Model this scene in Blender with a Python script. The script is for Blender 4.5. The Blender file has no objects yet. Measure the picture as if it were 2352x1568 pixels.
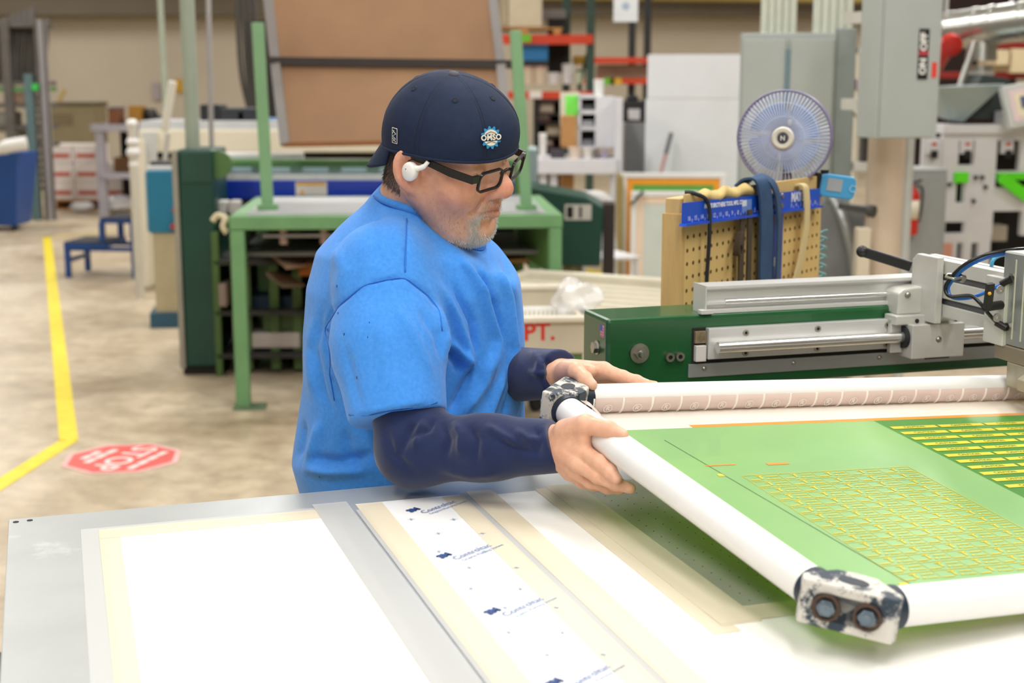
import bpy, bmesh, math, random
import numpy as np
from mathutils import Vector, Matrix

# ------------------------------------------------------------------ camera
SC = bpy.context.scene
COL = SC.collection
FPX = 3267.0                       # focal length in pixels of a 2352 px wide frame (50 mm lens)
PITCH = math.atan(594 / FPX)       # camera looks down about 10 degrees
CAMH = 1.60
cam = bpy.data.cameras.new('camera')
cam.sensor_width = 36.0
cam.lens = 36.0 * FPX / 2352
cam.clip_start = 0.05
cam.clip_end = 200
cam.dof.use_dof = True
cam.dof.focus_distance = 2.22
cam.dof.aperture_fstop = 4.6
camo = bpy.data.objects.new('camera', cam)
COL.objects.link(camo)
camo.location = (0, 0, CAMH)
camo.rotation_euler = (math.pi / 2 - PITCH, 0, 0)
SC.camera = camo

# ------------------------------------------------------------------ world and exposure
wd = bpy.data.worlds.new('world')
SC.world = wd
wd.use_nodes = True
wd.node_tree.nodes['Background'].inputs[0].default_value = (0.95, 0.97, 1.0, 1)
wd.node_tree.nodes['Background'].inputs[1].default_value = 0.25
SC.view_settings.view_transform = 'Standard'
SC.view_settings.look = 'None'
SC.view_settings.gamma = 1.0
SC.view_settings.use_curve_mapping = False
SC.view_settings.exposure = -0.93

# ceiling lights of the hall, first two added as fill behind the camera: (x, y, size x, size y, watts); fixtures are built around them further down
LIGHT_Z = 4.6
LIGHTS = [(-1.6, -2.8, 0.5, 2.4, 160), (1.4, -2.8, 0.5, 2.4, 160), (-1.9, 0.6, 0.5, 2.4, 120), (0.5, 0.2, 0.5, 2.4, 120), (2.5, 2.0, 0.5, 2.4, 160),
          (-3.6, 4.6, 0.5, 2.4, 150), (0.2, 4.4, 0.5, 2.4, 150), (3.4, 5.2, 0.5, 2.4, 150),
          (-5.0, 9.5, 0.6, 2.8, 260), (-0.6, 9.5, 0.6, 2.8, 260), (4.0, 9.8, 0.6, 2.8, 260),
          (-7.5, 15.5, 0.6, 3.0, 330), (-2.0, 15.5, 0.6, 3.0, 330), (4.6, 15.5, 0.6, 3.0, 330),
          (-8.0, 21.0, 0.6, 3.0, 260), (-1.0, 21.0, 0.6, 3.0, 260), (6.0, 21.0, 0.6, 3.0, 260)]
LAMPS = []
for i, (x, y, sx, sy, wt) in enumerate(LIGHTS):
    la = bpy.data.lights.new('tube_light', 'AREA')
    la.shape = 'RECTANGLE'; la.size = sx; la.size_y = sy; la.energy = wt
    la.color = (1.0, 0.975, 0.94)
    lo = bpy.data.objects.new('tube_light', la)
    COL.objects.link(lo)
    lo.location = (x, y, LIGHT_Z)
    LAMPS.append(lo)

# ------------------------------------------------------------------ helpers
CP, SP = math.cos(PITCH), math.sin(PITCH)
def ray(px, py):
    x = px - 1176.0; y = py - 784.0
    fw = FPX * CP - y * SP; dn = FPX * SP + y * CP
    return x / fw, dn / fw
def W(px, py, d):
    "world point at forward distance d (metres) seen in the direction of a photo position"
    a, b = ray(px, py)
    return Vector((a * d, d, CAMH - b * d))
def WZ(px, py, z):
    a, b = ray(px, py)
    return W(px, py, (CAMH - z) / b)
def pm(d, py=500):
    "metres per photo pixel at forward distance d"
    y = py - 784.0
    return d / (FPX * CP - y * SP)

def lin(c):
    if isinstance(c, str):
        c = tuple(int(c[i:i + 2], 16) for i in (0, 2, 4))
    r = []
    for v in c[:3]:
        v = v / 255.0
        r.append(v / 12.92 if v <= 0.04045 else ((v + 0.055) / 1.055) ** 2.4)
    return (r[0], r[1], r[2], 1.0)

MATS = {}
def mat(name, col, rough=0.5, metal=0.0, var=0.06, vscale=6.0, col2=None, bump=0.0, bscale=60.0, coat=0.0, stretch=None, spec=0.5, wear=None, wscale=14.0, wamt=0.62):
    "procedural paint / plastic / metal: base colour with soft noise variation, optional second colour, bump and worn patches"
    if name in MATS:
        return MATS[name]
    m = bpy.data.materials.new(name); MATS[name] = m
    m.use_nodes = True
    nt = m.node_tree; N = nt.nodes; L = nt.links
    b = N['Principled BSDF']
    b.inputs['Roughness'].default_value = rough
    b.inputs['Metallic'].default_value = metal
    b.inputs['Coat Weight'].default_value = coat
    b.inputs['Specular IOR Level'].default_value = spec
    c1 = lin(col)
    if col2 is None:
        c2 = tuple(max(0, min(1, v * (1 - 2.2 * var))) for v in c1[:3]) + (1,)
    else:
        c2 = lin(col2)
    tc = N.new('ShaderNodeTexCoord'); mp = N.new('ShaderNodeMapping')
    L.new(tc.outputs['Object'], mp.inputs[0])
    if stretch:
        mp.inputs['Scale'].default_value = stretch
    nz = N.new('ShaderNodeTexNoise'); nz.inputs['Scale'].default_value = vscale; nz.inputs['Detail'].default_value = 5
    nz.inputs['Roughness'].default_value = 0.6
    L.new(mp.outputs[0], nz.inputs['Vector'])
    cr = N.new('ShaderNodeValToRGB')
    cr.color_ramp.elements[0].position = 0.32; cr.color_ramp.elements[0].color = c2
    cr.color_ramp.elements[1].position = 0.68; cr.color_ramp.elements[1].color = c1
    L.new(nz.outputs[0], cr.inputs[0])
    out = cr.outputs[0]
    if wear:
        n2 = N.new('ShaderNodeTexNoise'); n2.inputs['Scale'].default_value = wscale; n2.inputs['Detail'].default_value = 8
        n2.inputs['Roughness'].default_value = 0.7
        L.new(mp.outputs[0], n2.inputs['Vector'])
        c3 = N.new('ShaderNodeValToRGB')
        c3.color_ramp.elements[0].position = wamt; c3.color_ramp.elements[0].color = (0, 0, 0, 1)
        c3.color_ramp.elements[1].position = wamt + 0.06; c3.color_ramp.elements[1].color = (1, 1, 1, 1)
        L.new(n2.outputs[0], c3.inputs[0])
        mx = N.new('ShaderNodeMix'); mx.data_type = 'RGBA'
        L.new(c3.outputs[0], mx.inputs[0]); L.new(out, mx.inputs[6]); mx.inputs[7].default_value = lin(wear)
        out = mx.outputs[2]
    L.new(out, b.inputs['Base Color'])
    if bump:
        n3 = N.new('ShaderNodeTexNoise'); n3.inputs['Scale'].default_value = bscale; n3.inputs['Detail'].default_value = 4
        L.new(mp.outputs[0], n3.inputs['Vector'])
        bp = N.new('ShaderNodeBump'); bp.inputs['Strength'].default_value = bump; bp.inputs['Distance'].default_value = 0.002
        L.new(n3.outputs[0], bp.inputs['Height']); L.new(bp.outputs[0], b.inputs['Normal'])
    return m

def link(o, parent=None):
    COL.objects.link(o)
    if parent is not None:
        o.parent = parent
    return o
def tag(o, label=None, cat=None, group=None, kind=None):
    if label: o['label'] = label
    if cat: o['category'] = cat
    if group: o['group'] = group
    if kind: o['kind'] = kind
    return o
def thing(name, label, cat, loc=(0, 0, 0), rz=0.0, group=None, rot=None):
    o = bpy.data.objects.new(name, None)
    o.empty_display_size = 0.1
    link(o)
    o.location = loc
    o.rotation_euler = rot if rot else (0, 0, math.radians(rz))
    return tag(o, label, cat, group)

def basis(z):
    z = Vector(z).normalized()
    x = Vector((1, 0, 0)) if abs(z.x) < 0.8 else Vector((0, 1, 0))
    y = z.cross(x).normalized(); x = y.cross(z).normalized()
    return x, y, z

class MB:
    "collects shapes for ONE mesh"
    def __init__(s):
        s.v = []; s.f = []
    def add(s, vs, fs, M=None):
        k = len(s.v)
        if M is not None:
            vs = [M @ Vector(p) for p in vs]
        s.v += [tuple(p) for p in vs]
        s.f += [tuple(i + k for i in q) for q in fs]
        return s
    def box(s, x0, x1, y0, y1, z0, z1, M=None):
        vs = [(x0, y0, z0), (x1, y0, z0), (x1, y1, z0), (x0, y1, z0), (x0, y0, z1), (x1, y0, z1), (x1, y1, z1), (x0, y1, z1)]
        return s.add(vs, [(0, 3, 2, 1), (4, 5, 6, 7), (0, 1, 5, 4), (1, 2, 6, 5), (2, 3, 7, 6), (3, 0, 4, 7)], M)
    def bar(s, p0, p1, w, h, up=(0, 0, 1)):
        "rectangular bar from p0 to p1, w across and h along up"
        p0 = Vector(p0); p1 = Vector(p1); d = (p1 - p0); l = d.length; d.normalize()
        x = d.cross(Vector(up)).normalized(); z = x.cross(d).normalized()
        M = Matrix((x, d, z)).transposed().to_4x4(); M.translation = p0
        return s.box(-w / 2, w / 2, 0, l, -h / 2, h / 2, M)
    def cyl(s, p0, p1, r0, r1=None, n=16, caps=True):
        if r1 is None: r1 = r0
        p0 = Vector(p0); p1 = Vector(p1); x, y, z = basis(p1 - p0)
        vs = []; fs = []
        for i in range(n):
            a = 2 * math.pi * i / n; u = x * math.cos(a) + y * math.sin(a)
            vs += [p0 + u * r0, p1 + u * r1]
        for i in range(n):
            j = (i + 1) % n
            fs.append((2 * i, 2 * j, 2 * j + 1, 2 * i + 1))
        if caps:
            fs.append(tuple(2 * i for i in range(n))[::-1]); fs.append(tuple(2 * i + 1 for i in range(n)))
        return s.add(vs, fs)
    def ring(s, p0, p1, ro, ri, n=24):
        "hollow cylinder"
        p0 = Vector(p0); p1 = Vector(p1); x, y, z = basis(p1 - p0)
        vs = []; fs = []
        for i in range(n):
            a = 2 * math.pi * i / n; u = x * math.cos(a) + y * math.sin(a)
            vs += [p0 + u * ro, p1 + u * ro, p1 + u * ri, p0 + u * ri]
        for i in range(n):
            j = (i + 1) % n
            for k in range(4):
                l = (k + 1) % 4
                fs.append((4 * i + k, 4 * j + k, 4 * j + l, 4 * i + l))
        return s.add(vs, fs)
    def tube(s, pts, r, n=8, caps=True, closed=False):
        pts = [Vector(p) for p in pts]; m = len(pts)
        rs = r if isinstance(r, (list, tuple)) else [r] * m
        t0 = (pts[1] - pts[0]).normalized(); x, y, z = basis(t0)
        vs = []; fs = []
        for i, p in enumerate(pts):
            if closed:
                t = pts[(i + 1) % m] - pts[i - 1]
            else:
                t = pts[min(i + 1, m - 1)] - pts[max(i - 1, 0)]
            if t.length < 1e-9: t = z
            t.normalize()
            x = (x - t * x.dot(t)).normalized(); y = t.cross(x); z = t
            for k in range(n):
                a = 2 * math.pi * k / n
                vs.append(p + (x * math.cos(a) + y * math.sin(a)) * rs[i])
        for i in range(m if closed else m - 1):
            i2 = (i + 1) % m
            for k in range(n):
                l = (k + 1) % n
                fs.append((i * n + k, i * n + l, i2 * n + l, i2 * n + k))
        if caps and not closed:
            fs.append(tuple(range(n))[::-1]); fs.append(tuple((m - 1) * n + k for k in range(n)))
        return s.add(vs, fs)
    def strip(s, pts, wdir, w, t):
        "flat strap along pts, width w along wdir, thickness t"
        pts = [Vector(p) for p in pts]; wd_ = Vector(wdir).normalized(); vs = []; fs = []; m = len(pts)
        ws = w if isinstance(w, (list, tuple)) else [w] * m
        for i, p in enumerate(pts):
            tg = (pts[min(i + 1, m - 1)] - pts[max(i - 1, 0)]).normalized()
            nn = tg.cross(wd_).normalized()
            a = wd_ * ws[i] / 2; b = nn * t / 2
            vs += [p - a - b, p + a - b, p + a + b, p - a + b]
        for i in range(m - 1):
            for k in range(4):
                l = (k + 1) % 4
                fs.append((4 * i + k, 4 * i + l, 4 * i + 4 + l, 4 * i + 4 + k))
        fs.append((3, 2, 1, 0)); fs.append(tuple(4 * (m - 1) + k for k in range(4)))
        return s.add(vs, fs)
    def lathe(s, prof, M=None, n=24):
        "profile of (radius, z) spun about z"
        vs = []; fs = []; m = len(prof)
        for (r, z) in prof:
            for k in range(n):
                a = 2 * math.pi * k / n
                vs.append((r * math.cos(a), r * math.sin(a), z))
        for i in range(m - 1):
            for k in range(n):
                l = (k + 1) % n
                fs.append((i * n + k, i * n + l, (i + 1) * n + l, (i + 1) * n + k))
        if prof[0][0] > 1e-6: fs.append(tuple(range(n))[::-1])
        if prof[-1][0] > 1e-6: fs.append(tuple((m - 1) * n + k for k in range(n)))
        return s.add(vs, fs, M)
    def prism(s, poly, z0, z1, M=None):
        n = len(poly)
        vs = [(p[0], p[1], z0) for p in poly] + [(p[0], p[1], z1) for p in poly]
        fs = [tuple(range(n))[::-1], tuple(range(n, 2 * n))]
        for i in range(n):
            j = (i + 1) % n
            fs.append((i, j, n + j, n + i))
        return s.add(vs, fs, M)
    def ball(s, c, r, n=14, m=9, M=None):
        if not isinstance(r, (tuple, list)): r = (r, r, r)
        vs = [(c[0], c[1], c[2] - r[2])]; fs = []
        for i in range(1, m):
            b = -math.pi / 2 + math.pi * i / m
            for k in range(n):
                a = 2 * math.pi * k / n
                vs.append((c[0] + r[0] * math.cos(b) * math.cos(a), c[1] + r[1] * math.cos(b) * math.sin(a), c[2] + r[2] * math.sin(b)))
        vs.append((c[0], c[1], c[2] + r[2]))
        for k in range(n):
            l = (k + 1) % n
            fs.append((0, 1 + l, 1 + k))
            for i in range(m - 2):
                fs.append((1 + i * n + k, 1 + i * n + l, 1 + (i + 1) * n + l, 1 + (i + 1) * n + k))
            fs.append((1 + (m - 2) * n + k, 1 + (m - 2) * n + l, len(vs) - 1))
        return s.add(vs, fs, M)
    def sheet(s, fn, nu, nv, closed_u=False):
        "grid surface from fn(u,v), u and v in 0..1"
        vs = []; fs = []
        cu = nu if closed_u else nu + 1
        for j in range(nv + 1):
            for i in range(cu):
                vs.append(tuple(fn(i / nu, j / nv)))
        for j in range(nv):
            for i in range(nu):
                i2 = (i + 1) % cu if closed_u else i + 1
                fs.append((j * cu + i, j * cu + i2, (j + 1) * cu + i2, (j + 1) * cu + i))
        return s.add(vs, fs)
    def mesh(s, name):
        me = bpy.data.meshes.new(name)
        me.from_pydata(s.v, [], s.f)
        me.update()
        return me
    def build(s, name, m, parent=None, smooth=False, bevel=0.0, solid=0.0, sub=0, label=None, fixn=True):
        me = s.mesh(name)
        if fixn:
            bm = bmesh.new(); bm.from_mesh(me); bmesh.ops.recalc_face_normals(bm, faces=bm.faces); bm.to_mesh(me); bm.free()
        o = bpy.data.objects.new(name, me)
        me.materials.append(m)
        finish(o, smooth, bevel, solid, sub)
        link(o, parent)
        if label: o['label'] = label
        return o
def finish(o, smooth=False, bevel=0.0, solid=0.0, sub=0):
    me = o.data
    if smooth:
        me.shade_smooth() if smooth is True else me.set_sharp_from_angle(angle=smooth)
        if smooth is not True:
            pass
    if solid:
        md = o.modifiers.new('thick', 'SOLIDIFY'); md.thickness = solid; md.offset = 0
    if bevel:
        md = o.modifiers.new('edge', 'BEVEL'); md.width = bevel; md.segments = 2; md.limit_method = 'ANGLE'; md.angle_limit = math.radians(40)
    if sub:
        md = o.modifiers.new('soft', 'SUBSURF'); md.levels = sub; md.render_levels = sub
SHARP = math.radians(35)

def solo(name, mb, m, label, cat, loc=(0, 0, 0), rz=0.0, group=None, kind=None, **kw):
    o = mb.build(name, m, None, **kw)
    o.location = loc; o.rotation_euler = (0, 0, math.radians(rz))
    return tag(o, label, cat, group, kind)
def struct(name, mb, m, parent=None, **kw):
    o = mb.build(name, m, parent, **kw)
    if parent is None: o['kind'] = 'structure'
    return o
def copy_tree(o, parent=None):
    c = o.copy(); link(c, parent)
    for ch in list(o.children):
        copy_tree(ch, c)
    return c
def text_mesh(body, size, extrude=0.0004, bold=0.0, align='CENTER', shear=0.0, spacing=1.0):
    cu = bpy.data.curves.new('lettering', 'FONT')
    cu.body = body; cu.size = size; cu.extrude = extrude; cu.offset = bold
    cu.align_x = align; cu.align_y = 'CENTER'; cu.shear = shear; cu.space_character = spacing
    cu.resolution_u = 3
    o = bpy.data.objects.new('lettering', cu); COL.objects.link(o)
    dg = bpy.context.evaluated_depsgraph_get()
    me = bpy.data.meshes.new_from_object(o.evaluated_get(dg))
    bpy.data.objects.remove(o); bpy.data.curves.remove(cu)
    return me
def lettering(body, size, m, parent, M, name='lettering', **kw):
    me = text_mesh(body, size, **kw)
    me.materials.clear(); me.materials.append(m)
    me.transform(M)
    o = bpy.data.objects.new(name, me); link(o, parent)
    return o
def frame_m(origin, x, y):
    "matrix whose local x and y lie along the given directions"
    x = Vector(x).normalized(); y = Vector(y); y = (y - x * y.dot(x)).normalized(); z = x.cross(y)
    M = Matrix((x, y, z)).transposed().to_4x4(); M.translation = Vector(origin)
    return M
def rounded(w, h, r, n=5, cx=0, cy=0):
    p = []
    for (sx, sy, a0) in ((1, 1, 0), (-1, 1, 90), (-1, -1, 180), (1, -1, 270)):
        for i in range(n + 1):
            a = math.radians(a0 + 90 * i / n)
            p.append((cx + sx * (w / 2 - r) + r * math.cos(a), cy + sy * (h / 2 - r) + r * math.sin(a)))
    return p
def frame_poly(mb, w0, h0, w1, h1, y0, y1, cx=0, cz=0):
    "upright rectangular frame in xz, depth y0..y1"
    mb.box(cx - w0 / 2, cx + w0 / 2, y0, y1, cz + h1 / 2, cz + h0 / 2)
    mb.box(cx - w0 / 2, cx + w0 / 2, y0, y1, cz - h0 / 2, cz - h1 / 2)
    mb.box(cx - w0 / 2, cx - w1 / 2, y0, y1, cz - h1 / 2, cz + h1 / 2)
    mb.box(cx + w1 / 2, cx + w0 / 2, y0, y1, cz - h1 / 2, cz + h1 / 2)

# common materials
M_WHITE = mat('white_paint', 'E4E4E2', 0.45, var=0.03)
M_BLACK = mat('black_plastic', '17181B', 0.45, var=0.1)
M_DARK = mat('dark_interior', '1E1C1A', 0.8, var=0.15)
M_ALU = mat('brushed_aluminium', 'DEDFDE', 0.34, 0.45, var=0.05, vscale=5, stretch=(1, 12, 12), bump=0.03, bscale=90)
M_ALUM = mat('milled_aluminium', 'D6D6D0', 0.42, 0.3, var=0.05, vscale=9)
M_STEEL = mat('polished_steel', 'E2E2E0', 0.2, 0.85, var=0.03)
M_BOLT = mat('zinc_bolt', 'B9B5AC', 0.3, 0.95, var=0.12, vscale=80)
M_GREYM = mat('grey_enamel', 'A9B1AE', 0.42, var=0.04, vscale=3)
M_LGREEN = mat('light_green_enamel', '6E9F6C', 0.45, var=0.08, vscale=5, wear='5D6B50', wamt=0.72)
M_DGREEN = mat('dark_green_enamel', '0D4438', 0.42, var=0.08, vscale=3)
M_RED = mat('red_enamel', 'C8281E', 0.4, var=0.06)
M_RACK = mat('orange_red_beam', 'D3401C', 0.5, var=0.06)
M_WOOD = mat('pale_wood', 'C9975C', 0.7, var=0.1, vscale=5, stretch=(1, 8, 1))
M_CARD = mat('cardboard', 'B98A55', 0.8, var=0.07)
M_CREAM = mat('cream_enamel', 'E3DCC8', 0.45, var=0.04, vscale=3)
M_RUBBER = mat('rubber', '22262C', 0.65, var=0.12)

# ------------------------------------------------------------------ the hall
def floor_mat():
    m = bpy.data.materials.new('sealed_concrete'); m.use_nodes = True
    nt = m.node_tree; N = nt.nodes; L = nt.links; b = N['Principled BSDF']
    tc = N.new('ShaderNodeTexCoord')
    n1 = N.new('ShaderNodeTexNoise'); n1.inputs['Scale'].default_value = 1.1; n1.inputs['Detail'].default_value = 8; n1.inputs['Roughness'].default_value = 0.62
    n2 = N.new('ShaderNodeTexNoise'); n2.inputs['Scale'].default_value = 7.0; n2.inputs['Detail'].default_value = 8; n2.inputs['Roughness'].default_value = 0.7
    L.new(tc.outputs['Object'], n1.inputs['Vector']); L.new(tc.outputs['Object'], n2.inputs['Vector'])
    c1 = N.new('ShaderNodeValToRGB'); e = c1.color_ramp.elements
    e[0].position = 0.3; e[0].color = lin('A8967A'); e[1].position = 0.7; e[1].color = lin('DCCEB6')
    k = e.new(0.5); k.color = lin('C9B99E')
    c2 = N.new('ShaderNodeValToRGB'); e = c2.color_ramp.elements
    e[0].position = 0.33; e[0].color = lin('8E8577'); e[1].position = 0.6; e[1].color = lin('FFFFFF')
    L.new(n1.outputs[0], c1.inputs[0]); L.new(n2.outputs[0], c2.inputs[0])
    mx = N.new('ShaderNodeMix'); mx.data_type = 'RGBA'; mx.blend_type = 'MULTIPLY'; mx.inputs[0].default_value = 0.45
    L.new(c1.outputs[0], mx.inputs[6]); L.new(c2.outputs[0], mx.inputs[7])
    L.new(mx.outputs[2], b.inputs['Base Color'])
    mr = N.new('ShaderNodeMapRange'); mr.inputs[3].default_value = 0.28; mr.inputs[4].default_value = 0.5
    L.new(n2.outputs[0], mr.inputs[0]); L.new(mr.outputs[0], b.inputs['Roughness'])
    return m
XL, XR, YB, YF, ZC = -13.0, 12.0, -5.0, 25.0, 6.0
mb = MB(); mb.box(XL, XR, YB, YF, -0.1, 0); struct('floor', mb, floor_mat())
M_WALL = mat('warm_wall_paint', 'C3B8A5', 0.8, var=0.05, vscale=0.6)
M_WALL2 = mat('dark_upper_wall', '6E6455', 0.8, var=0.08, vscale=0.6)
for nm, q in (('wall_back', (XL, XR, YF, YF + 0.2, 0, ZC)), ('wall_left', (XL - 0.2, XL, YB, YF, 0, ZC)),
              ('wall_right', (XR, XR + 0.2, YB, YF, 0, ZC)), ('wall_front', (XL, XR, YB - 0.2, YB, 0, ZC))):
    mb = MB(); mb.box(*q); struct(nm, mb, M_WALL)
mb = MB(); mb.box(XL, XR, YB, YF, ZC, ZC + 0.1); struct('ceiling', mb, mat('ceiling_paint', 'B9B4A8', 0.9, var=0.05))
# dark beam along the top of the back wall, darker wall above it
mb = MB(); mb.box(XL, XR, YF - 0.5, YF, 2.72, 2.98); mb.box(XL, XR, YF - 0.28, YF, 2.98, ZC)
struct('trim_1', mb, M_WALL2)
mb = MB(); mb.cyl((-2, YF - 0.75, 3.05), (XR, YF - 0.75, 2.9), 0.07, n=12); struct('trim_2', mb, mat('yellow_pipe', 'A89850', 0.5), smooth=SHARP)

# fixtures round the ceiling lights and the two added fills
M_TUBE = bpy.data.materials.new('lit_diffuser'); M_TUBE.use_nodes = True
_b = M_TUBE.node_tree.nodes['Principled BSDF']; _b.inputs['Emission Color'].default_value = (1, 0.97, 0.93, 1); _b.inputs['Emission Strength'].default_value = 4.0
for i, (x, y, sx, sy, wt) in enumerate(LIGHTS):
    t = thing('ceiling_light', 'long white tube light fitting hung below the hall ceiling', 'ceiling light', (x, y, LIGHT_Z), group='tube lights under the hall ceiling')
    mb = MB(); mb.box(-sx / 2 - .04, sx / 2 + .04, -sy / 2 - .04, sy / 2 + .04, 0.03, 0.1); mb.build('housing', M_WHITE, t)
    mb = MB(); mb.box(-sx / 2, sx / 2, -sy / 2, sy / 2, 0.008, 0.028); mb.build('diffuser', M_TUBE, t)
    for s in (-1, 1):
        mb = MB(); mb.cyl((0, s * sy * .35, 0.1), (0, s * sy * .35, ZC - LIGHT_Z), 0.008, n=6); mb.build('hanger_rod', M_ALU, t)

# ------------------------------------------------------------------ markings on the floor
M_YEL = mat('yellow_floor_paint', 'F2DC2A', 0.5, var=0.08, vscale=9, wear='D8CB78', wamt=0.68)
def floor_strip(pts, w, z=0.002):
    mb = MB(); mb.strip([(p.x, p.y, z) for p in pts], (1, 0, 0), w, 0.002)
    return mb
a = WZ(108, 545, 0); b = WZ(158, 1012, 0); c = WZ(-40, 1138, 0)
mb = MB()
def quad(mb, p, q, w, e0=0, e1=0):
    d = (q - p); d.z = 0; d.normalize(); n = Vector((-d.y, d.x, 0)) * w / 2
    vs = [p - n, p + n, q + n, q - n]
    k = len(mb.v); mb.v += [(v.x, v.y, 0.001) for v in vs] + [(v.x, v.y, 0.003) for v in vs]
    mb.f += [(k, k + 3, k + 2, k + 1), (k + 4, k + 5, k + 6, k + 7), (k, k + 1, k + 5, k + 4), (k + 1, k + 2, k + 6, k + 5), (k + 2, k + 3, k + 7, k + 6), (k + 3, k, k + 4, k + 7)]
quad(mb, a, b, 0.083); quad(mb, b, c, 0.083)
solo('floor_line', mb, M_YEL, 'bright yellow walkway line bending across the concrete floor', 'floor marking')
mb = MB(); quad(mb, WZ(100, 546, 0), WZ(262, 531, 0), 0.09)
solo('floor_line', mb, mat('faded_yellow_paint', 'DCCB80', 0.6, var=0.15, vscale=5), 'faded pale yellow line crossing behind the blue step stool', 'floor marking')
mb = MB(); quad(mb, WZ(1330, 617, 0), WZ(1480, 650, 0), 0.12)
solo('floor_line', mb, M_YEL, 'short yellow floor line beside the leaning printing screens', 'floor marking')
# stop sign sticker, read from the other side
sg = thing('floor_sign', 'red octagonal stop sign sticker on the concrete floor', 'floor sign', tuple(WZ(281, 1053, 0)), 0)
R = 0.262
oct_ = lambda r: [(r * math.cos(math.radians(22.5 + 45 * i + 8)), r * math.sin(math.radians(22.5 + 45 * i + 8))) for i in range(8)]
mb = MB(); mb.prism(oct_(R), 0.001, 0.003); mb.build('border', mat('sign_pale_pink', 'EBB9B4', 0.55), sg)
mb = MB(); mb.prism(oct_(R * .9), 0.003, 0.0036); mb.build('red_field', mat('sign_red', 'E0605A', 0.5, var=0.05, wear='E8908A', wamt=0.66), sg)
M_SIGNW = mat('sign_white', 'F0E2DE', 0.55)
Rm = Matrix.Rotation(math.radians(-107), 4, 'Z')
lettering('STOP', 0.165, M_SIGNW, sg, Rm @ Matrix.Translation((0, 0.005, 0.004)), bold=0.003, extrude=0.0003)
for oy, n_, w_ in ((.125, 4, .065), (-.105, 3, .07), (-.155, 2, .06)):
    for i in range(n_):                                  # worn small print, no longer legible
        x_ = (i - (n_ - 1) / 2) * (w_ + .012); mb = MB(); mb.box(x_ - w_ / 2, x_ + w_ / 2, oy - .016, oy + .016, .0037, .0042, Rm); mb.build('worn_print', M_SIGNW, sg)

# ------------------------------------------------------------------ press table with its sheets
ZT = 0.98
T0 = WZ(20, 1192, ZT)
TRZ = 18.3
M_TABLE = mat('dull_aluminium_plate', 'C3C8C9', 0.42, 0.45, var=0.07, vscale=3.5, stretch=(1, 1, 1), bump=0.02, bscale=40, wear='D2D6D6', wscale=5, wamt=0.6)
tb = thing('press_table', 'long flat aluminium press table under the white sheets', 'table', (T0.x, T0.y, 0), TRZ)
mb = MB(); mb.box(0, 3.0, -1.35, 0, ZT - 0.012, ZT); mb.build('table_plate', M_TABLE, tb, bevel=0.002)
mb = MB(); mb.box(0.06, 2.94, -1.29, -0.05, ZT - 0.11, ZT - 0.012); mb.build('apron', mat('press_frame_blue_black', '2B3038', 0.5), tb, bevel=0.004)
for lx in (0.14, 2.8):
    for ly in (-1.2, -0.16):
        mb = MB(); mb.box(lx - .04, lx + .04, ly - .04, ly + .04, 0, ZT - 0.11); mb.build('leg', MATS['press_frame_blue_black'], tb, bevel=0.004)
for hx, hy in ((0.010, -0.018), (0.029, -0.016)):
    mb = MB(); mb.cyl((hx, hy, ZT - 0.002), (hx, hy, ZT + 0.0006), 0.0042, n=14); mb.build('screw_hole', M_DARK, tb)
# black side console below the left edge
cs = thing('side_console', 'black control console fixed below the left end of the press table', 'console', (T0.x, T0.y, 0), TRZ)
mb = MB(); mb.box(-0.09, 0.04, -0.62, -0.30, 0.70, 0.90); mb.build('console_body', M_BLACK, cs, bevel=0.008)
for i in range(2):
    mb = MB(); mb.cyl((-0.091, -0.52 + .1 * i, 0.83), (-0.105, -0.52 + .1 * i, 0.83), 0.012, n=12); mb.build('button', M_ALU, cs)
# perforated vacuum bed set into the table
bed = thing('vacuum_bed', 'perforated grey metal vacuum bed under the raised screen', 'vacuum bed', (T0.x, T0.y, ZT), TRZ)
mb = MB(); mb.box(0.80, 2.4, -0.70, -0.09, 0.0, 0.0006); mb.build('bed_plate', mat('bed_metal', 'A8A99C', 0.5, 0.1, var=0.06), bed)
mb = MB()
for i in range(42):
    for j in range(23):
        x = 0.835 + i * 0.026; y = -0.112 - j * 0.026
        mb.prism([(x + .0011 * math.cos(k * math.pi / 3), y + .0011 * math.sin(k * math.pi / 3)) for k in range(6)], 0.0007, 0.0009)
o = mb.build('vacuum_hole', M_DARK, bed); o['kind'] = 'stuff'

def film_mat(name, col, alpha, rough=0.5):
    "thin paper or tape: diffuse with some light passing through"
    m = bpy.data.materials.new(name); m.use_nodes = True
    nt = m.node_tree; N = nt.nodes; L = nt.links; b = N['Principled BSDF']
    b.inputs['Base Color'].default_value = lin(col); b.inputs['Roughness'].default_value = rough
    tr = N.new('ShaderNodeBsdfTransparent'); mx = N.new('ShaderNodeMixShader'); mx.inputs[0].default_value = alpha
    L.new(tr.outputs[0], mx.inputs[1]); L.new(b.outputs[0], mx.inputs[2]); L.new(mx.outputs[0], N['Material Output'].inputs[0])
    return m
M_PAPER = mat('white_paper', 'F3F2EE', 0.55, var=0.012, vscale=3)
M_PAPER2 = mat('white_vinyl', 'F4F5F6', 0.3, var=0.01)
M_TISSUE = film_mat('tissue_backing', 'CACCCB', 0.8)
M_MASK = film_mat('masking_tape', 'F2E8D0', 0.55)
M_MASKD = film_mat('grey_tape', 'CFD1D0', 0.6)
M_INKB = mat('printed_blue_ink', '2B4C86', 0.6)
tm = Matrix.Translation((T0.x, T0.y, ZT)) @ Matrix.Rotation(math.radians(TRZ), 4, 'Z')
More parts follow.
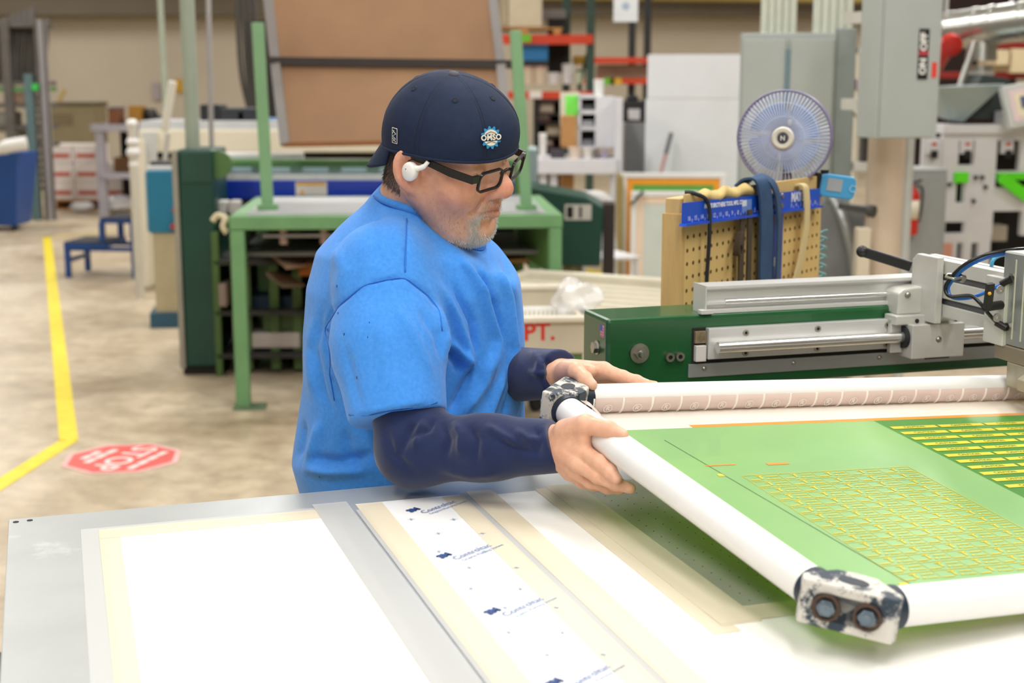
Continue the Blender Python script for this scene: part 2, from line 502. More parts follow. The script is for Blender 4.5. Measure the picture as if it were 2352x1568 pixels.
def sheet_on_table(name, x0, x1, y0, y1, z, th, m, label, cat='sheet', group=None, skew=0.0):
    mb = MB(); poly = [(x0 + skew * y0, y0), (x1 + skew * y0, y0), (x1 + skew * y1, y1), (x0 + skew * y1, y1)]
    mb.prism(poly, z, z + th)
    return solo(name, mb, m, label, cat, (T0.x, T0.y, ZT), TRZ, group)
sheet_on_table('backing_sheet', 0.098, 0.47, -1.3, -0.085, 0.0002, 0.0004, M_TISSUE, 'grey translucent backing sheet showing at the left margin of the white sheet', skew=0.012)
sheet_on_table('paper_sheet', 0.130, 0.452, -1.3, -0.112, 0.0007, 0.0004, M_PAPER, 'large plain white sheet at the left of the press table', skew=0.012)
sheet_on_table('masking_strip', 0.122, 0.150, -1.3, -0.105, 0.0012, 0.0002, M_MASK, 'cream masking tape strip along the left edge of the white sheet', 'tape', skew=0.012)
sheet_on_table('masking_strip', 0.122, 0.452, -0.140, -0.098, 0.0015, 0.0002, M_MASK, 'cream masking tape along the back edge of the white sheet', 'tape')
sheet_on_table('paper_sheet', 0.490, 0.652, -1.3, -0.088, 0.0009, 0.0004, M_PAPER2, 'white vinyl strip printed with small blue logos', skew=-0.0)
sheet_on_table('paper_sheet', 0.672, 0.82, -1.3, -0.105, 0.0009, 0.0004, M_PAPER, 'white sheet beside the perforated bed')
sheet_on_table('paper_sheet', 0.80, 2.4, -1.3, -0.690, 0.0013, 0.0004, M_PAPER, 'wide white sheet in front of the perforated bed')
sheet_on_table('grey_strip', 0.428, 0.480, -1.3, -0.072, 0.0018, 0.0002, M_MASKD, 'grey tape strip between the plain sheet and the logo vinyl', 'tape')
sheet_on_table('grey_strip', 0.484, 0.497, -1.3, -0.12, 0.0018, 0.0002, M_MASKD, 'thin grey tape line along the left edge of the logo vinyl', 'tape')
sheet_on_table('masking_strip', 0.490, 0.530, -1.3, -0.092, 0.0021, 0.0002, M_MASK, 'cream tape over the left margin of the logo vinyl', 'tape')
sheet_on_table('grey_strip', 0.652, 0.667, -1.3, -0.083, 0.0018, 0.0002, M_MASKD, 'narrow grey tape line right of the logo vinyl', 'tape')
sheet_on_table('masking_strip', 0.622, 0.655, -1.3, -0.095, 0.0021, 0.0002, M_MASK, 'cream tape over the right margin of the logo vinyl', 'tape')
sheet_on_table('masking_strip', 0.664, 0.706, -1.3, -0.080, 0.0024, 0.0002, M_MASK, 'cream tape strip left of the white sheet beside the bed', 'tape')
sheet_on_table('masking_strip', 0.790, 0.842, -0.70, -0.090, 0.0024, 0.0003, M_MASK, 'wide cream tape strip along the left edge of the perforated bed', 'tape')
sheet_on_table('masking_strip', 0.770, 0.805, -0.72, -0.100, 0.0020, 0.0003, M_MASK, 'pale yellow tape beneath the wide strip by the bed', 'tape')
sheet_on_table('masking_strip', 0.79, 2.4, -0.695, -0.652, 0.0028, 0.0003, M_MASK, 'cream tape strip along the front edge of the perforated bed', 'tape')
# flat print on the vinyl: maker's logos and registration crosses
pr = thing('vinyl_print', 'small blue maker logos and crosses printed on the vinyl strip', 'print', (T0.x, T0.y, ZT + 0.0026), TRZ)
k = 0
for j, y in enumerate((-0.150, -0.362, -0.575, -0.79)):
    x = 0.556 + (0.012 if j == 0 else 0)
    Mx = Matrix.Translation((x - .012, y - 0.002, 0)) @ Matrix.Rotation(math.radians(33), 4, 'Z')
    lettering('3M', 0.016, M_INKB, pr, Mx, bold=0.0011, extrude=0.0001, align='LEFT', name='logo')
    lettering('Controltac', 0.0165, mat('mid_blue_ink', '6F86B5', 0.6), pr, Mx @ Matrix.Translation((0.008, -0.019, 0)), extrude=0.0001, align='LEFT', name='logo_text')
    lettering('Graphic Marking System', 0.0085, mat('pale_blue_ink', '8FA3C4', 0.6), pr, Mx @ Matrix.Translation((0.010, -0.032, 0)), extrude=0.0001, align='LEFT', name='logo_text')
for j in range(9):
    for i in range(2):
        x = 0.55 + 0.058 * i + 0.02 * ((j % 2)); y = -0.19 - 0.075 * j - 0.02 * i
        mb = MB()
        for q in range(4):
            a = math.pi * q / 4; l = 0.006 if q % 2 == 0 else 0.003
            mb.bar((x - l * math.cos(a), y - l * math.sin(a), 0), (x + l * math.cos(a), y + l * math.sin(a), 0), 0.0007, 0.0001)
        mb.build('registration_cross', MATS['pale_blue_ink'], pr)

# ------------------------------------------------------------------ screen frame held by the man
EX = Vector((0.9094, 0.4105, -0.0672)).normalized(); EY = Vector((-0.398, 0.908, 0.1094)); EY = (EY - EX * EY.dot(EX)).normalized(); EZ = EX.cross(EY)
C0 = W(1945, 1405, 1.45)
SL, SW, TR_ = 0.744, 1.20, 0.0225
scr = bpy.data.objects.new('printing_screen', None); link(scr)
Ms = Matrix((EX, EY, EZ)).transposed().to_4x4(); Ms.translation = C0
scr.matrix_world = Ms
tag(scr, 'white tubular printing screen with green stencil mesh held over the press table', 'printing screen')
M_TUBEW = mat('chalky_white_tube', 'EDEDEC', 0.38, 0.0, var=0.03, vscale=6, wear='8C9290', wscale=11, wamt=0.74, coat=0.1)
for p0, p1 in (((0, .045, 0), (0, SL - .045, 0)), ((.045, 0, 0), (SW - .045, 0, 0)), ((.045, SL, 0), (SW - .045, SL, 0)), ((SW, .045, 0), (SW, SL - .045, 0))):
    mb = MB(); mb.cyl(p0, p1, TR_, n=32); mb.build('frame_tube', M_TUBEW, scr, smooth=SHARP)
M_CORN = mat('inked_corner_casting', 'CFCCC5', 0.5, var=0.05, wear='1C3040', wscale=24, wamt=0.50)
M_CORND = mat('navy_corner_gap', '17283A', 0.5, var=0.2, vscale=20)
poly = [(-.026, .052), (.020, .052), (.038, .038), (.052, .020), (.052, -.026), (.036, -.036), (-.036, .036)]
for (cx, cy, sx, sy) in ((0, 0, 1, 1), (0, SL, 1, -1), (SW, 0, -1, 1), (SW, SL, -1, -1)):
    Mc = Matrix.Translation((cx, cy, 0)) @ Matrix.Diagonal((sx, sy, 1, 1))
    mb = MB(); mb.prism(poly, -.026, .026, Mc)
    cn = mb.build('corner_casting', M_CORN, scr, bevel=0.003)
    for a, b in (((0, .045, 0), (0, .064, 0)), ((.045, 0, 0), (.064, 0, 0))):
        mb = MB(); mb.cyl(Mc @ Vector(a), Mc @ Vector(b), 0.0245, n=24); mb.build('tube_collar', M_CORND, cn, smooth=SHARP)
    nd = Vector((-1, -1, 0)).normalized(); td = Vector((1, -1, 0)).normalized(); fc = Vector((0, 0, 0))
    mb = MB()                                          # recess with two bolt heads on the outer face
    mb.prism(rounded(.078, .031, .0150, 6), 0, 0.0012, Mc @ frame_m(fc, td, (0, 0, 1)) @ Matrix.Rotation(math.pi, 4, 'Y'))
    mb.build('bolt_recess', M_CORND, cn)
    for q in (-1, 1):
        c = fc + td * .022 * q
        mb = MB(); mb.ring(Mc @ (c + nd * .001), Mc @ (c + nd * .004), .0155, .0125); mb.build('recess_rim', mat('rusty_rim', '4A3426', 0.7), cn, smooth=SHARP)
        mb = MB(); mb.cyl(Mc @ c, Mc @ (c + nd * .006), .0098, n=6); mb.cyl(Mc @ c, Mc @ (c + nd * .008), .006, n=16)
        mb.build('bolt', mat('dirty_bolt', '6F7F8C', 0.4, 0.5, var=0.2, vscale=60), cn)
    mb = MB(); mb.prism([(.017 * math.cos(t * math.pi / 12), .010 * math.sin(t * math.pi / 12)) for t in range(24)], 0.0262, 0.0266, Mc @ Matrix.Translation((.017, .017, 0)) @ Matrix.Rotation(math.radians(-45), 4, 'Z'))
    mb.build('top_hole', M_CORND, cn)
# mesh and emulsion
def mesh_mat(name, col, thru, tint, rough=0.3, col2=None, vscale=3.0):
    m = mat(name, col, rough, 0.0, var=0.08, vscale=vscale, col2=col2, coat=0.0)
    N = m.node_tree.nodes; L = m.node_tree.links; b = N['Principled BSDF']
    tr = N.new('ShaderNodeBsdfTransparent'); tr.inputs[0].default_value = lin(tint)
    mx = N.new('ShaderNodeMixShader'); mx.inputs[0].default_value = thru
    L.new(b.outputs[0], mx.inputs[1]); L.new(tr.outputs[0], mx.inputs[2]); L.new(mx.outputs[0], N['Material Output'].inputs[0])
    return m
ZM = -0.0205
M_FAB = mesh_mat('bare_white_mesh', 'F6F2EC', 0.3, 'FFF2D0', 0.5)
M_EMU = mesh_mat('hazed_green_emulsion', 'B4DF9C', 0.48, 'BCDC10', 0.36, col2='A3D596')  # pale base stands in for the whitish reflection left of the darker block
M_EMUD = mesh_mat('dark_green_emulsion', '62A850', 0.38, '9CC81C', 0.34)
M_EMUT = mesh_mat('teal_smear', '52B79C', 0.25, 'A0E0A0', 0.3, col2='8FCC92', vscale=16)
M_ORA = mesh_mat('orange_emulsion_edge', 'F0A23A', 0.2, 'FFC040', 0.4)
M_YST = mesh_mat('yellow_open_mesh', 'F0E04A', 0.3, 'F0DC40', 0.5)
def lay(name, x0, x1, y0, y1, z, m, label=None, th=0.0002):
    mb = MB(); mb.box(x0, x1, y0, y1, z, z + th); return mb.build(name, m, scr, label=label)
mb = MB(); mb.box(0, SW, 0.650, SL, ZM, ZM + .0002); mb.box(0, SW, 0, 0.045, ZM, ZM + .0002); mb.box(0, 0.012, 0.045, 0.650, ZM, ZM + .0002); mb.box(SW - .03, SW, 0.045, 0.650, ZM, ZM + .0002)
fab = mb.build('mesh_fabric', M_FAB, scr, label='stretched white screen mesh'); fab['kind'] = 'stuff'
em = lay('emulsion', 0.012, 0.545, 0.045, 0.650, ZM, M_EMU, 'green stencil emulsion', 0.0003)
lay('emulsion', 0.545, SW - .03, 0.045, 0.10, ZM, M_EMU, None, 0.0003)
lay('dark_emulsion', 0.545, SW - .03, 0.10, 0.650, ZM, M_EMUD, 'darker green stencil block', 0.0003)
lay('orange_edge', 0.20, SW - .03, 0.650, 0.662, ZM + .0002, M_ORA, 'orange edge band')
lay('orange_edge', 0.115, SW - .03, 0.033, 0.046, ZM + .0002, M_ORA, 'orange edge band')
lay('register_mark', 0.145, 0.158, 0.080, 0.091, ZM + .0006, M_YST)
lay('register_mark', 0.122, 0.132, 0.448, 0.457, ZM + .0006, M_YST)
lay('orange_mark', 0.225, 0.262, 0.480, 0.488, ZM + .0006, M_ORA)
lay('orange_mark', 0.125, 0.175, 0.488, 0.492, ZM + .0006, M_ORA)
mb = MB(); mb.bar((0.121, 0.600, ZM + .0008), (0.160, 0.084, ZM + .0008), 0.0009, 0.0002); mb.build('pencil_line', mat('pencil', '4C6A50', 0.7), scr)
mb = MB(); mb.prism([(.045, .46), (.058, .44), (.070, .36), (.072, .25), (.060, .20), (.055, .10), (.035, .08), (.03, .2), (.036, .34)], ZM + .0004, ZM + .0006); mb.build('teal_smear', M_EMUT, scr)
# label grid: 5 columns of 15 labels, each with its bracket and line pattern
mb = MB(); gx0, gx1, gy0, gy1 = 0.157, 0.449, 0.090, 0.446; nc, nr = 5, 15
dx = (gx1 - gx0) / nc; dy = (gy1 - gy0) / nr; zz = ZM + .0008
def pb(x0, x1, y0, y1):
    mb.box(x0, x1, y0, y1, zz, zz + .0001)
for i in range(nc):
    for j in range(nr):
        x = gx0 + i * dx; y = gy0 + j * dy; g = 0.0016
        pb(x, x + dx - g, y + dy * .95, y + dy); pb(x + dx * .06, x + dx * .34, y + dy * .16, y + dy * .26)
        pb(x + dx * .60, x + dx * .94, y + dy * .60, y + dy * .68); pb(x + dx * .40, x + dx * .46, y + dy * .30, y + dy * .82)
        pb(x + dx * .34, x + dx * .52, y + dy * .72, y + dy * .84); pb(x + dx * .54, x + dx * .62, y + dy * .22, y + dy * .36)
        pb(x + dx * .66, x + dx * .94, y + dy * .20, y + dy * .28); pb(x, x + .0008, y, y + dy)
pb(gx1, gx1 + .0012, gy0, gy1)
o = mb.build('label_stencil', M_YST, scr, label='grid of small yellow label stencils'); o['kind'] = 'stuff'
# rows of warning bars
M_STX = mat('stencil_text', '6E8A30', 0.6)
for j in range(11):
    y = 0.612 - j * 0.0262
    for i in range(6):
        x = 0.552 + i * 0.098
        if x + 0.09 > SW - .06: continue
        mb2 = MB(); mb2.box(x, x + .092, y - .0058, y + .0058, ZM + .0008, ZM + .0009); bo = mb2.build('warning_bar', M_YST, scr)
        lettering('CAUTION', 0.0095, M_STX, bo, Matrix.Translation((x + .046, y, ZM + .001)), bold=0.0003, extrude=0.0001)
# pale red printed tape along the far tube, seen through the mesh
M_RTAPE = mesh_mat('pale_red_tape', 'F7DFDA', 0.1, 'FFE4DC', 0.5); M_RTXT = mat('tape_print_white', 'FBF4EF', 0.5)
def tape_pt(a):                       # around the inner, camera-facing side of the far tube
    return Vector((0, SL - (TR_ + .0009) * math.cos(a), (TR_ + .0009) * math.sin(a)))
tx = 0.062
tp = MB(); pts = [tape_pt(a) for a in np.linspace(math.radians(18), math.radians(-72), 10)]
tp.sheet(lambda u, v: (0.055 + u * (SW - .12), pts[int(round(v * 9))].y, pts[int(round(v * 9))].z), 2, 9)
tpo = tp.build('printed_tape', M_RTAPE, scr, smooth=True, label='pale red tape printed with R marks')
n = 0
while tx < SW - .1:
    mid = tape_pt(math.radians(-24)); x_ = Vector((1, 0, 0)); yy = Vector((0, math.sin(math.radians(-24)) , math.cos(math.radians(-24))))
    nrm = Vector((0, -math.cos(math.radians(-24)), math.sin(math.radians(-24))))
    Mt = frame_m(Vector((tx + .026, mid.y, mid.z)) + nrm * .0009, x_, yy)
    mb = MB(); mb.ring(Mt @ Vector((0, 0, 0)), Mt @ Vector((0, 0, .0003)), .0078, .0066, n=20); mb.build('tape_ring', M_RTXT, tpo)
    lettering('R', 0.0115, M_RTXT, tpo, Mt @ Matrix.Translation((0, 0, .0001)), bold=0.0003, extrude=0.0001, name='tape_letter')
    mb = MB(); mb.tube([Vector((tx, tape_pt(a).y, tape_pt(a).z)) for a in np.linspace(math.radians(17), math.radians(-70), 8)], .0022, n=5); mb.build('tape_bar', M_RTXT, tpo)
    tx += 0.052; n += 1
# loose tape flap at the far corner
mb = MB(); mb.strip([(.020, SL - .035, .018), (.045, SL - .045, .004), (.062, SL - .05, -.012)], (.4, 1, 0), .022, .0006); mb.build('tape_flap', M_RTAPE, scr)

# ------------------------------------------------------------------ green press rail behind the screen
BRZ = 17.0
B0 = W(1393, 880, 2.55)
M_PGREEN = mat('press_green_enamel', '12552A', 0.32, var=0.07, vscale=4, coat=0.25, bump=0.04, bscale=300)
bm_ = thing('press_rail', 'dark green press rail beam with steel shaft and aluminium tracks', 'press rail', (B0.x, B0.y, B0.z), BRZ)
BL = 1.5
mb = MB(); mb.box(0, BL, 0, 0.13, -0.02, 0.118); mb.build('beam', M_PGREEN, bm_, bevel=0.007)
for lx in (0.12, 1.38):
    mb = MB(); mb.box(lx, lx + .08, 0.03, 0.11, -B0.z, -0.02); mb.build('leg', M_PGREEN, bm_, bevel=0.004)
mb = MB(); mb.prism(rounded(.040, .016, .008, 5, .063, .053), 0, .0008, Matrix.Rotation(math.pi / 2, 4, 'X')); mb.build('slot', M_DARK, bm_)
wsh = MB(); wsh.cyl((.063, -.001, .053), (.063, -.0045, .053), .0185, n=28); w_ = wsh.build('washer', M_BOLT, bm_, smooth=SHARP)
mb = MB(); mb.cyl((.063, -.0045, .053), (.063, -.013, .053), .0108, n=6); mb.cyl((.063, -.013, .053), (.063, -.021, .053), .0072, .005, n=14); mb.build('bolt', M_BOLT, w_, smooth=SHARP)
for sx in (.122, .142):
    mb = MB(); mb.ring((sx, -.001, .043), (sx, -.010, .043), .0085, .0042, n=20); b_ = mb.build('socket_bolt', M_BOLT, bm_, smooth=SHARP)
    mb = MB(); mb.cyl((sx, -.001, .043), (sx, -.006, .043), .0043, n=6); mb.build('socket', M_DARK, b_)
mb = MB(); mb.cyl((-.0005, .05, .058), (-.010, .05, .058), .011, n=6); mb.cyl((-.0005, .05, .058), (-.002, .05, .058), .0135, n=20); mb.build('side_bolt', M_BOLT, bm_, smooth=SHARP)
# flag sticker on the end face
fl = MB(); fl.box(-.0006, 0, .015, .034, .082, .104); fo = fl.build('flag_sticker', mat('flag_pink', 'E9A9AE', 0.5), bm_, label='small flag sticker with blue canton')
mb = MB(); mb.box(-.0009, -.0003, .023, .034, .093, .104); mb.build('canton', mat('flag_blue', '4C58C0', 0.5), fo)
for i in range(4):
    mb = MB(); mb.box(-.0009, -.0003, .015, .023 if i > 1 else .034, .083 + .005 * i, .0852 + .005 * i); mb.build('stripe', mat('flag_stripe', 'D26A78', 0.5), fo)
# recess and linear guide
mb = MB(); mb.box(0.168, BL - .1, -.0012, 0, .027, .094); mb.build('recess', M_DARK, bm_)
mb = MB(); mb.box(0.195, BL - .1, -.016, -.001, .036, .094); gp = mb.build('guide_plate', M_ALU, bm_, bevel=0.001)
mb = MB(); mb.box(0.172, 0.193, -.012, -.001, .032, .062); mb.build('end_block', mat('pale_end_block', 'D5D2CC', 0.6), bm_, bevel=0.001)
mb = MB(); mb.box(0.172, 0.194, -.008, -.001, .066, .088); mb.build('worn_block', mat('worn_block_tan', '9A8B6A', 0.7, var=0.25, vscale=60), bm_)
mb = MB(); mb.cyl((0.205, -.034, .061), (BL - .12, -.034, .061), .0108, n=28); mb.build('guide_shaft', M_STEEL, bm_, smooth=SHARP)
mb = MB(); mb.box(0.21, BL - .12, -.034, -.014, .056, .066); mb.build('shaft_support', M_ALU, bm_)
for i in range(7):
    for z in (.083, .045):
        sx = .27 + .150 * i
        mb = MB(); mb.ring((sx, -.016, z), (sx, -.0185, z), .0062, .003, n=16); c_ = mb.build('plate_screw', M_BOLT, bm_, smooth=SHARP)
        mb = MB(); mb.cyl((sx, -.016, z), (sx, -.0172, z), .0032, n=6); mb.build('socket', M_DARK, c_)
mb = MB(); mb.box(0.161, BL - .08, -.004, 0, .001, .0265); mb.build('lower_strip', mat('matt_aluminium_strip', 'AEB1B2', 0.42, 0.7, var=0.05, stretch=(1, 10, 10)), bm_, bevel=0.0008)
for i in range(7):
    sx = .193 + .1855 * i
    mb = MB(); mb.lathe([(0.0046, 0), (.004, .0015), (.0, .0026)], Matrix.Translation((sx, -.004, .017)) @ Matrix.Rotation(math.pi / 2, 4, 'X'), n=14); mb.build('rivet', M_BOLT, bm_, smooth=True)
# upper aluminium track on top of the beam
mb = MB()
prof = [(0, 0), (.052, 0), (.052, .052), (0, .052), (0, .046), (.012, .040), (.012, .026), (.003, .022), (.003, .016), (.012, .014), (.012, .008), (0, .008)]
mb.prism([(p[0], p[1]) for p in prof], 0, 1.2, Matrix.Translation((.198, .006, .118)) @ frame_m((0, 0, 0), (0, 1, 0), (0, 0, 1)))
mb.build('upper_track', M_ALU, bm_, bevel=0.0008)
mb = MB(); mb.box(.196, .1985, .004, .060, .118, .171); mb.build('track_cap', M_ALUM, bm_)
mb = MB(); mb.cyl((.24, .013, .138), (1.38, .013, .138), .0055, n=14); mb.build('upper_rod', M_STEEL, bm_, smooth=SHARP)
mb = MB(); mb.box(.184, .21, -.004, .012, .119, .127); mb.build('track_foot', M_ALUM, bm_, bevel=0.001)

# ------------------------------------------------------------------ carriage arm running on the rail
cg = thing('squeegee_carriage', 'aluminium squeegee carriage with slotted arm and blue air hoses', 'carriage', (B0.x, B0.y, B0.z), BRZ)
mb = MB(); mb.box(.597, .712, -.062, -.004, .022, .088); mb.build('bearing_block', M_ALUM, cg, bevel=0.002)
mb = MB(); mb.box(.570, .712, -.045, -.004, .086, .104); mb.build('block_top', M_ALUM, cg, bevel=0.002)
mb = MB(); mb.box(.570, .597, -.030, -.018, .030, .095); mb.build('block_side', M_ALUM, cg, bevel=0.001)
mb = MB(); mb.ring((.600, -.034, .061), (.592, -.034, .061), .0215, .0112, n=24); mb.build('shaft_seal', M_RUBBER, cg, smooth=SHARP)
for (x, z, r, m_) in ((.616, .093, .0042, M_DARK), (.703, .093, .0042, M_DARK)):
    mb = MB(); mb.cyl((x, -.0445, z), (x, -.0465, z), r, n=14); mb.build('bolt_hole', m_, cg)
mb = MB(); mb.lathe([(.0062, 0), (.005, .0025), (0, .0035)], Matrix.Translation((.655, -.062, .058)) @ Matrix.Rotation(math.pi / 2, 4, 'X'), n=16); mb.build('screw', M_BOLT, cg, smooth=True)
mb = MB(); mb.box(.627, .680, -.0625, -.060, .0205, .0225); mb.build('shadow_slot', M_DARK, cg)
br = [(.582, .104), (.582, .145), (.594, .153), (.640, .157), (.640, .104)]
mb = MB(); mb.prism(br, 0, .05, Matrix.Translation((0, 0, 0)) @ frame_m((0, .02, 0), (1, 0, 0), (0, 0, 1))); mb.build('cast_bracket', M_ALUM, cg, bevel=0.003)
mb = MB(); mb.lathe([(.006, 0), (.005, .003), (0, .004)], Matrix.Translation((.602, -.031, .142)) @ Matrix.Rotation(math.pi / 2, 4, 'X'), n=14); mb.build('screw', M_BOLT, cg, smooth=True)
# end plate and slotted arm; the arm comes towards the camera (local -y)
mb = MB(); mb.prism([(-.06, .092), (.012, .092), (.026, .105), (.026, .206), (.010, .218), (-.060, .218)], 0, .014, frame_m((.632, -.02, 0), (0, 1, 0), (0, 0, 1))); mb.build('end_plate', M_ALUM, cg, bevel=0.0015)
AX0, AX1, AY0, AY1, AZ0, AZ1 = .648, .694, -.262, .02, .105, .212
mb = MB()
sec = [(AX0, AZ0), (AX1, AZ0), (AX1, AZ1), (AX0 + .032, AZ1), (AX0 + .032, AZ1 - .006), (AX0 + .024, AZ1 - .006), (AX0 + .024, AZ1), (AX0, AZ1), (AX0, .186), (AX0 + .008, .186), (AX0 + .008, .174), (AX0, .174), (AX0, .140), (AX0 + .008, .140), (AX0 + .008, .128), (AX0, .128)]
mb.prism(sec, -AY1, -AY0, frame_m((0, 0, 0), (1, 0, 0), (0, 0, 1))); mb.build('slotted_arm', M_ALUM, cg, bevel=0.0008)
for z0, z1 in ((.1745, .1855), (.1285, .1395)):  # strips coloured as the shade inside the arm's slots
    mb = MB(); mb.box(AX0 + .0055, AX0 + .009, AY0 + .01, AY1 - .03, z0, z1); mb.build('slot_shade_strip', mat('slot_shadow_grey', '55565A', 0.5), cg)
mb = MB(); mb.box(AX0 + .0245, AX0 + .0315, AY0 + .01, AY1 - .01, AZ1 - .005, AZ1 - .002); mb.build('slot_shade_strip', M_BLACK, cg)
# black handle lever behind the end plate
pa = Vector((.634, .012, .190)); pb_ = Vector((.563, .075, .215))
mb = MB(); mb.bar(pa, pb_, .010, .020); mb.ball(tuple(pb_), (.012, .012, .012)); mb.build('lever', M_BLACK, cg, bevel=0.002)
# air cylinder head at the end of the arm
HX0, HX1, HY0, HY1 = .641, .725, -.315, -.266
mb = MB(); mb.box(.634, .6475, -.285, -.228, .085, .205); mb.build('mount_plate', M_ALUM, cg, bevel=0.0015)
mb = MB(); mb.box(HX0, HX1, HY0 - .03, HY1, .088, .252); mb.build('air_cylinder', mat('anodised_aluminium', 'AEB2B1', 0.36, 0.7, var=0.04), cg, bevel=0.003)
for x in (HX0 + .022, HX0 + .046):
    mb = MB(); yq_ = HY1 - .012 - (x - HX0) * 1.0; mb.box(HX0 - .0008, HX0 + .0002, yq_ - .003, yq_, .10, .240); mb.build('cylinder_groove', mat('groove_pale', 'D4D3BE', 0.5), cg)
mb = MB(); mb.cyl((.690, -.31, .252), (.690, -.31, .34), .006, n=14); mb.build('piston_rod', M_STEEL, cg, smooth=SHARP)
mb = MB(); mb.box(.670, .710, -.33, -.29, .34, .405); mb.box(.675, .705, -.325, -.295, .322, .34); mb.build('rod_knob', M_CREAM, cg, bevel=0.004)
mb = MB(); mb.cyl((.690, -.31, .40), (.690, -.31, .42), .010, n=14); mb.build('knob_cap', M_ALUM, cg, smooth=SHARP)
mb = MB(); mb.box(HX0 - .002, HX1, HY0 - .03, HY1 + .01, .060, .0875); mb.build('lower_block', mat('bronzed_block', '9A907C', 0.45, 0.5, var=0.08), cg, bevel=0.002)
# squeegee clamp below
pts = [(-.030, -.012), (.010, .010), (.055, .022), (.10, .026), (.10, .012), (.055, .006), (.014, -.008), (-.012, -.030), (-.028, -.032)]
mb = MB(); mb.prism(pts, -.012, .012, frame_m((.650, -.362, .052), (1, 0, 0), (0, 0, 1))); mb.build('clamp_jaw', mat('worn_clamp_metal', 'BDB7A2', 0.42, 0.6, var=0.12, vscale=20), cg, bevel=0.0015)
mb = MB(); mb.box(.642, .75, -.345, -.29, .014, .060); mb.build('clamp_body', MATS['worn_clamp_metal'], cg, bevel=0.003)
mb = MB(); mb.bar((.655, -.366, .022), (.745, -.366, .044), .016, .012); mb.build('clamp_bar', MATS['worn_clamp_metal'], cg, bevel=0.0015)
mb = MB(); mb.cyl((.648, -.352, .022), (.648, -.352, .002), .0075, n=14); mb.cyl((.648, -.352, .010), (.75, -.362, -.012), .003, n=8); mb.build('clamp_screw', M_BOLT, cg, smooth=SHARP)
# hoses, fittings and clamp lever
def catmull(P, n=8):
    P = [Vector(p) for p in P]; out = []
    for i in range(len(P) - 1):
        a = P[max(i - 1, 0)]; b = P[i]; c = P[i + 1]; d = P[min(i + 2, len(P) - 1)]
        for k in range(n):
            t = k / n
            out.append(0.5 * ((2 * b) + (c - a) * t + (2 * a - 5 * b + 4 * c - d) * t * t + (3 * b - a - 3 * c + d) * t ** 3))
    out.append(P[-1]); return out
M_HOSEB = mat('blue_air_hose', '1F6FD0', 0.3, var=0.05); M_HOSEK = mat('black_air_hose', '15161A', 0.25, var=0.05); M_HOSEC = mat('cyan_air_hose', '4AA3C8', 0.35)
iM = Matrix.Translation(B0) @ Matrix.Rotation(math.radians(BRZ), 4, 'Z'); iM.invert()
def LP(px, py, d):
    return iM @ W(px, py, d)
mb = MB(); mb.tube(catmull([LP(2380, 578, 2.52), LP(2330, 580, 2.50), LP(2265, 592, 2.50), LP(2215, 617, 2.51), LP(2183, 650, 2.52), LP(2178, 668, 2.52), LP(2190, 684, 2.51), LP(2225, 684, 2.50), LP(2262, 672, 2.48), LP(2300, 653, 2.466), LP(2318, 642, 2.458)]), .0034, n=8); mb.build('air_hose', M_HOSEB, cg, smooth=True, label='blue air hose')
mb = MB(); mb.tube(catmull([LP(2380, 572, 2.515), LP(2330, 573, 2.495), LP(2262, 585, 2.495), LP(2210, 611, 2.505), LP(2177, 647, 2.515), LP(2172, 668, 2.515), LP(2185, 681, 2.505), LP(2228, 679, 2.49), LP(2250, 695, 2.475), LP(2272, 722, 2.47), LP(2292, 742, 2.465), LP(2308, 750, 2.46)]), .0034, n=8); mb.build('air_hose', M_HOSEK, cg, smooth=True, label='black air hose')
mb = MB(); mb.tube(catmull([LP(2277, 612, 2.58), LP(2282, 596, 2.58), LP(2300, 586, 2.59), LP(2330, 584, 2.60), LP(2390, 592, 2.6)]), .0036, n=8); mb.build('air_hose', M_HOSEC, cg, smooth=True, label='pale cyan air hose')
mb = MB(); mb.tube([LP(2210, 637, 2.51), LP(2190, 640, 2.50), LP(2172, 636, 2.505), LP(2176, 630, 2.515), LP(2195, 631, 2.52), LP(2205, 634, 2.52)], .0026, n=8); mb.cyl(LP(2203, 637, 2.515), LP(2212, 639, 2.52), .008, n=12); mb.build('hose_clip', M_BOLT, cg, smooth=SHARP)
for a, b, m_ in (((2300, 652), (2322, 640), M_BLACK), ((2288, 740), (2312, 754), M_BLACK)):
    mb = MB(); mb.cyl(LP(a[0], a[1], 2.468), LP(b[0], b[1], 2.457), .0062, n=12); mb.build('hose_fitting', m_, cg, smooth=SHARP)
for a in ((2327, 637), (2316, 751)):
    mb = MB(); mb.cyl(LP(a[0] - 4, a[1], 2.459), LP(a[0] + 6, a[1] - 1, 2.462), .0085, n=6); mb.build('hose_nut', M_BOLT, cg)
mb = MB(); mb.cyl(LP(2262, 705, 2.44), LP(2300, 700, 2.47), .008, n=14); mb.bar(LP(2268, 708, 2.43), LP(2275, 650, 2.42), .014, .010, up=(0, 1, 0)); mb.build('clamp_lever', M_BLACK, cg, bevel=0.002)
mb = MB(); mb.ball(tuple(LP(2273, 674, 2.412)), .0032, n=8, m=6); mb.build('lever_dot', mat('yellow_dot', 'E8A92A', 0.5), cg)
for q in ((2296, 665), (2289, 729)):
    p = LP(q[0], q[1], 2.44); mb = MB(); mb.ring(p, p + Vector((0, -.003, 0)), .0075, .003, n=18); mb.build('plate_screw', M_BOLT, cg, smooth=SHARP)

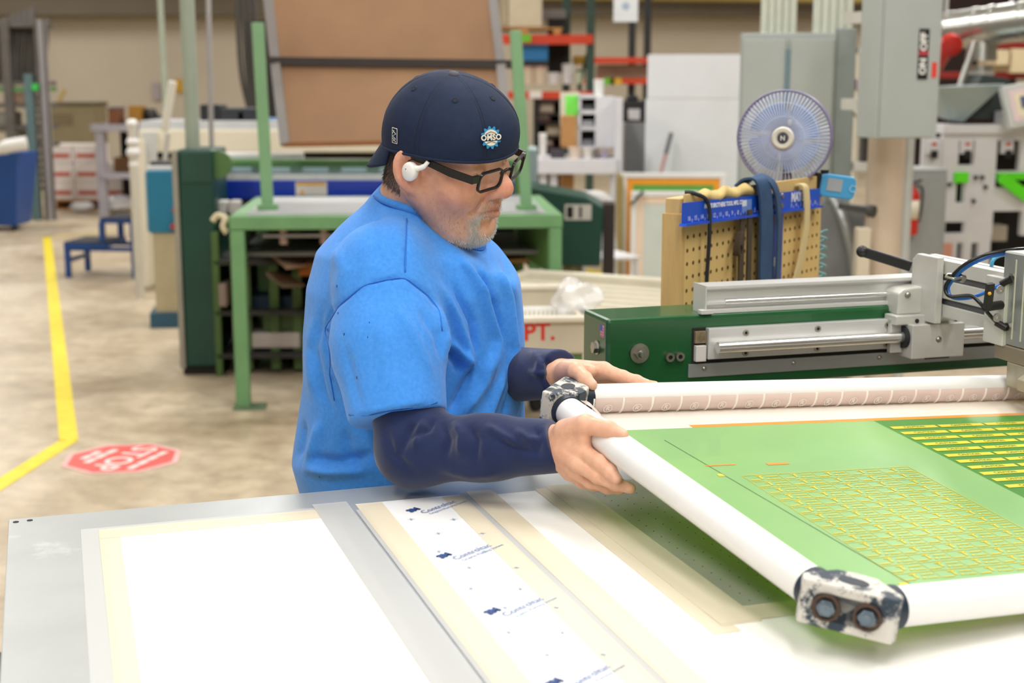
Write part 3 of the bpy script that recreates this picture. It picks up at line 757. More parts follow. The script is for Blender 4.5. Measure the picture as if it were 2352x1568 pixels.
# ------------------------------------------------------------------ implicit surface modelling for the figure
def A3(v):
    return np.array([v[0], v[1], v[2]], dtype=np.float32)
def smin(a, b, k):
    h = np.clip(0.5 + 0.5 * (b - a) / k, 0, 1)
    return b * (1 - h) + a * h - k * h * (1 - h)
def smax(a, b, k):
    return -smin(-a, -b, k)
def rcone(P, a, b, ra, rb):
    a = A3(a); b = A3(b); ab = b - a
    t = np.clip(((P - a) @ ab) / float(ab @ ab), 0, 1)
    d = P - a - t[:, None] * ab
    return np.sqrt((d * d).sum(1)) - (ra + (rb - ra) * t)
def ellip(P, c, r, R=None):
    q = P - A3(c)
    if R is not None:
        q = q @ R
    r = A3(r)
    k0 = np.sqrt(((q / r) ** 2).sum(1)); k1 = np.sqrt(((q / (r * r)) ** 2).sum(1))
    return k0 * (k0 - 1.0) / np.maximum(k1, 1e-6)
def chain(P, pts, rs, k=0.006):
    d = None
    for i in range(len(pts) - 1):
        e = rcone(P, pts[i], pts[i + 1], rs[i], rs[i + 1])
        d = e if d is None else smin(d, e, k)
    return d
def near(P, c, R, fn, far=0.2):
    "evaluate fn only inside a ball; elsewhere return a safe positive distance"
    d0 = np.sqrt(((P - A3(c)) ** 2).sum(1))
    out = np.maximum(d0 - R, 0) + far * 0.25
    m = d0 < R
    if m.any():
        out[m] = fn(P[m])
    return out
def mesh_sdf(fn, lo, hi, h, B=8, pad=0.012):
    "sparse surface nets: returns vertices and quads"
    lo = np.array(lo, dtype=np.float64); hi = np.array(hi, dtype=np.float64)
    nb = np.ceil((hi - lo) / (B * h)).astype(int)
    bi = np.stack(np.meshgrid(*[np.arange(n) for n in nb], indexing='ij'), -1).reshape(-1, 3)
    cen = lo + (bi + 0.5) * B * h
    d = fn(cen.astype(np.float32))
    bi = bi[np.abs(d) < B * h * 0.87 * 1.15 + pad]
    N = nb * B + 2
    g = np.arange(B + 1)
    loc = np.stack(np.meshgrid(g, g, g, indexing='ij'), -1).reshape(-1, 3)
    VK = []; VP = []; Q = []
    chunk = 400
    edges = [(0, 1), (2, 3), (4, 5), (6, 7), (0, 2), (1, 3), (4, 6), (5, 7), (0, 4), (1, 5), (2, 6), (3, 7)]
    co = [(i, j, k) for i in (0, 1) for j in (0, 1) for k in (0, 1)]
    for s in range(0, len(bi), chunk):
        b = bi[s:s + chunk]
        idx = b[:, None, :] * B + loc[None]
        P = (lo + idx.reshape(-1, 3) * h).astype(np.float32)
        v = fn(P).reshape(len(b), B + 1, B + 1, B + 1)
        c8 = np.stack([v[:, i:B + i, j:B + j, k:B + k] for (i, j, k) in co], -1)
        ins = c8 < 0
        mix = ins.any(-1) & ~ins.all(-1)
        w = np.argwhere(mix)
        if len(w) == 0:
            continue
        cv = c8[mix]; acc = np.zeros((len(w), 3)); cnt = np.zeros(len(w))
        for (p, q) in edges:
            a_ = cv[:, p]; b_ = cv[:, q]
            m = (a_ < 0) != (b_ < 0)
            t = np.where(m, a_ / np.where(m, a_ - b_, 1), 0)
            cp = np.array(co[p]); cq = np.array(co[q])
            acc += np.where(m[:, None], cp + t[:, None] * (cq - cp), 0); cnt += m
        cell = b[w[:, 0]] * B + w[:, 1:]
        VP.append(lo + (cell + acc / cnt[:, None]) * h)
        VK.append((cell[:, 0] * N[1] + cell[:, 1]) * N[2] + cell[:, 2])
        i0 = ins[mix]
        for ax, q in ((0, 4), (1, 2), (2, 1)):
            m = i0[:, 0] != i0[:, q]
            if not m.any(): continue
            c = cell[m]; u = np.zeros(3, int); u[(ax + 1) % 3] = 1; v_ = np.zeros(3, int); v_[(ax + 2) % 3] = 1
            quad_ = [c, c - u, c - u - v_, c - v_]
            ks = np.stack([(z[:, 0] * N[1] + z[:, 1]) * N[2] + z[:, 2] for z in quad_], 1)
            fl = i0[m][:, 0]
            ks[~fl] = ks[~fl][:, ::-1]
            Q.append(ks)
    VK = np.concatenate(VK); VP = np.concatenate(VP); Q = np.concatenate(Q)
    o = np.argsort(VK); VKs = VK[o]
    ix = np.searchsorted(VKs, Q); ix = np.clip(ix, 0, len(VKs) - 1)
    ok = (VKs[ix] == Q).all(1)
    return VP, o[ix[ok]]
def np_mesh(name, V, F, m, parent=None, smooth=True, cols=None):
    me = bpy.data.meshes.new(name)
    me.vertices.add(len(V)); me.vertices.foreach_set('co', np.asarray(V, dtype=np.float32).ravel())
    n = F.shape[1]
    me.loops.add(len(F) * n); me.loops.foreach_set('vertex_index', F.astype(np.int32).ravel())
    me.polygons.add(len(F)); me.polygons.foreach_set('loop_start', np.arange(0, len(F) * n, n, dtype=np.int32))
    me.polygons.foreach_set('loop_total', np.full(len(F), n, dtype=np.int32))
    me.update(calc_edges=True); me.validate()
    if smooth: me.shade_smooth()
    if cols is not None:
        ca = me.color_attributes.new('Col', 'FLOAT_COLOR', 'POINT')
        ca.data.foreach_set('color', np.concatenate([cols, np.ones((len(cols), 1))], 1).astype(np.float32).ravel())
    me.materials.append(m)
    o = bpy.data.objects.new(name, me); link(o, parent)
    return o
def normals_of(V, F):
    a = V[F[:, 0]]; b = V[F[:, 1]]; c = V[F[:, 2]]; d = V[F[:, 3]]
    fn_ = np.cross(c - a, d - b); n = np.zeros_like(V)
    for k in range(4):
        np.add.at(n, F[:, k], fn_)
    return n / np.maximum(np.linalg.norm(n, axis=1, keepdims=True), 1e-9)
def relax(V, F, it=2, lam=0.5):
    for _ in range(it):
        s = np.zeros_like(V); c = np.zeros(len(V))
        for k in range(4):
            for j in (1, 3):
                np.add.at(s, F[:, k], V[F[:, (k + j) % 4]]); np.add.at(c, F[:, k], 1)
        V = V + lam * (s / np.maximum(c, 1)[:, None] - V)
    return V
def proj_np(V):
    Z = CAMH - V[:, 2]; zc = V[:, 1] * CP + Z * SP; yc = Z * CP - V[:, 1] * SP
    return np.stack([1176 + FPX * V[:, 0] / zc, 784 + FPX * yc / zc], 1)
def fold_lines(V, nrm, lines):
    "cloth folds: each line is (points, width, height); raises or sinks the surface along it where it faces the room's front"
    P = proj_np(V); face = np.clip((-nrm[:, 1] + 0.15) / 0.35, 0, 1)
    off = np.zeros(len(V))
    for pts, w, hgt in lines:
        pts = np.array(pts, float)
        lo = pts.min(0) - 3 * w; hi = pts.max(0) + 3 * w
        m = ((P > lo) & (P < hi)).all(1)
        if not m.any(): continue
        Q = P[m]; best = np.full(len(Q), 1e9); tt = np.zeros(len(Q)); L = 0
        seg = np.linalg.norm(np.diff(pts, axis=0), axis=1); tot = seg.sum()
        for i in range(len(pts) - 1):
            ab = pts[i + 1] - pts[i]; t = np.clip(((Q - pts[i]) @ ab) / (ab @ ab), 0, 1)
            dd = np.linalg.norm(Q - pts[i] - t[:, None] * ab, axis=1); u = dd < best
            best[u] = dd[u]; tt[u] = (L + t[u] * seg[i]) / tot; L += seg[i]
        end = np.clip(np.minimum(tt, 1 - tt) / 0.25, 0.12, 1)
        off[m] += hgt * np.exp(-(best / w) ** 2) * end * face[m]
    return V + nrm * off[:, None]
def vnoise(V, scale, seed=0):
    "cheap smooth noise from summed sines"
    r = np.random.RandomState(seed); o = np.zeros(len(V))
    for _ in range(7):
        k = r.normal(size=3) * scale; o += np.sin(V @ k + r.uniform(0, 6.28))
    return o / 7

# ------------------------------------------------------------------ the man
man = thing('person', 'man in blue T-shirt and backwards navy cap gripping the printing screen', 'person')
PB = math.radians(10)
Fb = Vector((math.cos(PB), -math.sin(PB), 0)); Lb = Vector((math.sin(PB), math.cos(PB), 0)); Ub = Vector((0, 0, 1))
OB = W(950, 900, 2.40)
def TB(f, l, z):                      # body frame: forward, left, absolute height
    return Vector((OB.x, OB.y, 0)) + Fb * f + Lb * l + Ub * z
def bodyc(P):
    q = P - np.array([OB.x, OB.y, 0], dtype=np.float32)
    return q @ A3(Fb), q @ A3(Lb), P[:, 2]
HS = 1.05
ph, pp, prl = math.radians(29), math.radians(15.4), math.radians(12.5)
_F0 = Vector((math.cos(ph), -math.sin(ph), 0)); _L0 = Vector((math.sin(ph), math.cos(ph), 0)); _U0 = Vector((0, 0, 1))
HF = _F0 * math.cos(pp) - _U0 * math.sin(pp); _U = _U0 * math.cos(pp) + _F0 * math.sin(pp)
HL = _L0 * math.cos(prl) + _U * math.sin(prl); HU = _U * math.cos(prl) - _L0 * math.sin(prl)
HO = W(1022, 362, 2.31)
HM = Matrix((HF * HS, HL * HS, HU * HS)).transposed().to_4x4(); HM.translation = HO
HR = np.array([list(HF), list(HL), list(HU)], dtype=np.float32)      # rows: local axes
def headc(P):
    return ((P - A3(HO)) @ HR.T) / HS
def hp(x, y, z):
    return HM @ Vector((x, y, z))

# --- head in its own frame (x forward, y left, z up)
def sdf_head(Q):
    d = ellip(Q, (.000, 0, .034), (.092, .076, .083))
    d = smin(d, ellip(Q, (.047, 0, .034), (.048, .057, .042)), .02)               # forehead
    d = smin(d, ellip(Q, (.030, 0, -.028), (.062, .063, .066)), .03)              # face mass
    ys = np.abs(Q[:, 1]); S = np.stack([Q[:, 0], ys, Q[:, 2]], 1)
    d = smin(d, rcone(S, (.078, .010, .036), (.070, .050, .036), .014, .013), .014)   # brow
    d = smin(d, ellip(S, (.056, .045, -.022), (.034, .029, .034)), .022)          # cheek
    d = smin(d, rcone(S, (.000, .060, -.040), (.052, .034, -.088), .021, .022), .028) # jaw
    d = smin(d, ellip(Q, (.066, 0, -.048), (.034, .036, .036)), .022)             # mouth barrel
    d = smin(d, ellip(Q, (.071, 0, -.092), (.024, .030, .021)), .018)             # chin
    d = smin(d, ellip(Q, (.020, 0, -.098), (.058, .054, .034)), .030)             # double chin
    d = smax(d, -ellip(S, (.098, .033, .017), (.018, .021, .013)), .016)          # eye socket
    d = smin(d, ellip(S, (.0735, .033, .014), (.0145, .0175, .0125)), .006)       # lids
    d = smax(d, -ellip(S, (.090, .034, .0105), (.010, .0125, .0016)), .003)       # lid slit
    d = smin(d, ellip(S, (.074, .034, .001), (.010, .015, .006)), .010)           # bag under the eye
    d = smin(d, rcone(Q, (.082, 0, .028), (.106, 0, -.009), .0105, .0130), .012)  # nose bridge
    d = smin(d, ellip(Q, (.1075, 0, -.017), (.0170, .0175, .0150)), .008)         # nose tip
    d = smin(d, ellip(S, (.0945, .0165, -.022), (.0155, .0090, .0110)), .006)     # nostril wing
    d = smax(d, -ellip(S, (.107, .0072, -.0315), (.0062, .0038, .0050)), .003)    # nostril
    d = smax(d, -rcone(S, (.092, .024, -.018), (.081, .038, -.052), .0030, .0030), .010)  # smile crease
    d = smin(d, rcone(S, (.1010, 0, -.0450), (.0855, .0275, -.0545), .0064, .0040), .004)  # upper lip
    d = smin(d, rcone(S, (.1000, 0, -.0595), (.0850, .0265, -.0570), .0080, .0042), .004) # lower lip
    d = smax(d, -rcone(S, (.1095, 0, -.0525), (.090, .027, -.0565), .0016, .0014), .0025)  # mouth line
    d = smax(d, -rcone(S, (.098, 0, -.0730), (.090, .016, -.0730), .0045, .0030), .010)    # chin crease
    # ear
    ca, sa = math.cos(.30), math.sin(.30)
    E = np.stack([(S[:, 0] + .012), S[:, 1] - .083, S[:, 2] + .001], 1)
    ex = E[:, 0] * ca + E[:, 2] * sa; ez = -E[:, 0] * sa + E[:, 2] * ca; ey = E[:, 1] + .45 * ex
    Q2 = np.stack([ex, ey, ez], 1)
    e = ellip(Q2, (0, .002, 0), (.0185, .0075, .0320))
    e = smax(e, -ellip(Q2, (.003, .010, .003), (.0120, .0085, .0225)), .004)
    e = smin(e, ellip(Q2, (.004, .000, -.028), (.0095, .0065, .0105)), .006)
    e = smin(e, ellip(Q2, (.012, .003, -.004), (.004, .005, .007)), .003)
    d = smin(d, e, .006)
    return d * HS
NECK0 = hp(-.030, 0, -.035); NECK1 = TB(.012, 0, 1.375); CHEST = TB(0, 0, 1.24); PELV = TB(0, 0, .93)
SR = TB(.0, -.185, 1.305); SLf = TB(.0, .185, 1.305)
ER = W(950, 1032, 2.10); WR = W(1258, 1018, 2.03)
ELf = W(1085, 862, 2.45); WLf = W(1278, 862, 2.255)
def J(*a):
    return [W(*q) for q in a]
HANDR = dict(
    thumb=(J((1298, 988, 1.990), (1345, 975, 1.955), (1400, 987, 1.930), (1430, 998, 1.915)), (.0165, .0138, .0118, .0085)),
    index=(J((1304, 1016, 1.985), (1340, 1038, 1.955), (1377, 1062, 1.925), (1401, 1083, 1.905), (1416, 1099, 1.896)), (.0155, .0124, .0110, .0100, .0080)),
    middle=(J((1300, 1034, 1.985), (1328, 1064, 1.952), (1374, 1093, 1.925), (1414, 1110, 1.908), (1448, 1121, 1.903)), (.0155, .0122, .0108, .0098, .0078)),
    ring=(J((1296, 1044, 1.990), (1318, 1080, 1.968), (1358, 1106, 1.952), (1396, 1118, 1.945), (1424, 1124, 1.944)), (.015, .0115, .0102, .0094, .0074)),
    little=(J((1292, 1050, 1.995), (1308, 1084, 1.982), (1338, 1106, 1.978), (1364, 1114, 1.976), (1384, 1118, 1.976)), (.014, .0105, .0092, .0084, .0068)))
HANDL = dict(
    thumb=(J((1300, 850, 2.215), (1323, 852, 2.182), (1343, 870, 2.155), (1360, 884, 2.140)), (.0160, .0135, .0116, .0086)),
    index=(J((1314, 846, 2.250), (1386, 850, 2.232), (1430, 866, 2.222), (1462, 875, 2.216), (1486, 881, 2.213)), (.0150, .0124, .0108, .0096, .0074)),
    middle=(J((1312, 860, 2.262), (1382, 868, 2.252), (1434, 879, 2.246), (1476, 883, 2.242), (1504, 885, 2.240)), (.0150, .0122, .0106, .0096, .0074)),
    ring=(J((1310, 872, 2.266), (1374, 884, 2.262), (1422, 893, 2.262), (1456, 898, 2.26), (1482, 901, 2.26)), (.0145, .0115, .0102, .0092, .0072)),
    little=(J((1306, 882, 2.266), (1362, 896, 2.266), (1398, 905, 2.268), (1424, 910, 2.27), (1444, 913, 2.27)), (.0135, .0105, .0092, .0082, .0068)))
def sdf_hand(P, H, wr, palm):
    d = None
    for nm, (pts, rs) in H.items():
        e = chain(P, pts, rs, .003)
        # knuckle swellings
        for i in range(1, len(pts) - 1):
            e = smin(e, np.sqrt(((P - A3(pts[i])) ** 2).sum(1)) - rs[i] * 1.06, .003)
        kk = .0022 if nm != 'thumb' else .005
        d = e if d is None else smin(d, e, kk)
    for q, r0, r1 in palm:
        d = smin(d, rcone(P, wr, q, r0, r1), .007)
    return d
def web(H):
    return [(H['index'][0][1], .026, .0118), (H['middle'][0][1], .026, .0116), (H['ring'][0][1], .024, .0112), (H['little'][0][1], .022, .0104), (H['thumb'][0][1], .022, .0125), (H['index'][0][1] * .55 + H['thumb'][0][1] * .45, .022, .010)]
def sdf_body(P):
    d = rcone(P, NECK0, NECK1, .066, .074)
    d = smin(d, rcone(P, NECK1, CHEST, .074, .10), .02)
    d = smin(d, rcone(P, CHEST, PELV, .11, .12), .03)
    for S_, E_, W_ in ((SR, ER, WR), (SLf, ELf, WLf)):
        d = smin(d, rcone(P, TB(.01, 0, 1.29), S_ - Ub * .03, .05, .04), .02)
        d = smin(d, rcone(P, S_, E_, .048, .040), .02)
        d = smin(d, rcone(P, E_, W_, .040, .028), .012)
    d = smin(d, near(P, W(1340, 1045, 1.97), .17, lambda q: sdf_hand(q, HANDR, A3(WR), web(HANDR))), .008)
    d = smin(d, near(P, W(1385, 868, 2.23), .17, lambda q: sdf_hand(q, HANDL, A3(WLf), web(HANDL))), .008)
    d = smin(d, near(P, HO + HF * .01 * HS, .19, lambda q: sdf_head(headc(q))), .022)
    return d
V, F = mesh_sdf(sdf_body, (-.45, 1.85, .80), (.36, 2.78, 1.66), .0021)
V = relax(V, F, 1, .35)
# skin colours by place on the body
Q = headc(V); S = np.stack([Q[:, 0], np.abs(Q[:, 1]), Q[:, 2]], 1)
inhead = (np.linalg.norm(Q - np.array([.02, 0, 0]), axis=1) < .16)
def blob(c, r):
    return np.exp(-(((S - np.array(c)) / np.array(r)) ** 2).sum(1)) * inhead
def mixc(base, col, w):
    c = np.array(lin(col)[:3]); return base * (1 - w[:, None]) + c * w[:, None]
C_ = np.tile(np.array(lin('E6B498')[:3]), (len(V), 1))
C_ = mixc(C_, 'C98C74', 0.5 * np.clip(vnoise(V, 60, 3), 0, 1)); C_ = mixc(C_, 'E6B899', 0.5 * np.clip(vnoise(V, 45, 5), 0, 1))
C_ = mixc(C_, 'D27A66', 0.75 * blob((.113, 0, -.015), (.022, .022, .018)))
C_ = mixc(C_, 'C9806A', 0.55 * blob((.07, .055, -.02), (.04, .04, .035)))
C_ = mixc(C_, 'C4705E', 0.6 * blob((-.005, .085, 0), (.03, .02, .04)))
C_ = mixc(C_, 'B98A7C', 0.5 * blob((.02, .055, -.075), (.055, .06, .04)))
C_ = mixc(C_, 'B4685C', 0.9 * np.clip(blob((.1, 0, -.0475), (.012, .026, .0055)) + blob((.098, 0, -.0590), (.012, .025, .0065)), 0, 1))
C_ = mixc(C_, '7A4038', 0.8 * np.clip(blob((.100, .0, -.0530), (.02, .030, .0016)), 0, 1))
C_ = mixc(C_, '5A3A30', 0.7 * np.clip(blob((.086, .034, .0105), (.014, .014, .0022)), 0, 1))
C_ = mixc(C_, '9C6048', 0.6 * blob((.098, .012, -.034), (.014, .014, .005)))
stub = np.clip(.9 * blob((.055, .022, -.108), (.035, .034, .016)) + .5 * blob((.088, .031, -.064), (.010, .006, .018)), 0, 1)
rzg = np.sqrt((S[:, 1] * 1.05) ** 2 + (S[:, 2] + .078) ** 2)
C_ = mixc(C_, 'DCD2C8', np.clip(.6 * np.exp(-((rzg - .0335) / .0068) ** 2) * (S[:, 0] > .035) * np.clip((-.052 - S[:, 2]) / .012, 0, 1) * inhead + .5 * stub, 0, .8))
hairz = ((Q[:, 0] < -.035) & (Q[:, 2] > -.055) & (Q[:, 2] < .05) & inhead)
C_ = mixc(C_, '6E6058', 0.75 * hairz.astype(float))
# finger nails
for H in (HANDR, HANDL):
    for nm in ('thumb', 'index'):
        tip = np.array(H[nm][0][-1])
        dn = V - tip; C_ = mixc(C_, 'E6BBA6', 0.7 * np.exp(-(dn ** 2).sum(1) / .0085 ** 2) * (dn[:, 1] < .002))
M_SKIN = bpy.data.materials.new('skin'); M_SKIN.use_nodes = True
nt = M_SKIN.node_tree; b = nt.nodes['Principled BSDF']
at = nt.nodes.new('ShaderNodeVertexColor'); at.layer_name = 'Col'
n1 = nt.nodes.new('ShaderNodeTexNoise'); n1.inputs['Scale'].default_value = 95; n1.inputs['Detail'].default_value = 6
tc = nt.nodes.new('ShaderNodeTexCoord'); nt.links.new(tc.outputs['Object'], n1.inputs['Vector'])
cr = nt.nodes.new('ShaderNodeValToRGB'); cr.color_ramp.elements[0].position = .3; cr.color_ramp.elements[0].color = (.82, .74, .71, 1); cr.color_ramp.elements[1].position = .65; cr.color_ramp.elements[1].color = (1, 1, 1, 1)
mx = nt.nodes.new('ShaderNodeMix'); mx.data_type = 'RGBA'; mx.blend_type = 'MULTIPLY'; mx.inputs[0].default_value = .6
nt.links.new(n1.outputs[0], cr.inputs[0]); nt.links.new(at.outputs[0], mx.inputs[6]); nt.links.new(cr.outputs[0], mx.inputs[7])
nt.links.new(mx.outputs[2], b.inputs['Base Color'])
b.inputs['Roughness'].default_value = .46; b.inputs['Subsurface Weight'].default_value = .12; b.inputs['Subsurface Radius'].default_value = (.010, .004, .002); b.inputs['Subsurface Scale'].default_value = .6
bp = nt.nodes.new('ShaderNodeBump'); bp.inputs['Strength'].default_value = .25; bp.inputs['Distance'].default_value = .0008
n2 = nt.nodes.new('ShaderNodeTexNoise'); n2.inputs['Scale'].default_value = 420; n2.inputs['Detail'].default_value = 3
nt.links.new(tc.outputs['Object'], n2.inputs['Vector']); nt.links.new(n2.outputs[0], bp.inputs['Height']); nt.links.new(bp.outputs[0], b.inputs['Normal'])
body = np_mesh('body', V, F, M_SKIN, man, cols=C_)
BN = normals_of(V, F); BV = V; BQ = Q; BS = S
# eyes
for sy in (-1, 1):
    mb = MB(); mb.ball((0, 0, 0), .0118, n=18, m=12); o = mb.build('eyeball', mat('eye_white', 'E6DED6', .2), man, smooth=True)
    o.data.transform(Matrix.Translation(hp(.0745, .033 * sy, .012)))
# short beard, hair and brows as fine strands
def strands(name, mask, n, ln, rad, m, dirf, seed, jit=.35):
    r = np.random.RandomState(seed); idx = np.flatnonzero(mask > r.uniform(size=len(mask)))
    if len(idx) == 0: return None
    idx = idx[r.randint(0, len(idx), n)]
    vs = []; fs = []
    for k, i in enumerate(idx):
        p = Vector(BV[i]) + Vector(r.normal(size=3) * .0009); nn = Vector(BN[i])
        d = (nn * .55 + dirf(BQ[i]) * .8 + Vector(r.normal(size=3)) * jit).normalized()
        l = ln * r.uniform(.6, 1.25); x, y, z = basis(d); b0 = len(vs)
        for a in (0, 2.09, 4.19):
            vs.append(tuple(p - d * .001 + (x * math.cos(a) + y * math.sin(a)) * rad))
        for a in (0, 2.09, 4.19):
            vs.append(tuple(p + d * l * .6 + (x * math.cos(a) + y * math.sin(a)) * rad * .8))
        vs.append(tuple(p + d * l - HU * l * .15))
        fs += [(b0, b0 + 1, b0 + 4, b0 + 3), (b0 + 1, b0 + 2, b0 + 5, b0 + 4), (b0 + 2, b0, b0 + 3, b0 + 5), (b0 + 3, b0 + 4, b0 + 6), (b0 + 4, b0 + 5, b0 + 6), (b0 + 5, b0 + 3, b0 + 6)]
    mb = MB(); mb.v = vs; mb.f = fs
    o = mb.build(name, m, man, smooth=True, fixn=False); o['kind'] = 'stuff'
    return o
def sel(c, r):
    return np.exp(-(((BS - np.array(c)) / np.array(r)) ** 2).sum(1)) * inhead
M_BEARD = mat('white_grey_beard', 'F1EDE6', .55, var=.12, vscale=60); M_HAIR = mat('short_grey_hair', '6C625A', .55, var=.2, vscale=80)
rz_g = np.sqrt((BS[:, 1] * 1.05) ** 2 + (BS[:, 2] + .078) ** 2)
goat = np.exp(-((rz_g - .0335) / .0068) ** 2) * (BS[:, 0] > .035) * np.clip((-.052 - BS[:, 2]) / .012, 0, 1) * inhead
under = np.exp(-(((BS - np.array((.050, .018, -.112))) / np.array((.034, .030, .012))) ** 2).sum(1)) * inhead
strands('beard', np.clip(goat + .8 * under, 0, 1), 2600, .0052, .00036, M_BEARD, lambda q: -HU * .7 + HF * .1, 1, .3)
strands('moustache', np.clip(sel((.1035, .010, -.0385), (.008, .014, .0045)) + sel((.094, .024, -.044), (.008, .007, .006)), 0, 1), 150, .0045, .00028, M_BEARD, lambda q: -HU * .9 + HL * (.4 if q[1] > 0 else -.4), 2)
strands('stubble', np.clip(.5 * sel((.03, .055, -.075), (.045, .03, .025)), 0, 1), 1500, .0026, .00022, mat('grey_stubble', 'B5A79C', .6), lambda q: -HU, 4)
strands('hair', hairz.astype(float), 3800, .006, .0003, M_HAIR, lambda q: -HU * 1.2, 3, .2)
strands('eyebrow', sel((.087, .032, .037), (.010, .016, .0035)), 500, .006, .00026, mat('brow_hair', '6B5546', .6), lambda q: HL * (1.0 if q[1] > 0 else -1.0), 6)

# --- T-shirt
ZS = np.array([.84, .90, .955, 1.03, 1.10, 1.18, 1.26, 1.32, 1.36, 1.40, 1.44, 1.48])
AS = np.array([.165, .188, .201, .196, .190, .188, .181, .166, .138, .104, .080, .06])
BS_ = np.array([.185, .200, .203, .198, .195, .197, .198, .178, .132, .098, .080, .06])
FS = np.array([-.010, -.010, -.012, -.004, .002, .003, .004, .007, .014, .026, .038, .05])
def stack(P, grow=0.0):
    f, l, z = bodyc(P)
    a = np.interp(z, ZS, AS) + grow; b_ = np.interp(z, ZS, BS_) + grow; c = np.interp(z, ZS, FS)
    q = np.sqrt(((f - c) / a) ** 2 + (l / b_) ** 2)
    return (q - 1) * np.minimum(a, b_) * .93
LOOPC = TB(.036, 0, 1.396); TILT = math.radians(40)
LA = Fb * math.cos(TILT) - Ub * math.sin(TILT); LN = Fb * math.sin(TILT) + Ub * math.cos(TILT)
HEMR = W(914, 962, 2.12); HEML = ELf + (SLf - ELf) * .35
def sdf_shirt(P):
    d = stack(P)
    for s_, S_ in ((-1, SR), (1, SLf)):
        d = smin(d, rcone(P, TB(.012, .065 * s_, 1.352), S_, .046, .072), .04)
    mid = SR + (HEMR - SR) * .5 + Vector((-.004, 0, 0))
    slv = smin(rcone(P, SR + Vector((0, .01, .0)), mid, .079, .087), rcone(P, mid, HEMR, .087, .076), .02)
    ax = A3((HEMR - SR).normalized()); hc = A3(HEMR)
    cut = (P - hc) @ ax + .04 * ((P - hc) @ np.array([1, 0, 0], dtype=np.float32))
    slv = smax(slv, cut, .004)
    d = smin(d, slv, .028)
    slv = rcone(P, SLf, HEML, .080, .076)
    axl = A3((HEML - SLf).normalized()); slv = smax(slv, (P - A3(HEML)) @ axl, .004)
    d = smin(d, slv, .028)
    d = smax(d, (P - A3(LOOPC)) @ A3(LN), .006)                       # neck opening
    nk = rcone(P, LOOPC - LN * .03, LOOPC + LN * .1, .078, .086)
    d = smax(d, -nk, .006)
    d = smax(d, .872 - P[:, 2] + .05 * (bodyc(P)[0]), .006)
    return d
V, F = mesh_sdf(sdf_shirt, (-.50, 1.95, .82), (.20, 2.82, 1.50), .0042, pad=.02)
V = relax(V, F, 3, .5)
N_ = normals_of(V, F)
V = V + N_ * (.0016 * vnoise(V, 26, 11) + .0008 * vnoise(V, 60, 12))[:, None]
FOLDS = [
    # sleeve: shoulder seam and long soft creases
    ([(838, 652), (880, 642), (930, 636)], 5, -.0030), ([(930, 636), (985, 676), (1012, 716)], 5, -.0030), ([(838, 652), (770, 705), (742, 755), (760, 850)], 5, -.0028),
    ([(905, 690), (960, 790), (1000, 880)], 14, .0035), ([(870, 720), (890, 830), (900, 930)], 22, .0022), ([(790, 790), (810, 880), (830, 950)], 16, -.003),
    ([(960, 700), (1005, 770), (1018, 830)], 12, -.0045), ([(1000, 690), (1022, 760), (1024, 840)], 10, .005),
    # hem of the sleeve
    ([(800, 952), (860, 952), (940, 938), (1018, 918)], 4, -.0016),
    # armpit and chest drapes
    ([(1026, 800), (1050, 830), (1062, 860)], 12, -.009), ([(1030, 780), (1075, 830), (1090, 850)], 12, .006),
    ([(1000, 640), (1050, 730), (1075, 800), (1068, 880)], 13, .006), ([(1035, 640), (1085, 740), (1100, 830)], 11, -.006),
    ([(1060, 590), (1110, 680), (1140, 780), (1125, 900)], 12, .0065), ([(1090, 590), (1140, 700), (1160, 800)], 11, -.0055),
    ([(1120, 560), (1165, 680), (1180, 800), (1160, 950)], 12, .006), ([(1150, 560), (1185, 700), (1195, 800)], 9, -.005),
    ([(1055, 590), (1095, 640), (1120, 690)], 9, .003),
    ([(1130, 800), (1110, 880), (1060, 960)], 14, .006), ([(1100, 830), (1060, 900), (1030, 960)], 13, -.006), ([(1160, 850), (1130, 930), (1110, 990)], 11, .005), ([(1180, 830), (1165, 920), (1150, 980)], 9, -.004),
    # seam over the shoulder, back folds
    ([(934, 498), (932, 570), (930, 634)], 4, -.0022), ([(745, 700), (720, 800), (740, 900), (770, 960)], 12, -.005), ([(722, 720), (712, 820), (720, 930)], 14, .004),
    ([(790, 980), (800, 1040), (830, 1090)], 18, -.005), ([(740, 960), (720, 1030), (705, 1080)], 14, .006), ([(700, 960), (690, 1030), (680, 1060)], 9, -.005),
    ([(690, 1075), (760, 1085), (850, 1080)], 14, .007), ([(700, 1050), (780, 1060), (870, 1040)], 14, -.006), ([(760, 560), (790, 620), (770, 690)], 20, .003), ([(860, 470), (880, 560), (860, 620)], 18, -.003)]
V = fold_lines(V, N_, [(p, w * (.66 if min(q[0] for q in p) > 990 else .8), h * (2.1 if min(q[0] for q in p) > 990 else 1.7)) for p, w, h in FOLDS])
V = relax(V, F, 1, .4)
M_SHIRT = mat('blue_jersey', '4A98F0', .88, var=.05, vscale=160, col2='3E8CE6', bump=.35, bscale=900, spec=.2)
M_SHIRT.node_tree.nodes['Principled BSDF'].inputs['Sheen Weight'].default_value = .2
shirt = np_mesh('t_shirt', V, F, M_SHIRT, man); shirt['label'] = 'bright blue short-sleeved T-shirt'
SV, SF = V, F
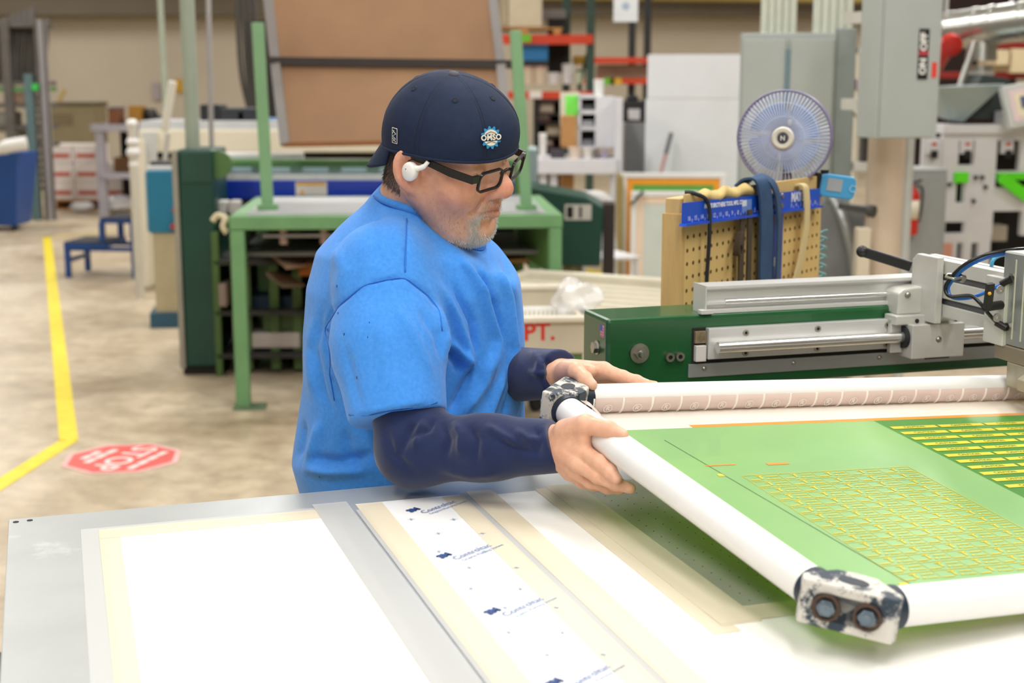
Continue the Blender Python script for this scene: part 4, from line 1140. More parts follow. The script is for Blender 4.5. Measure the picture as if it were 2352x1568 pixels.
# ribbed collar round the neck opening
mb = MB(); pts = []
for i in range(48):
    a = 2 * math.pi * i / 48
    pts.append(LOOPC + LA * ((.1010 if math.cos(a) > 0 else .0830) * math.cos(a) + .003) + Lb * .1060 * math.sin(a) + LN * (.0065 + .004 * math.cos(a) + .036 * min(0, math.cos(a))))
ring_v = []; ring_f = []
for i, p in enumerate(pts):
    c = (p - LOOPC); c = c.normalized()
    for k in range(8):
        t = 2 * math.pi * k / 8
        ring_v.append(p + c * (.0062 * math.cos(t)) + (LN * .80 - c * .45).normalized() * (.0130 * math.sin(t)))
for i in range(48):
    for k in range(8):
        ring_f.append((i * 8 + k, i * 8 + (k + 1) % 8, ((i + 1) % 48) * 8 + (k + 1) % 8, ((i + 1) % 48) * 8 + k))
mb.add(ring_v, ring_f); mb.build('collar', M_SHIRT, shirt, smooth=True)
mb = MB(); mb.tube([LOOPC + (p - LOOPC) * 1.085 - LN * .009 for p in pts], .0020, n=6, closed=True); mb.build('collar_seam', mat('blue_seam', '2F7AD6', .9), shirt, smooth=True)
# sewn seams lying on the cloth
def on_shirt(line, out=.0012, step=10):
    q = proj_np(SV); res = []
    pts = np.array(line, float)
    for i in range(len(pts) - 1):
        n_ = max(1, int(np.linalg.norm(pts[i + 1] - pts[i]) / step))
        for k in range(n_):
            p = pts[i] + (pts[i + 1] - pts[i]) * k / n_
            d2 = np.linalg.norm(q - p, axis=1); c = np.flatnonzero(d2 < 9)
            if len(c):
                c = c[SV[c, 1] < SV[c, 1].min() + .02]; w_ = 1 / (d2[c] + .5); v = (SV[c] * w_[:, None]).sum(0) / w_.sum(); nn = SN[c].mean(0); res.append(Vector(v + nn * out))
    for _ in range(2):
        res = [res[0]] + [(res[i - 1] + 2 * res[i] + res[i + 1]) / 4 for i in range(1, len(res) - 1)] + [res[-1]]
    return res
SN = normals_of(SV, SF)
M_SEAM = mat('blue_seam', '2F7AD6', .9)
for ln in ([(934, 500), (932, 570), (930, 636)], [(1016, 760), (1008, 712), (985, 678), (930, 636), (882, 642), (838, 653), (775, 702), (744, 752), (752, 830), (772, 930)], [(803, 952), (860, 953), (940, 940), (1014, 920)]):
    mb = MB(); mb.tube(on_shirt(ln), .0011, n=6); mb.build('seam', M_SEAM, shirt, smooth=True)
# small dark specks on the sleeve
for (x, y, r) in ((768, 658, 2.2), (770, 716, 2.2), (784, 766, 2.5), (814, 862, 2.4), (846, 735, 1.6), (838, 770, 1.6), (728, 1098, 2)):
    q = proj_np(SV); k = np.flatnonzero(np.linalg.norm(q - np.array([x, y]), axis=1) < 8)
    if len(k):
        k = k[np.argmin(SV[k, 1])]; p = SV[k]; mb = MB(); mb.ball((p[0], p[1] - .0003, p[2]), (r * .0004, .0006, r * .0011), n=6, m=4); mb.build('ink_speck', mat('navy_ink', '1C2F63', .7), shirt)

# --- long-sleeved navy undershirt
CUR = W(1284, 1024, 2.012); CUL = W(1290, 858, 2.246)
def sdf_under(P):
    d = smin(rcone(P, SR + (ER - SR) * .3, ER, .058, .053), rcone(P, ER, ER + (CUR - ER) * .55, .053, .046), .030)
    d = smin(d, rcone(P, ER + (CUR - ER) * .5, CUR, .048, .039), .02)
    axr = A3((CUR - ER).normalized()); d = smax(d, (P - A3(CUR)) @ axr + .35 * ((P - A3(CUR)) @ np.array([0, 0, -1], dtype=np.float32)) * -1, .003)
    e = smin(rcone(P, SLf + (ELf - SLf) * .3, ELf, .060, .052), rcone(P, ELf, CUL, .052, .040), .03)
    axl = A3((CUL - ELf).normalized()); e = smax(e, (P - A3(CUL)) @ axl, .003)
    return np.minimum(d, e)
V, F = mesh_sdf(sdf_under, (-.40, 1.88, .90), (.22, 2.75, 1.30), .0032, pad=.02)
V = relax(V, F, 2, .5); N_ = normals_of(V, F)
V = V + N_ * (.0012 * vnoise(V, 40, 21))[:, None]
V = fold_lines(V, N_, [(p, w * 1.05, h * 1.3) for p, w, h in [
    ([(955, 965), (935, 1000), (915, 1050)], 9, -.006), ([(975, 960), (960, 1000), (950, 1040)], 8, .006), ([(1000, 955), (985, 985), (940, 1010)], 7, -.005),
    ([(885, 985), (900, 1040), (950, 1085)], 10, -.004), ([(1040, 965), (1060, 1000), (1055, 1050)], 9, .005), ([(1015, 965), (1030, 1010), (1020, 1060)], 9, -.005),
    ([(1075, 970), (1095, 1010), (1090, 1070)], 9, -.005), ([(1110, 975), (1150, 1000), (1190, 1020)], 9, .005), ([(1130, 995), (1180, 1030), (1240, 1040)], 8, -.004),
    ([(1180, 985), (1215, 1010), (1250, 1005)], 8, .0045), ([(1225, 975), (1240, 1010), (1230, 1060)], 8, -.004), ([(1000, 1070), (1080, 1090), (1160, 1085)], 10, .004),
    ([(1215, 800), (1240, 830), (1235, 870)], 8, .004), ([(1240, 815), (1262, 840), (1256, 880)], 7, -.004), ([(1210, 850), (1240, 860), (1270, 855)], 6, .004)]])
V = relax(V, F, 1, .3)
M_NAVY = mat('navy_jersey', '1C2A54', .8, var=.1, vscale=30, bump=.25, bscale=700, spec=.2)
M_NAVY.node_tree.nodes['Principled BSDF'].inputs['Sheen Weight'].default_value = .3
und = np_mesh('undershirt', V, F, M_NAVY, man); und['label'] = 'navy long-sleeved undershirt'
mb = MB(); mb.tube([LOOPC + LA * (.084 * math.cos(a) + .004) + Lb * .082 * math.sin(a) + LN * .004 for a in np.linspace(0, 2 * math.pi, 41)[:-1]], .006, n=8, closed=True)
mb.build('undershirt_collar', mat('black_jersey', '14161C', .85), und, smooth=True)
# --- trousers and shoes
HIP = TB(-.01, 0, .90)
def sdf_pants(P):
    d = stack(P, -.012); d = smax(d, P[:, 2] - .905, .01)
    for s_ in (-1, 1):
        d = smin(d, chain(P, [TB(-.01, .09 * s_, .86), TB(.02, .11 * s_, .50), TB(-.02, .12 * s_, .09)], (.105, .080, .068), .03), .03)
    return smax(d, .075 - P[:, 2], .005)
V, F = mesh_sdf(sdf_pants, (-.50, 2.05, .03), (.20, 2.75, .96), .009, pad=.03)
V = relax(V, F, 2, .5); N_ = normals_of(V, F); V = V + N_ * (.004 * vnoise(V, 18, 31))[:, None]
np_mesh('trousers', V, F, mat('brown_grey_canvas', '7C6E5E', .85, var=.1, vscale=20, bump=.2, bscale=500), man)
for s_ in (-1, 1):
    c0 = TB(-.06, .12 * s_, .05); c1 = TB(.14, .135 * s_, .04)
    V, F = mesh_sdf(lambda P: smax(smin(smin(rcone(P, c0, c1, .048, .040), rcone(P, TB(-.03, .12 * s_, .1), c0, .048, .045), .03), rcone(P, c0, TB(.06, .13 * s_, .06), .05, .045), .03), .012 - P[:, 2], .004), (min(c0.x, c1.x) - .12, c0.y - .2, 0), (max(c0.x, c1.x) + .12, c0.y + .2, .2), .006, pad=.02)
    sh = np_mesh('shoe', V, F, mat('black_leather', '1B1A1A', .45), man)
    mb = MB(); mb.prism([tuple((TB(.05 + .135 * math.cos(t), (.128 + .046 * math.sin(t)) * s_, 0))[:2]) for t in np.linspace(0, 2 * math.pi, 25)[:-1]], 0, .018); mb.build('sole', M_RUBBER, sh)

# --- backwards cap (head frame)
M_CAP = mat('navy_cap_twill', '1E2B47', .75, var=.08, vscale=50, bump=.3, bscale=900, spec=.25)
cap = bpy.data.objects.new('cap', None); link(cap, man); cap['label'] = 'navy cap worn backwards'
_cp = [(1, 0), (1.025, .12), (1.03, .26), (1.0, .42), (.915, .58), (.78, .73), (.60, .86), (.39, .95), (.18, .99), (0, 1)]
CAP_S = np.linspace(0, 1, 200); _L = np.concatenate([[0], np.cumsum([math.hypot(_cp[i + 1][0] - _cp[i][0], _cp[i + 1][1] - _cp[i][1]) for i in range(9)])]); _L /= _L[-1]
CAP_R = np.interp(CAP_S, _L, [p[0] for p in _cp]); CAP_Z = np.interp(CAP_S, _L, [p[1] for p in _cp])
for _ in range(60):
    CAP_R[1:-1] = (CAP_R[:-2] + 2 * CAP_R[1:-1] + CAP_R[2:]) / 4; CAP_Z[1:-1] = (CAP_Z[:-2] + 2 * CAP_Z[1:-1] + CAP_Z[2:]) / 4
def cap_pt(t, s, grow=0.0):
    "t: azimuth (0 is over the forehead), s: 0 rim .. 1 crown button"
    ct, st = math.cos(t), math.sin(t)
    zr = .022 + .017 * ct - .004 * math.cos(2 * t)
    zt = .133
    rr = float(np.interp(s, CAP_S, CAP_R)); zf = float(np.interp(s, CAP_S, CAP_Z))
    cx_ = math.copysign(abs(ct) ** .9, ct); sy_ = math.copysign(abs(st) ** .9, st)
    x = .006 + (.1025 + grow) * rr * cx_ - .006 * s
    y = (.0870 + grow) * rr * sy_
    z = zr + (zt + grow - zr) * zf
    ridge = .0030 * (abs(math.sin(3 * (t - math.radians(30)))) ** .45 - .8) * math.sin(min(1., s * 1.2) * math.pi)
    return Vector((x + ridge * ct, y + ridge * st, z))
def cap_frame(t, s, out=.0006):
    p = cap_pt(t, s); du = cap_pt(t - .02, s) - cap_pt(t + .02, s); dv = cap_pt(t, min(1, s + .02)) - cap_pt(t, max(0, s - .02))
    M_ = frame_m(p, -du, dv); n_ = Vector((M_[0][2], M_[1][2], M_[2][2]))
    if n_.dot(p - Vector((-.01, 0, .05))) < 0:
        M_ = frame_m(p, du, dv); n_ = -n_
    M_.translation = p + n_ * out
    return HM @ M_
mb = MB(); mb.sheet(lambda u, v: HM @ cap_pt(2 * math.pi * u, v * .985), 120, 34, True)
k = len(mb.v); top = HM @ cap_pt(0, 1.0); mb.v.append(tuple(top))
for i in range(120): mb.f.append((34 * 120 + i, 34 * 120 + (i + 1) % 120, k))
mb.build('crown', M_CAP, cap, smooth=True, solid=.003)
mb = MB(); mb.tube([HM @ (cap_pt(t, .012) + Vector((.0012 * math.cos(t), .0012 * math.sin(t), 0))) for t in np.linspace(0, 2 * math.pi, 97)[:-1]], .0026, n=8, closed=True); mb.build('rim_band', M_CAP, cap, smooth=True)
M_STITCH = mat('dark_stitching', '0A1020', .8)
for kq in range(6):
    t0 = math.radians(30 + 60 * kq)
    for dt in (-.024, .024):
        mb = MB(); mb.tube([HM @ (cap_pt(t0 + dt / max(.25, math.cos(s * 1.5)), s) + (cap_pt(t0, s) - Vector((0, 0, .04))).normalized() * .0008) for s in np.linspace(.04, .93, 26)], .0009, n=5); mb.build('seam', M_STITCH, cap)
    Mf = cap_frame(math.radians(60 * kq), .58, .0006); mb = MB()
    mb.tube([Mf @ Vector((.0040 * math.cos(a), .0040 * math.sin(a), .0005)) for a in np.linspace(0, 2 * math.pi, 15)[:-1]], .0014, n=6, closed=True); ey_ = mb.build('eyelet', M_CAP, cap, smooth=True)
    mb = MB(); mb.cyl(Mf @ Vector((0, 0, -.0012)), Mf @ Vector((0, 0, .0016)), .0030, n=10); mb.build('eyelet_hole', M_DARK, ey_)
mb = MB(); mb.lathe([(.0085, -.003), (.009, 0), (.0075, .003), (.004, .0045), (0, .005)], HM @ Matrix.Translation(cap_pt(0, 1.0)), n=18); mb.build('button', mat('grey_cap_button', '4A4A50', .7), cap, smooth=True)
def bill(u, v):
    ang = (u - .5) * math.radians(118) + math.pi
    base = cap_pt(ang, .02); ct, st = math.cos(ang), math.sin(ang)
    w_ = max(0, math.cos((u - .5) * math.radians(168))) ** .75
    dr_ = Vector((-.50, 0, -.87)); drop = Vector((0, 0, -1)) * (.018 * (2 * (u - .5)) ** 2)
    return HM @ (base + dr_ * (.060 * w_ * v) + drop * v)
mb = MB(); mb.sheet(bill, 40, 10); mb.build('bill', M_CAP, cap, smooth=True, solid=.0055)
# gear badge and side tag
lg = cap_frame(math.radians(-25), .24, .0030); M_LW = mat('badge_white', 'E8E4D8', .6); M_LB = mat('badge_blue', '2A8FC8', .6)
badge = MB(); pts = []
for i in range(48):
    r = .0168 if (i // 2) % 2 == 0 else .0135
    a = 2 * math.pi * (i + .5) / 48; pts.append((r * math.cos(a), r * math.sin(a)))
badge.prism(pts, 0, .0005, lg); bd = badge.build('gear_badge', M_LB, cap, label='round gear badge reading OMSO')
mb = MB(); mb.prism([(.0118 * math.cos(2 * math.pi * i / 28), .0118 * math.sin(2 * math.pi * i / 28)) for i in range(28)], .0005, .0008, lg); mb.build('badge_disc', M_LW, bd)
for yy, ww in ((.0070, .008), (-.0070, .008)):
    for q in (-1, 1):
        mb = MB(); mb.bar(lg @ Vector((0, yy + .0016, .001)), lg @ Vector((q * ww, yy - .0012, .001)), .0011, .0004); mb.build('badge_chevron', M_CAP, bd)
mb = MB(); mb.prism([(-.0165, -.0048), (.0165, -.0048), (.0175, .0), (.0165, .0048), (-.0165, .0048), (-.0175, 0)], .0008, .0011, lg); mb.build('badge_band', M_CAP, bd)
lettering('OMSO', .0112, M_LW, bd, lg @ Matrix.Translation((0, 0, .0013)), bold=.0004, extrude=.0002, spacing=1.05)
tg = cap_frame(math.radians(-111), .15, .0022)
mb = MB(); mb.prism(rounded(.0125, .0235, .001, 2), 0, .0004, tg); td = mb.build('side_tag', M_LW, cap, label='small white outlined tag')
mb = MB(); mb.prism(rounded(.0104, .0214, .001, 2), .0004, .0006, tg); mb.build('tag_field', M_CAP, td)
for (a, b_) in (((-.0035, .008), (.0035, .003)), ((.0035, .003), (-.0035, -.001)), ((-.0035, -.001), (.0035, -.005)), ((-.0035, -.004), (.0035, -.009)), ((-.0035, .003), (-.0005, .008)), ((-.003, -.009), (.0005, -.006))):
    mb = MB(); mb.bar(tg @ Vector((a[0], a[1], .0008)), tg @ Vector((b_[0], b_[1], .0008)), .0018, .0003); mb.build('tag_mark', M_LW, td)

# --- glasses (head frame)
gl = bpy.data.objects.new('glasses', None); link(gl, man); gl['label'] = 'black rectangular glasses'
M_GLF = mat('black_acetate', '16181C', .28, var=.08)
M_LENS = bpy.data.materials.new('spectacle_lens'); M_LENS.use_nodes = True
nt = M_LENS.node_tree; nt.nodes.remove(nt.nodes['Principled BSDF'])
g1 = nt.nodes.new('ShaderNodeBsdfTransparent'); g2 = nt.nodes.new('ShaderNodeBsdfGlossy'); g2.inputs['Roughness'].default_value = .03
mxs = nt.nodes.new('ShaderNodeMixShader'); mxs.inputs[0].default_value = .07
nt.links.new(g1.outputs[0], mxs.inputs[1]); nt.links.new(g2.outputs[0], mxs.inputs[2]); nt.links.new(mxs.outputs[0], nt.nodes['Material Output'].inputs[0])
for s_ in (-1, 1):
    Mg = HM @ frame_m((.1065, .0385 * s_, .0075), (-.20 * s_, 1, 0) if s_ > 0 else (.20, 1, 0), (.12, 0, 1))
    outer = rounded(.0520, .0340, .011, 6); inner = rounded(.0465, .0285, .009, 6); n = len(outer)
    mb = MB(); vs = []; fs = []
    for (po, zz_) in ((outer, -.002), (outer, .002), (inner, .002), (inner, -.002)):
        vs += [(p[0], p[1], zz_) for p in po]
    for q in range(4):
        for i in range(n):
            fs.append((q * n + i, q * n + (i + 1) % n, ((q + 1) % 4) * n + (i + 1) % n, ((q + 1) % 4) * n + i))
    mb.add(vs, fs, Mg); mb.build('rim', M_GLF, gl, smooth=SHARP)
    mb = MB(); mb.prism(inner, -.0006, .0006, Mg); mb.build('lens', M_LENS, gl)
    mb = MB(); mb.bar(hp(.1010, .0625 * s_, .0150), hp(.0965, .0745 * s_, .0150), .006, .011, HU); mb.build('hinge', M_GLF, gl)
    mb = MB(); mb.strip([hp(.0985, .0738 * s_, .0148), hp(.06, .0785 * s_, .0165), hp(.02, .0805 * s_, .021), hp(-.004, .0815 * s_, .021), hp(-.020, .083 * s_, .012)], HU, [.0125, .0125, .0105, .008, .007], .0032); mb.build('temple', M_GLF, gl)
mb = MB(); mb.tube([hp(.1085, -.0135, .0120), hp(.1105, 0, .0155), hp(.1085, .0135, .0120)], .0026, n=8); mb.build('bridge', M_GLF, gl, smooth=True)
# --- white earbud
eb = bpy.data.objects.new('earbud', None); link(eb, man); eb['label'] = 'white wireless earbud'
M_EB = mat('white_earbud', 'F0F0EE', .25, var=.01)
Me = HM @ frame_m((.000, -.0915, .003), (.95, -.18, -.25), (.25, .0, .95))
Me = Me @ Matrix.Rotation(0, 4, 'Z')
mb = MB(); mb.lathe([(.0, -.010), (.008, -.009), (.0125, -.004), (.0135, .002), (.0128, .0055), (.0105, .0075), (0, .0078)], Me @ Matrix.Diagonal((1.0, 1.12, 1, 1)), n=24); mb.build('bud', M_EB, eb, smooth=True)
mb = MB(); mb.tube(catmull([hp(.004, -.093, .010), hp(.013, -.092, .012), hp(.021, -.089, .017), hp(.025, -.085, .025)], 5), [.0050] * 6 + [.0042] * 5 + [.0034] * 5, n=10); mb.build('ear_hook', M_EB, eb, smooth=True)
mb = MB(); mb.ball(tuple(Me @ Vector((-.004, .003, .0078))), .0009, n=6, m=4); mb.build('status_light', M_BLACK, eb)

# ------------------------------------------------------------------ tool board behind the rail
def Zh(py, d):
    return W(1176, py, d).z
def Xh(px, py, d):
    return W(px, py, d).x
PRZ = 56.0
PB0 = W(1570, 700, 2.86)
M_PEG = mat('pegboard_tan', 'DDBE7C', .6, var=.07, vscale=6, wear='C9A25E', wscale=7, wamt=.66)
M_PEGW = mat('pine_edge', 'D8B87E', .65, var=.08, vscale=6, stretch=(6, 6, 1))
pg = thing('tool_board', 'tan wooden pegboard stand holding the blue T-square and straps', 'pegboard', tuple(PB0), PRZ)
mb = MB(); mb.box(0, .72, 0, .006, -.30, .224); mb.build('peg_sheet', M_PEG, pg, bevel=.001)
mb = MB(); mb.box(-.012, .73, .008, .040, -.32, .216); mb.build('backing_board', M_PEGW, pg, bevel=.002)
mb = MB(); mb.box(-.014, -.001, .0, .046, -PB0.z, .186); mb.build('side_post', mat('pine_post', 'D3B072', .65, var=.09, vscale=7, stretch=(8, 8, 1), wear='8A6A3A', wscale=50, wamt=.72), pg, bevel=.002)
mb = MB(); mb.box(.66, .72, .04, .11, -PB0.z, .15); mb.build('rear_post', M_PEGW, pg, bevel=.002)
mb = MB()
for i in range(26):
    for j in range(19):
        x = .011 + .0274 * i; z = .192 - .0274 * j
        if z < -.29 or x > .715: continue
        mb.prism([(.0042 * math.cos(k * math.pi / 4), .0042 * math.sin(k * math.pi / 4)) for k in range(8)], 0, .0006, Matrix.Translation((x, -.0001, z)) @ Matrix.Rotation(math.pi / 2, 4, 'X'))
o = mb.build('peg_holes', mat('peg_hole_dark', '5A3F1E', .8), pg); o['kind'] = 'stuff'
mb = MB(); mb.sheet(lambda u, v: (.05 + u * .26, -.003 - .010 * math.sin(v * 3.1) * (1 + .4 * math.sin(u * 23)), .200 + .028 * v + .004 * math.sin(u * 17)), 24, 6); mb.build('tape_wrap', mat('old_masking_tape', 'E0C684', .7, var=.1, vscale=30), pg, smooth=True)
# blue T-square hung on the board
M_TSQ = mat('blue_anodised', '0F4FC8', .35, var=.05); M_TSW = mat('white_print', 'DDE6F5', .5)
ts = thing('t_square', 'blue metal T-square hanging on the pegboard', 'T-square', tuple(PB0), PRZ)
mb = MB(); mb.prism([(-.036, .168), (.676, .155), (.676, .196), (-.036, .210)], 0, .003, Matrix.Translation((0, -.010, 0)) @ Matrix.Rotation(math.pi / 2, 4, 'X'))
mb.prism([(-.040, .164), (.676, .151), (.676, .156), (-.036, .169)], 0, .016, Matrix.Translation((0, -.006, 0)) @ Matrix.Rotation(math.pi / 2, 4, 'X'))
mb.build('head_blade', M_TSQ, ts)
mb = MB(); mb.prism([(.412, .165), (.468, .164), (.468, -.28), (.412, -.28)], 0, .002, Matrix.Translation((0, -.008, 0)) @ Matrix.Rotation(math.pi / 2, 4, 'X')); mb.build('long_blade', M_TSQ, ts)
for (x, z) in ((.405, .195), (.405, .172), (.45, .193), (.45, .171), (.36, .172)):
    mb = MB(); mb.cyl((x, -.012, z), (x, -.0155, z), .006, n=12); mb.build('rivet', M_BOLT, ts, smooth=SHARP)
Mtx = lambda x, z: frame_m((x, -.0135, z), (1, 0, -.019), (0, 0, 1))
lettering('MAYES BROTHERS TOOL MFG. CO', .0125, M_TSW, ts, Mtx(.150, .1945), bold=.0006, extrude=.0001, spacing=.95)
lettering('MAYES', .029, M_TSW, ts, Mtx(.545, .184), bold=.0012, extrude=.0001)
for i in range(24):
    x = -.01 + .0285 * i
    if .40 < x < .48: continue
    lettering(str(16 - i) if i < 16 else str(i - 15), .0135, M_TSW, ts, Mtx(x, .1765 - .019 * x), extrude=.0001)
    mb = MB(); mb.box(x + .0135, x + .0145, -.0136, -.0131, .169 - .0185 * x, .175 - .0185 * x); mb.build('tick_mark', M_TSW, ts)
for i in range(9):
    lettering(str(i + 1), .0135, M_TSW, ts, frame_m((.460, -.0105, .135 - .0285 * i), (1, 0, 0), (0, 0, 1)), extrude=.0001)
for (x, z, w, h) in ((.262, .1835, .048, .026), (.434, .035, .030, .042)):
    mb = MB(); mb.box(x - w / 2, x + w / 2, -.0136, -.0128, z - h / 2, z + h / 2) if z > .1 else mb.box(x - w / 2, x + w / 2, -.0106, -.0098, z - h / 2, z + h / 2)
    fp = mb.build('flag_print', mat('flag_print_blue', '6F8FD8', .5), ts)
    mb = MB(); yq = -.0138 if z > .1 else -.0108
    mb.box(x - w / 2, x - w * .05, yq, yq + .0004, z, z + h / 2); mb.build('flag_canton', M_TSW, fp)
# straps and cord hanging over the board
Mp = Matrix.Translation(PB0) @ Matrix.Rotation(math.radians(PRZ), 4, 'Z')
def strap(name, label, pts, wdir, w, t, m, cat='strap', sub=6):
    mb = MB(); mb.strip(catmull(pts, sub), wdir, w, t)
    o = mb.build(name, m, None, smooth=SHARP); o.location = PB0; o.rotation_euler = (0, 0, math.radians(PRZ)); return tag(o, label, cat)
M_BSTR = mat('blue_webbing', '2C4F78', .7, var=.12, vscale=25, bump=.2, bscale=300); M_BRSTR = mat('brown_leather_strap', '4A3E32', .6, var=.12, vscale=20)
strap('strap', 'wide faded blue strap looped over the pegboard top, front fall', [(.300, .02, .224), (.305, .000, .240), (.318, -.022, .232), (.335, -.026, .17), (.345, -.024, .05), (.352, -.024, -.10), (.352, -.022, -.28)], (1, 0, 0), .062, .005, M_BSTR)
strap('strap', 'narrower blue strap twisted beside the wide blue one', [(.312, .015, .226), (.335, -.004, .244), (.375, -.024, .222), (.405, -.026, .16), (.410, -.026, .05), (.418, -.020, -.06), (.43, -.016, -.26)], (1, .2, .1), .040, .005, M_BSTR)
strap('strap', 'dark brown leather strap hanging behind the T-square', [(.236, -.016, .165), (.238, -.014, .05), (.245, -.014, -.10), (.25, -.014, -.28)], (1, 0, 0), .022, .004, M_BRSTR)
strap('strap', 'second dark brown strap beside the first one', [(.268, -.018, .175), (.27, -.018, .05), (.276, -.016, -.10), (.28, -.016, -.28)], (1, 0, 0), .020, .004, M_BRSTR)
strap('strap', 'brown strap end curled into a small coil', [(.232, -.014, .13), (.216, -.02, .128), (.198, -.024, .112), (.194, -.024, .092), (.204, -.024, .082), (.212, -.024, .094), (.208, -.024, .106)], (.2, 1, 0), .016, .004, M_BRSTR)
strap('strap', 'beige webbing strap hooked over the T-square', [(.560, -.004, .212), (.567, -.019, .206), (.575, -.022, .16), (.578, -.020, .10), (.562, -.016, .03), (.535, -.012, -.05), (.525, -.012, -.28)], (1, 0, 0), .030, .004, mat('beige_webbing', 'D9C796', .7, var=.08))
mb = MB(); mb.tube(catmull([(.018, .012, .226), (.030, -.004, .224), (.062, -.018, .206), (.070, -.020, .150), (.074, -.014, .03), (.080, -.010, -.10), (.082, -.010, -.28)], 6), .0042, n=8)
o = mb.build('cord', M_RUBBER, None, smooth=True); o.location = PB0; o.rotation_euler = (0, 0, math.radians(PRZ)); tag(o, 'thin black cord hanging down the left of the pegboard', 'cord')
# light blue pocket gauge clipped to the board's end
gd = W(1920, 428, 3.45)
gg = thing('hanging_gauge', 'light blue handheld gauge with grey display at the pegboard end', 'gauge', tuple(gd), 8)
mb = MB(); mb.prism(rounded(.092, .056, .014, 6), -.010, .012, Matrix.Rotation(math.radians(8), 4, 'Y') @ Matrix.Rotation(math.pi / 2, 4, 'X')); mb.build('case', mat('light_blue_plastic', '4FA6DA', .3, var=.03), gg, bevel=.004)
mb = MB(); mb.box(-.028, .010, -.0135, -.0115, -.012, .018, Matrix.Rotation(math.radians(8), 4, 'Y')); mb.build('display', mat('grey_display', 'A9AFB4', .3), gg)
mb = MB(); mb.box(-.062, -.044, -.016, .018, -.030, .028, Matrix.Rotation(math.radians(8), 4, 'Y')); mb.build('clip', M_BLACK, gg, bevel=.003)
mb = MB(); mb.cyl((-.030, 0, .030), (-.030, 0, .040), .010, n=12); mb.build('knob', M_BLACK, gg, smooth=SHARP)
mb = MB(); mb.ring((.038, -.012, -.006), (.038, -.0135, -.006), .009, .006, n=18); mb.build('lanyard_eye', mat('pale_blue_plastic', '8CC8EC', .3), gg, smooth=SHARP)
# teal coiled hose
mb = MB(); ch = Mp @ Vector((.735, .0, 0)); mb.tube([(ch.x + .010 * math.cos(t), ch.y + .010 * math.sin(t), ch.z + .09 - .0035 * t) for t in np.linspace(0, 2 * math.pi * 14, 170)], .0028, n=6)
solo('coiled_hose', mb, mat('teal_hose', '6FAEB0', .4), 'teal coiled air hose hanging at the right edge of the pegboard', 'hose', smooth=True)
# clip fan
fd = 3.42; fc = W(1803, 315, fd); FR = .1095
ft = bpy.data.objects.new('fan', None); link(ft); ft.location = fc; ft.rotation_euler = (math.radians(-6), 0, math.radians(-16)); tag(ft, 'round wire-guard fan with pale hub standing behind the pegboard', 'fan')
M_FW = mat('bluish_wire', 'C0C8E4', .35, var=.06); M_FRIM = mat('greying_rim', '8C86A6', .4, var=.15, vscale=20); M_BLADE = bpy.data.materials.new('clear_blue_blade'); M_BLADE.use_nodes = True
_b = M_BLADE.node_tree.nodes['Principled BSDF']; _b.inputs['Base Color'].default_value = lin('8FB4E6'); _b.inputs['Roughness'].default_value = .2; _b.inputs['Alpha'].default_value = .42
mb = MB(); mb.tube([(FR * math.cos(t), -.018, FR * math.sin(t)) for t in np.linspace(0, 2 * math.pi, 65)[:-1]], .0030, n=8, closed=True); mb.tube([(FR * math.cos(t), .022, FR * math.sin(t)) for t in np.linspace(0, 2 * math.pi, 65)[:-1]], .0024, n=6, closed=True); mb.build('guard_rim', M_FRIM, ft, smooth=True)
wire = MB(); wire.tube([(r, y, 0) for r, y in ((.022, -.050), (.05, -.048), (.08, -.040), (.100, -.026), (FR, -.016), (FR + .0008, .0), (FR, .02), (.09, .040), (.05, .048))], 0.0012, n=4); wm = wire.mesh('guard_wire'); wm.materials.append(M_FW); wm.shade_smooth()
for i in range(72):
    o = bpy.data.objects.new('guard_wire', wm); link(o, ft); o.rotation_euler = (0, 2 * math.pi * i / 72, 0)
for rr, yy in ((.050, -.0475), (.082, -.039)):
    mb = MB(); mb.tube([(rr * math.cos(t), yy, rr * math.sin(t)) for t in np.linspace(0, 2 * math.pi, 49)[:-1]], .0008, n=4, closed=True); mb.build('guard_ring', M_FW, ft, smooth=True)
Mx = Matrix.Rotation(math.pi / 2, 4, 'X')
mb = MB(); mb.lathe([(.0265, .046), (.0265, .054), (.0225, .0585), (.015, .0575), (.0135, .055), (.0, .055)], Mx, n=28); mb.build('hub_cap', mat('ivory_plastic', 'D9D6CC', .4), ft, smooth=SHARP)
mb = MB(); mb.lathe([(.0125, .055), (.0125, .0575), (0, .0578)], Mx, n=20); mb.build('hub_badge', mat('hub_dark', '3A3C48', .4), ft, smooth=SHARP)
mb = MB(); mb.bar((-.004, -.0582, -.006), (-.004, -.0582, .006), .002, .001, (0, 1, 0)); mb.bar((.004, -.0582, -.006), (.004, -.0582, .006), .002, .001, (0, 1, 0)); mb.bar((-.004, -.0582, .004), (.004, -.0582, -.004), .002, .001, (0, 1, 0)); mb.build('hub_letter', M_WHITE, ft)
for k in range(4):
    mb = MB(); a0 = 2 * math.pi * k / 4 + .4
    mb.sheet(lambda u, v: ((.018 + .066 * v) * math.cos(a0 + (u - .5) * (1.25 + .15 * math.sin(v * 3)) + .35 * v), -.012 + .028 * (u - .5) , (.018 + .066 * v) * math.sin(a0 + (u - .5) * (1.25 + .15 * math.sin(v * 3)) + .35 * v)), 12, 8); mb.build('blade', M_BLADE, ft, smooth=True, solid=.0012)
mb = MB(); mb.lathe([(.030, -.06), (.038, -.05), (.038, .0), (.024, .01), (.024, .03), (0, .03)], Mx @ Matrix.Translation((0, 0, -.055)), n=24); mb.build('motor_housing', mat('ivory_plastic', 'D9D6CC', .4), ft, smooth=SHARP)
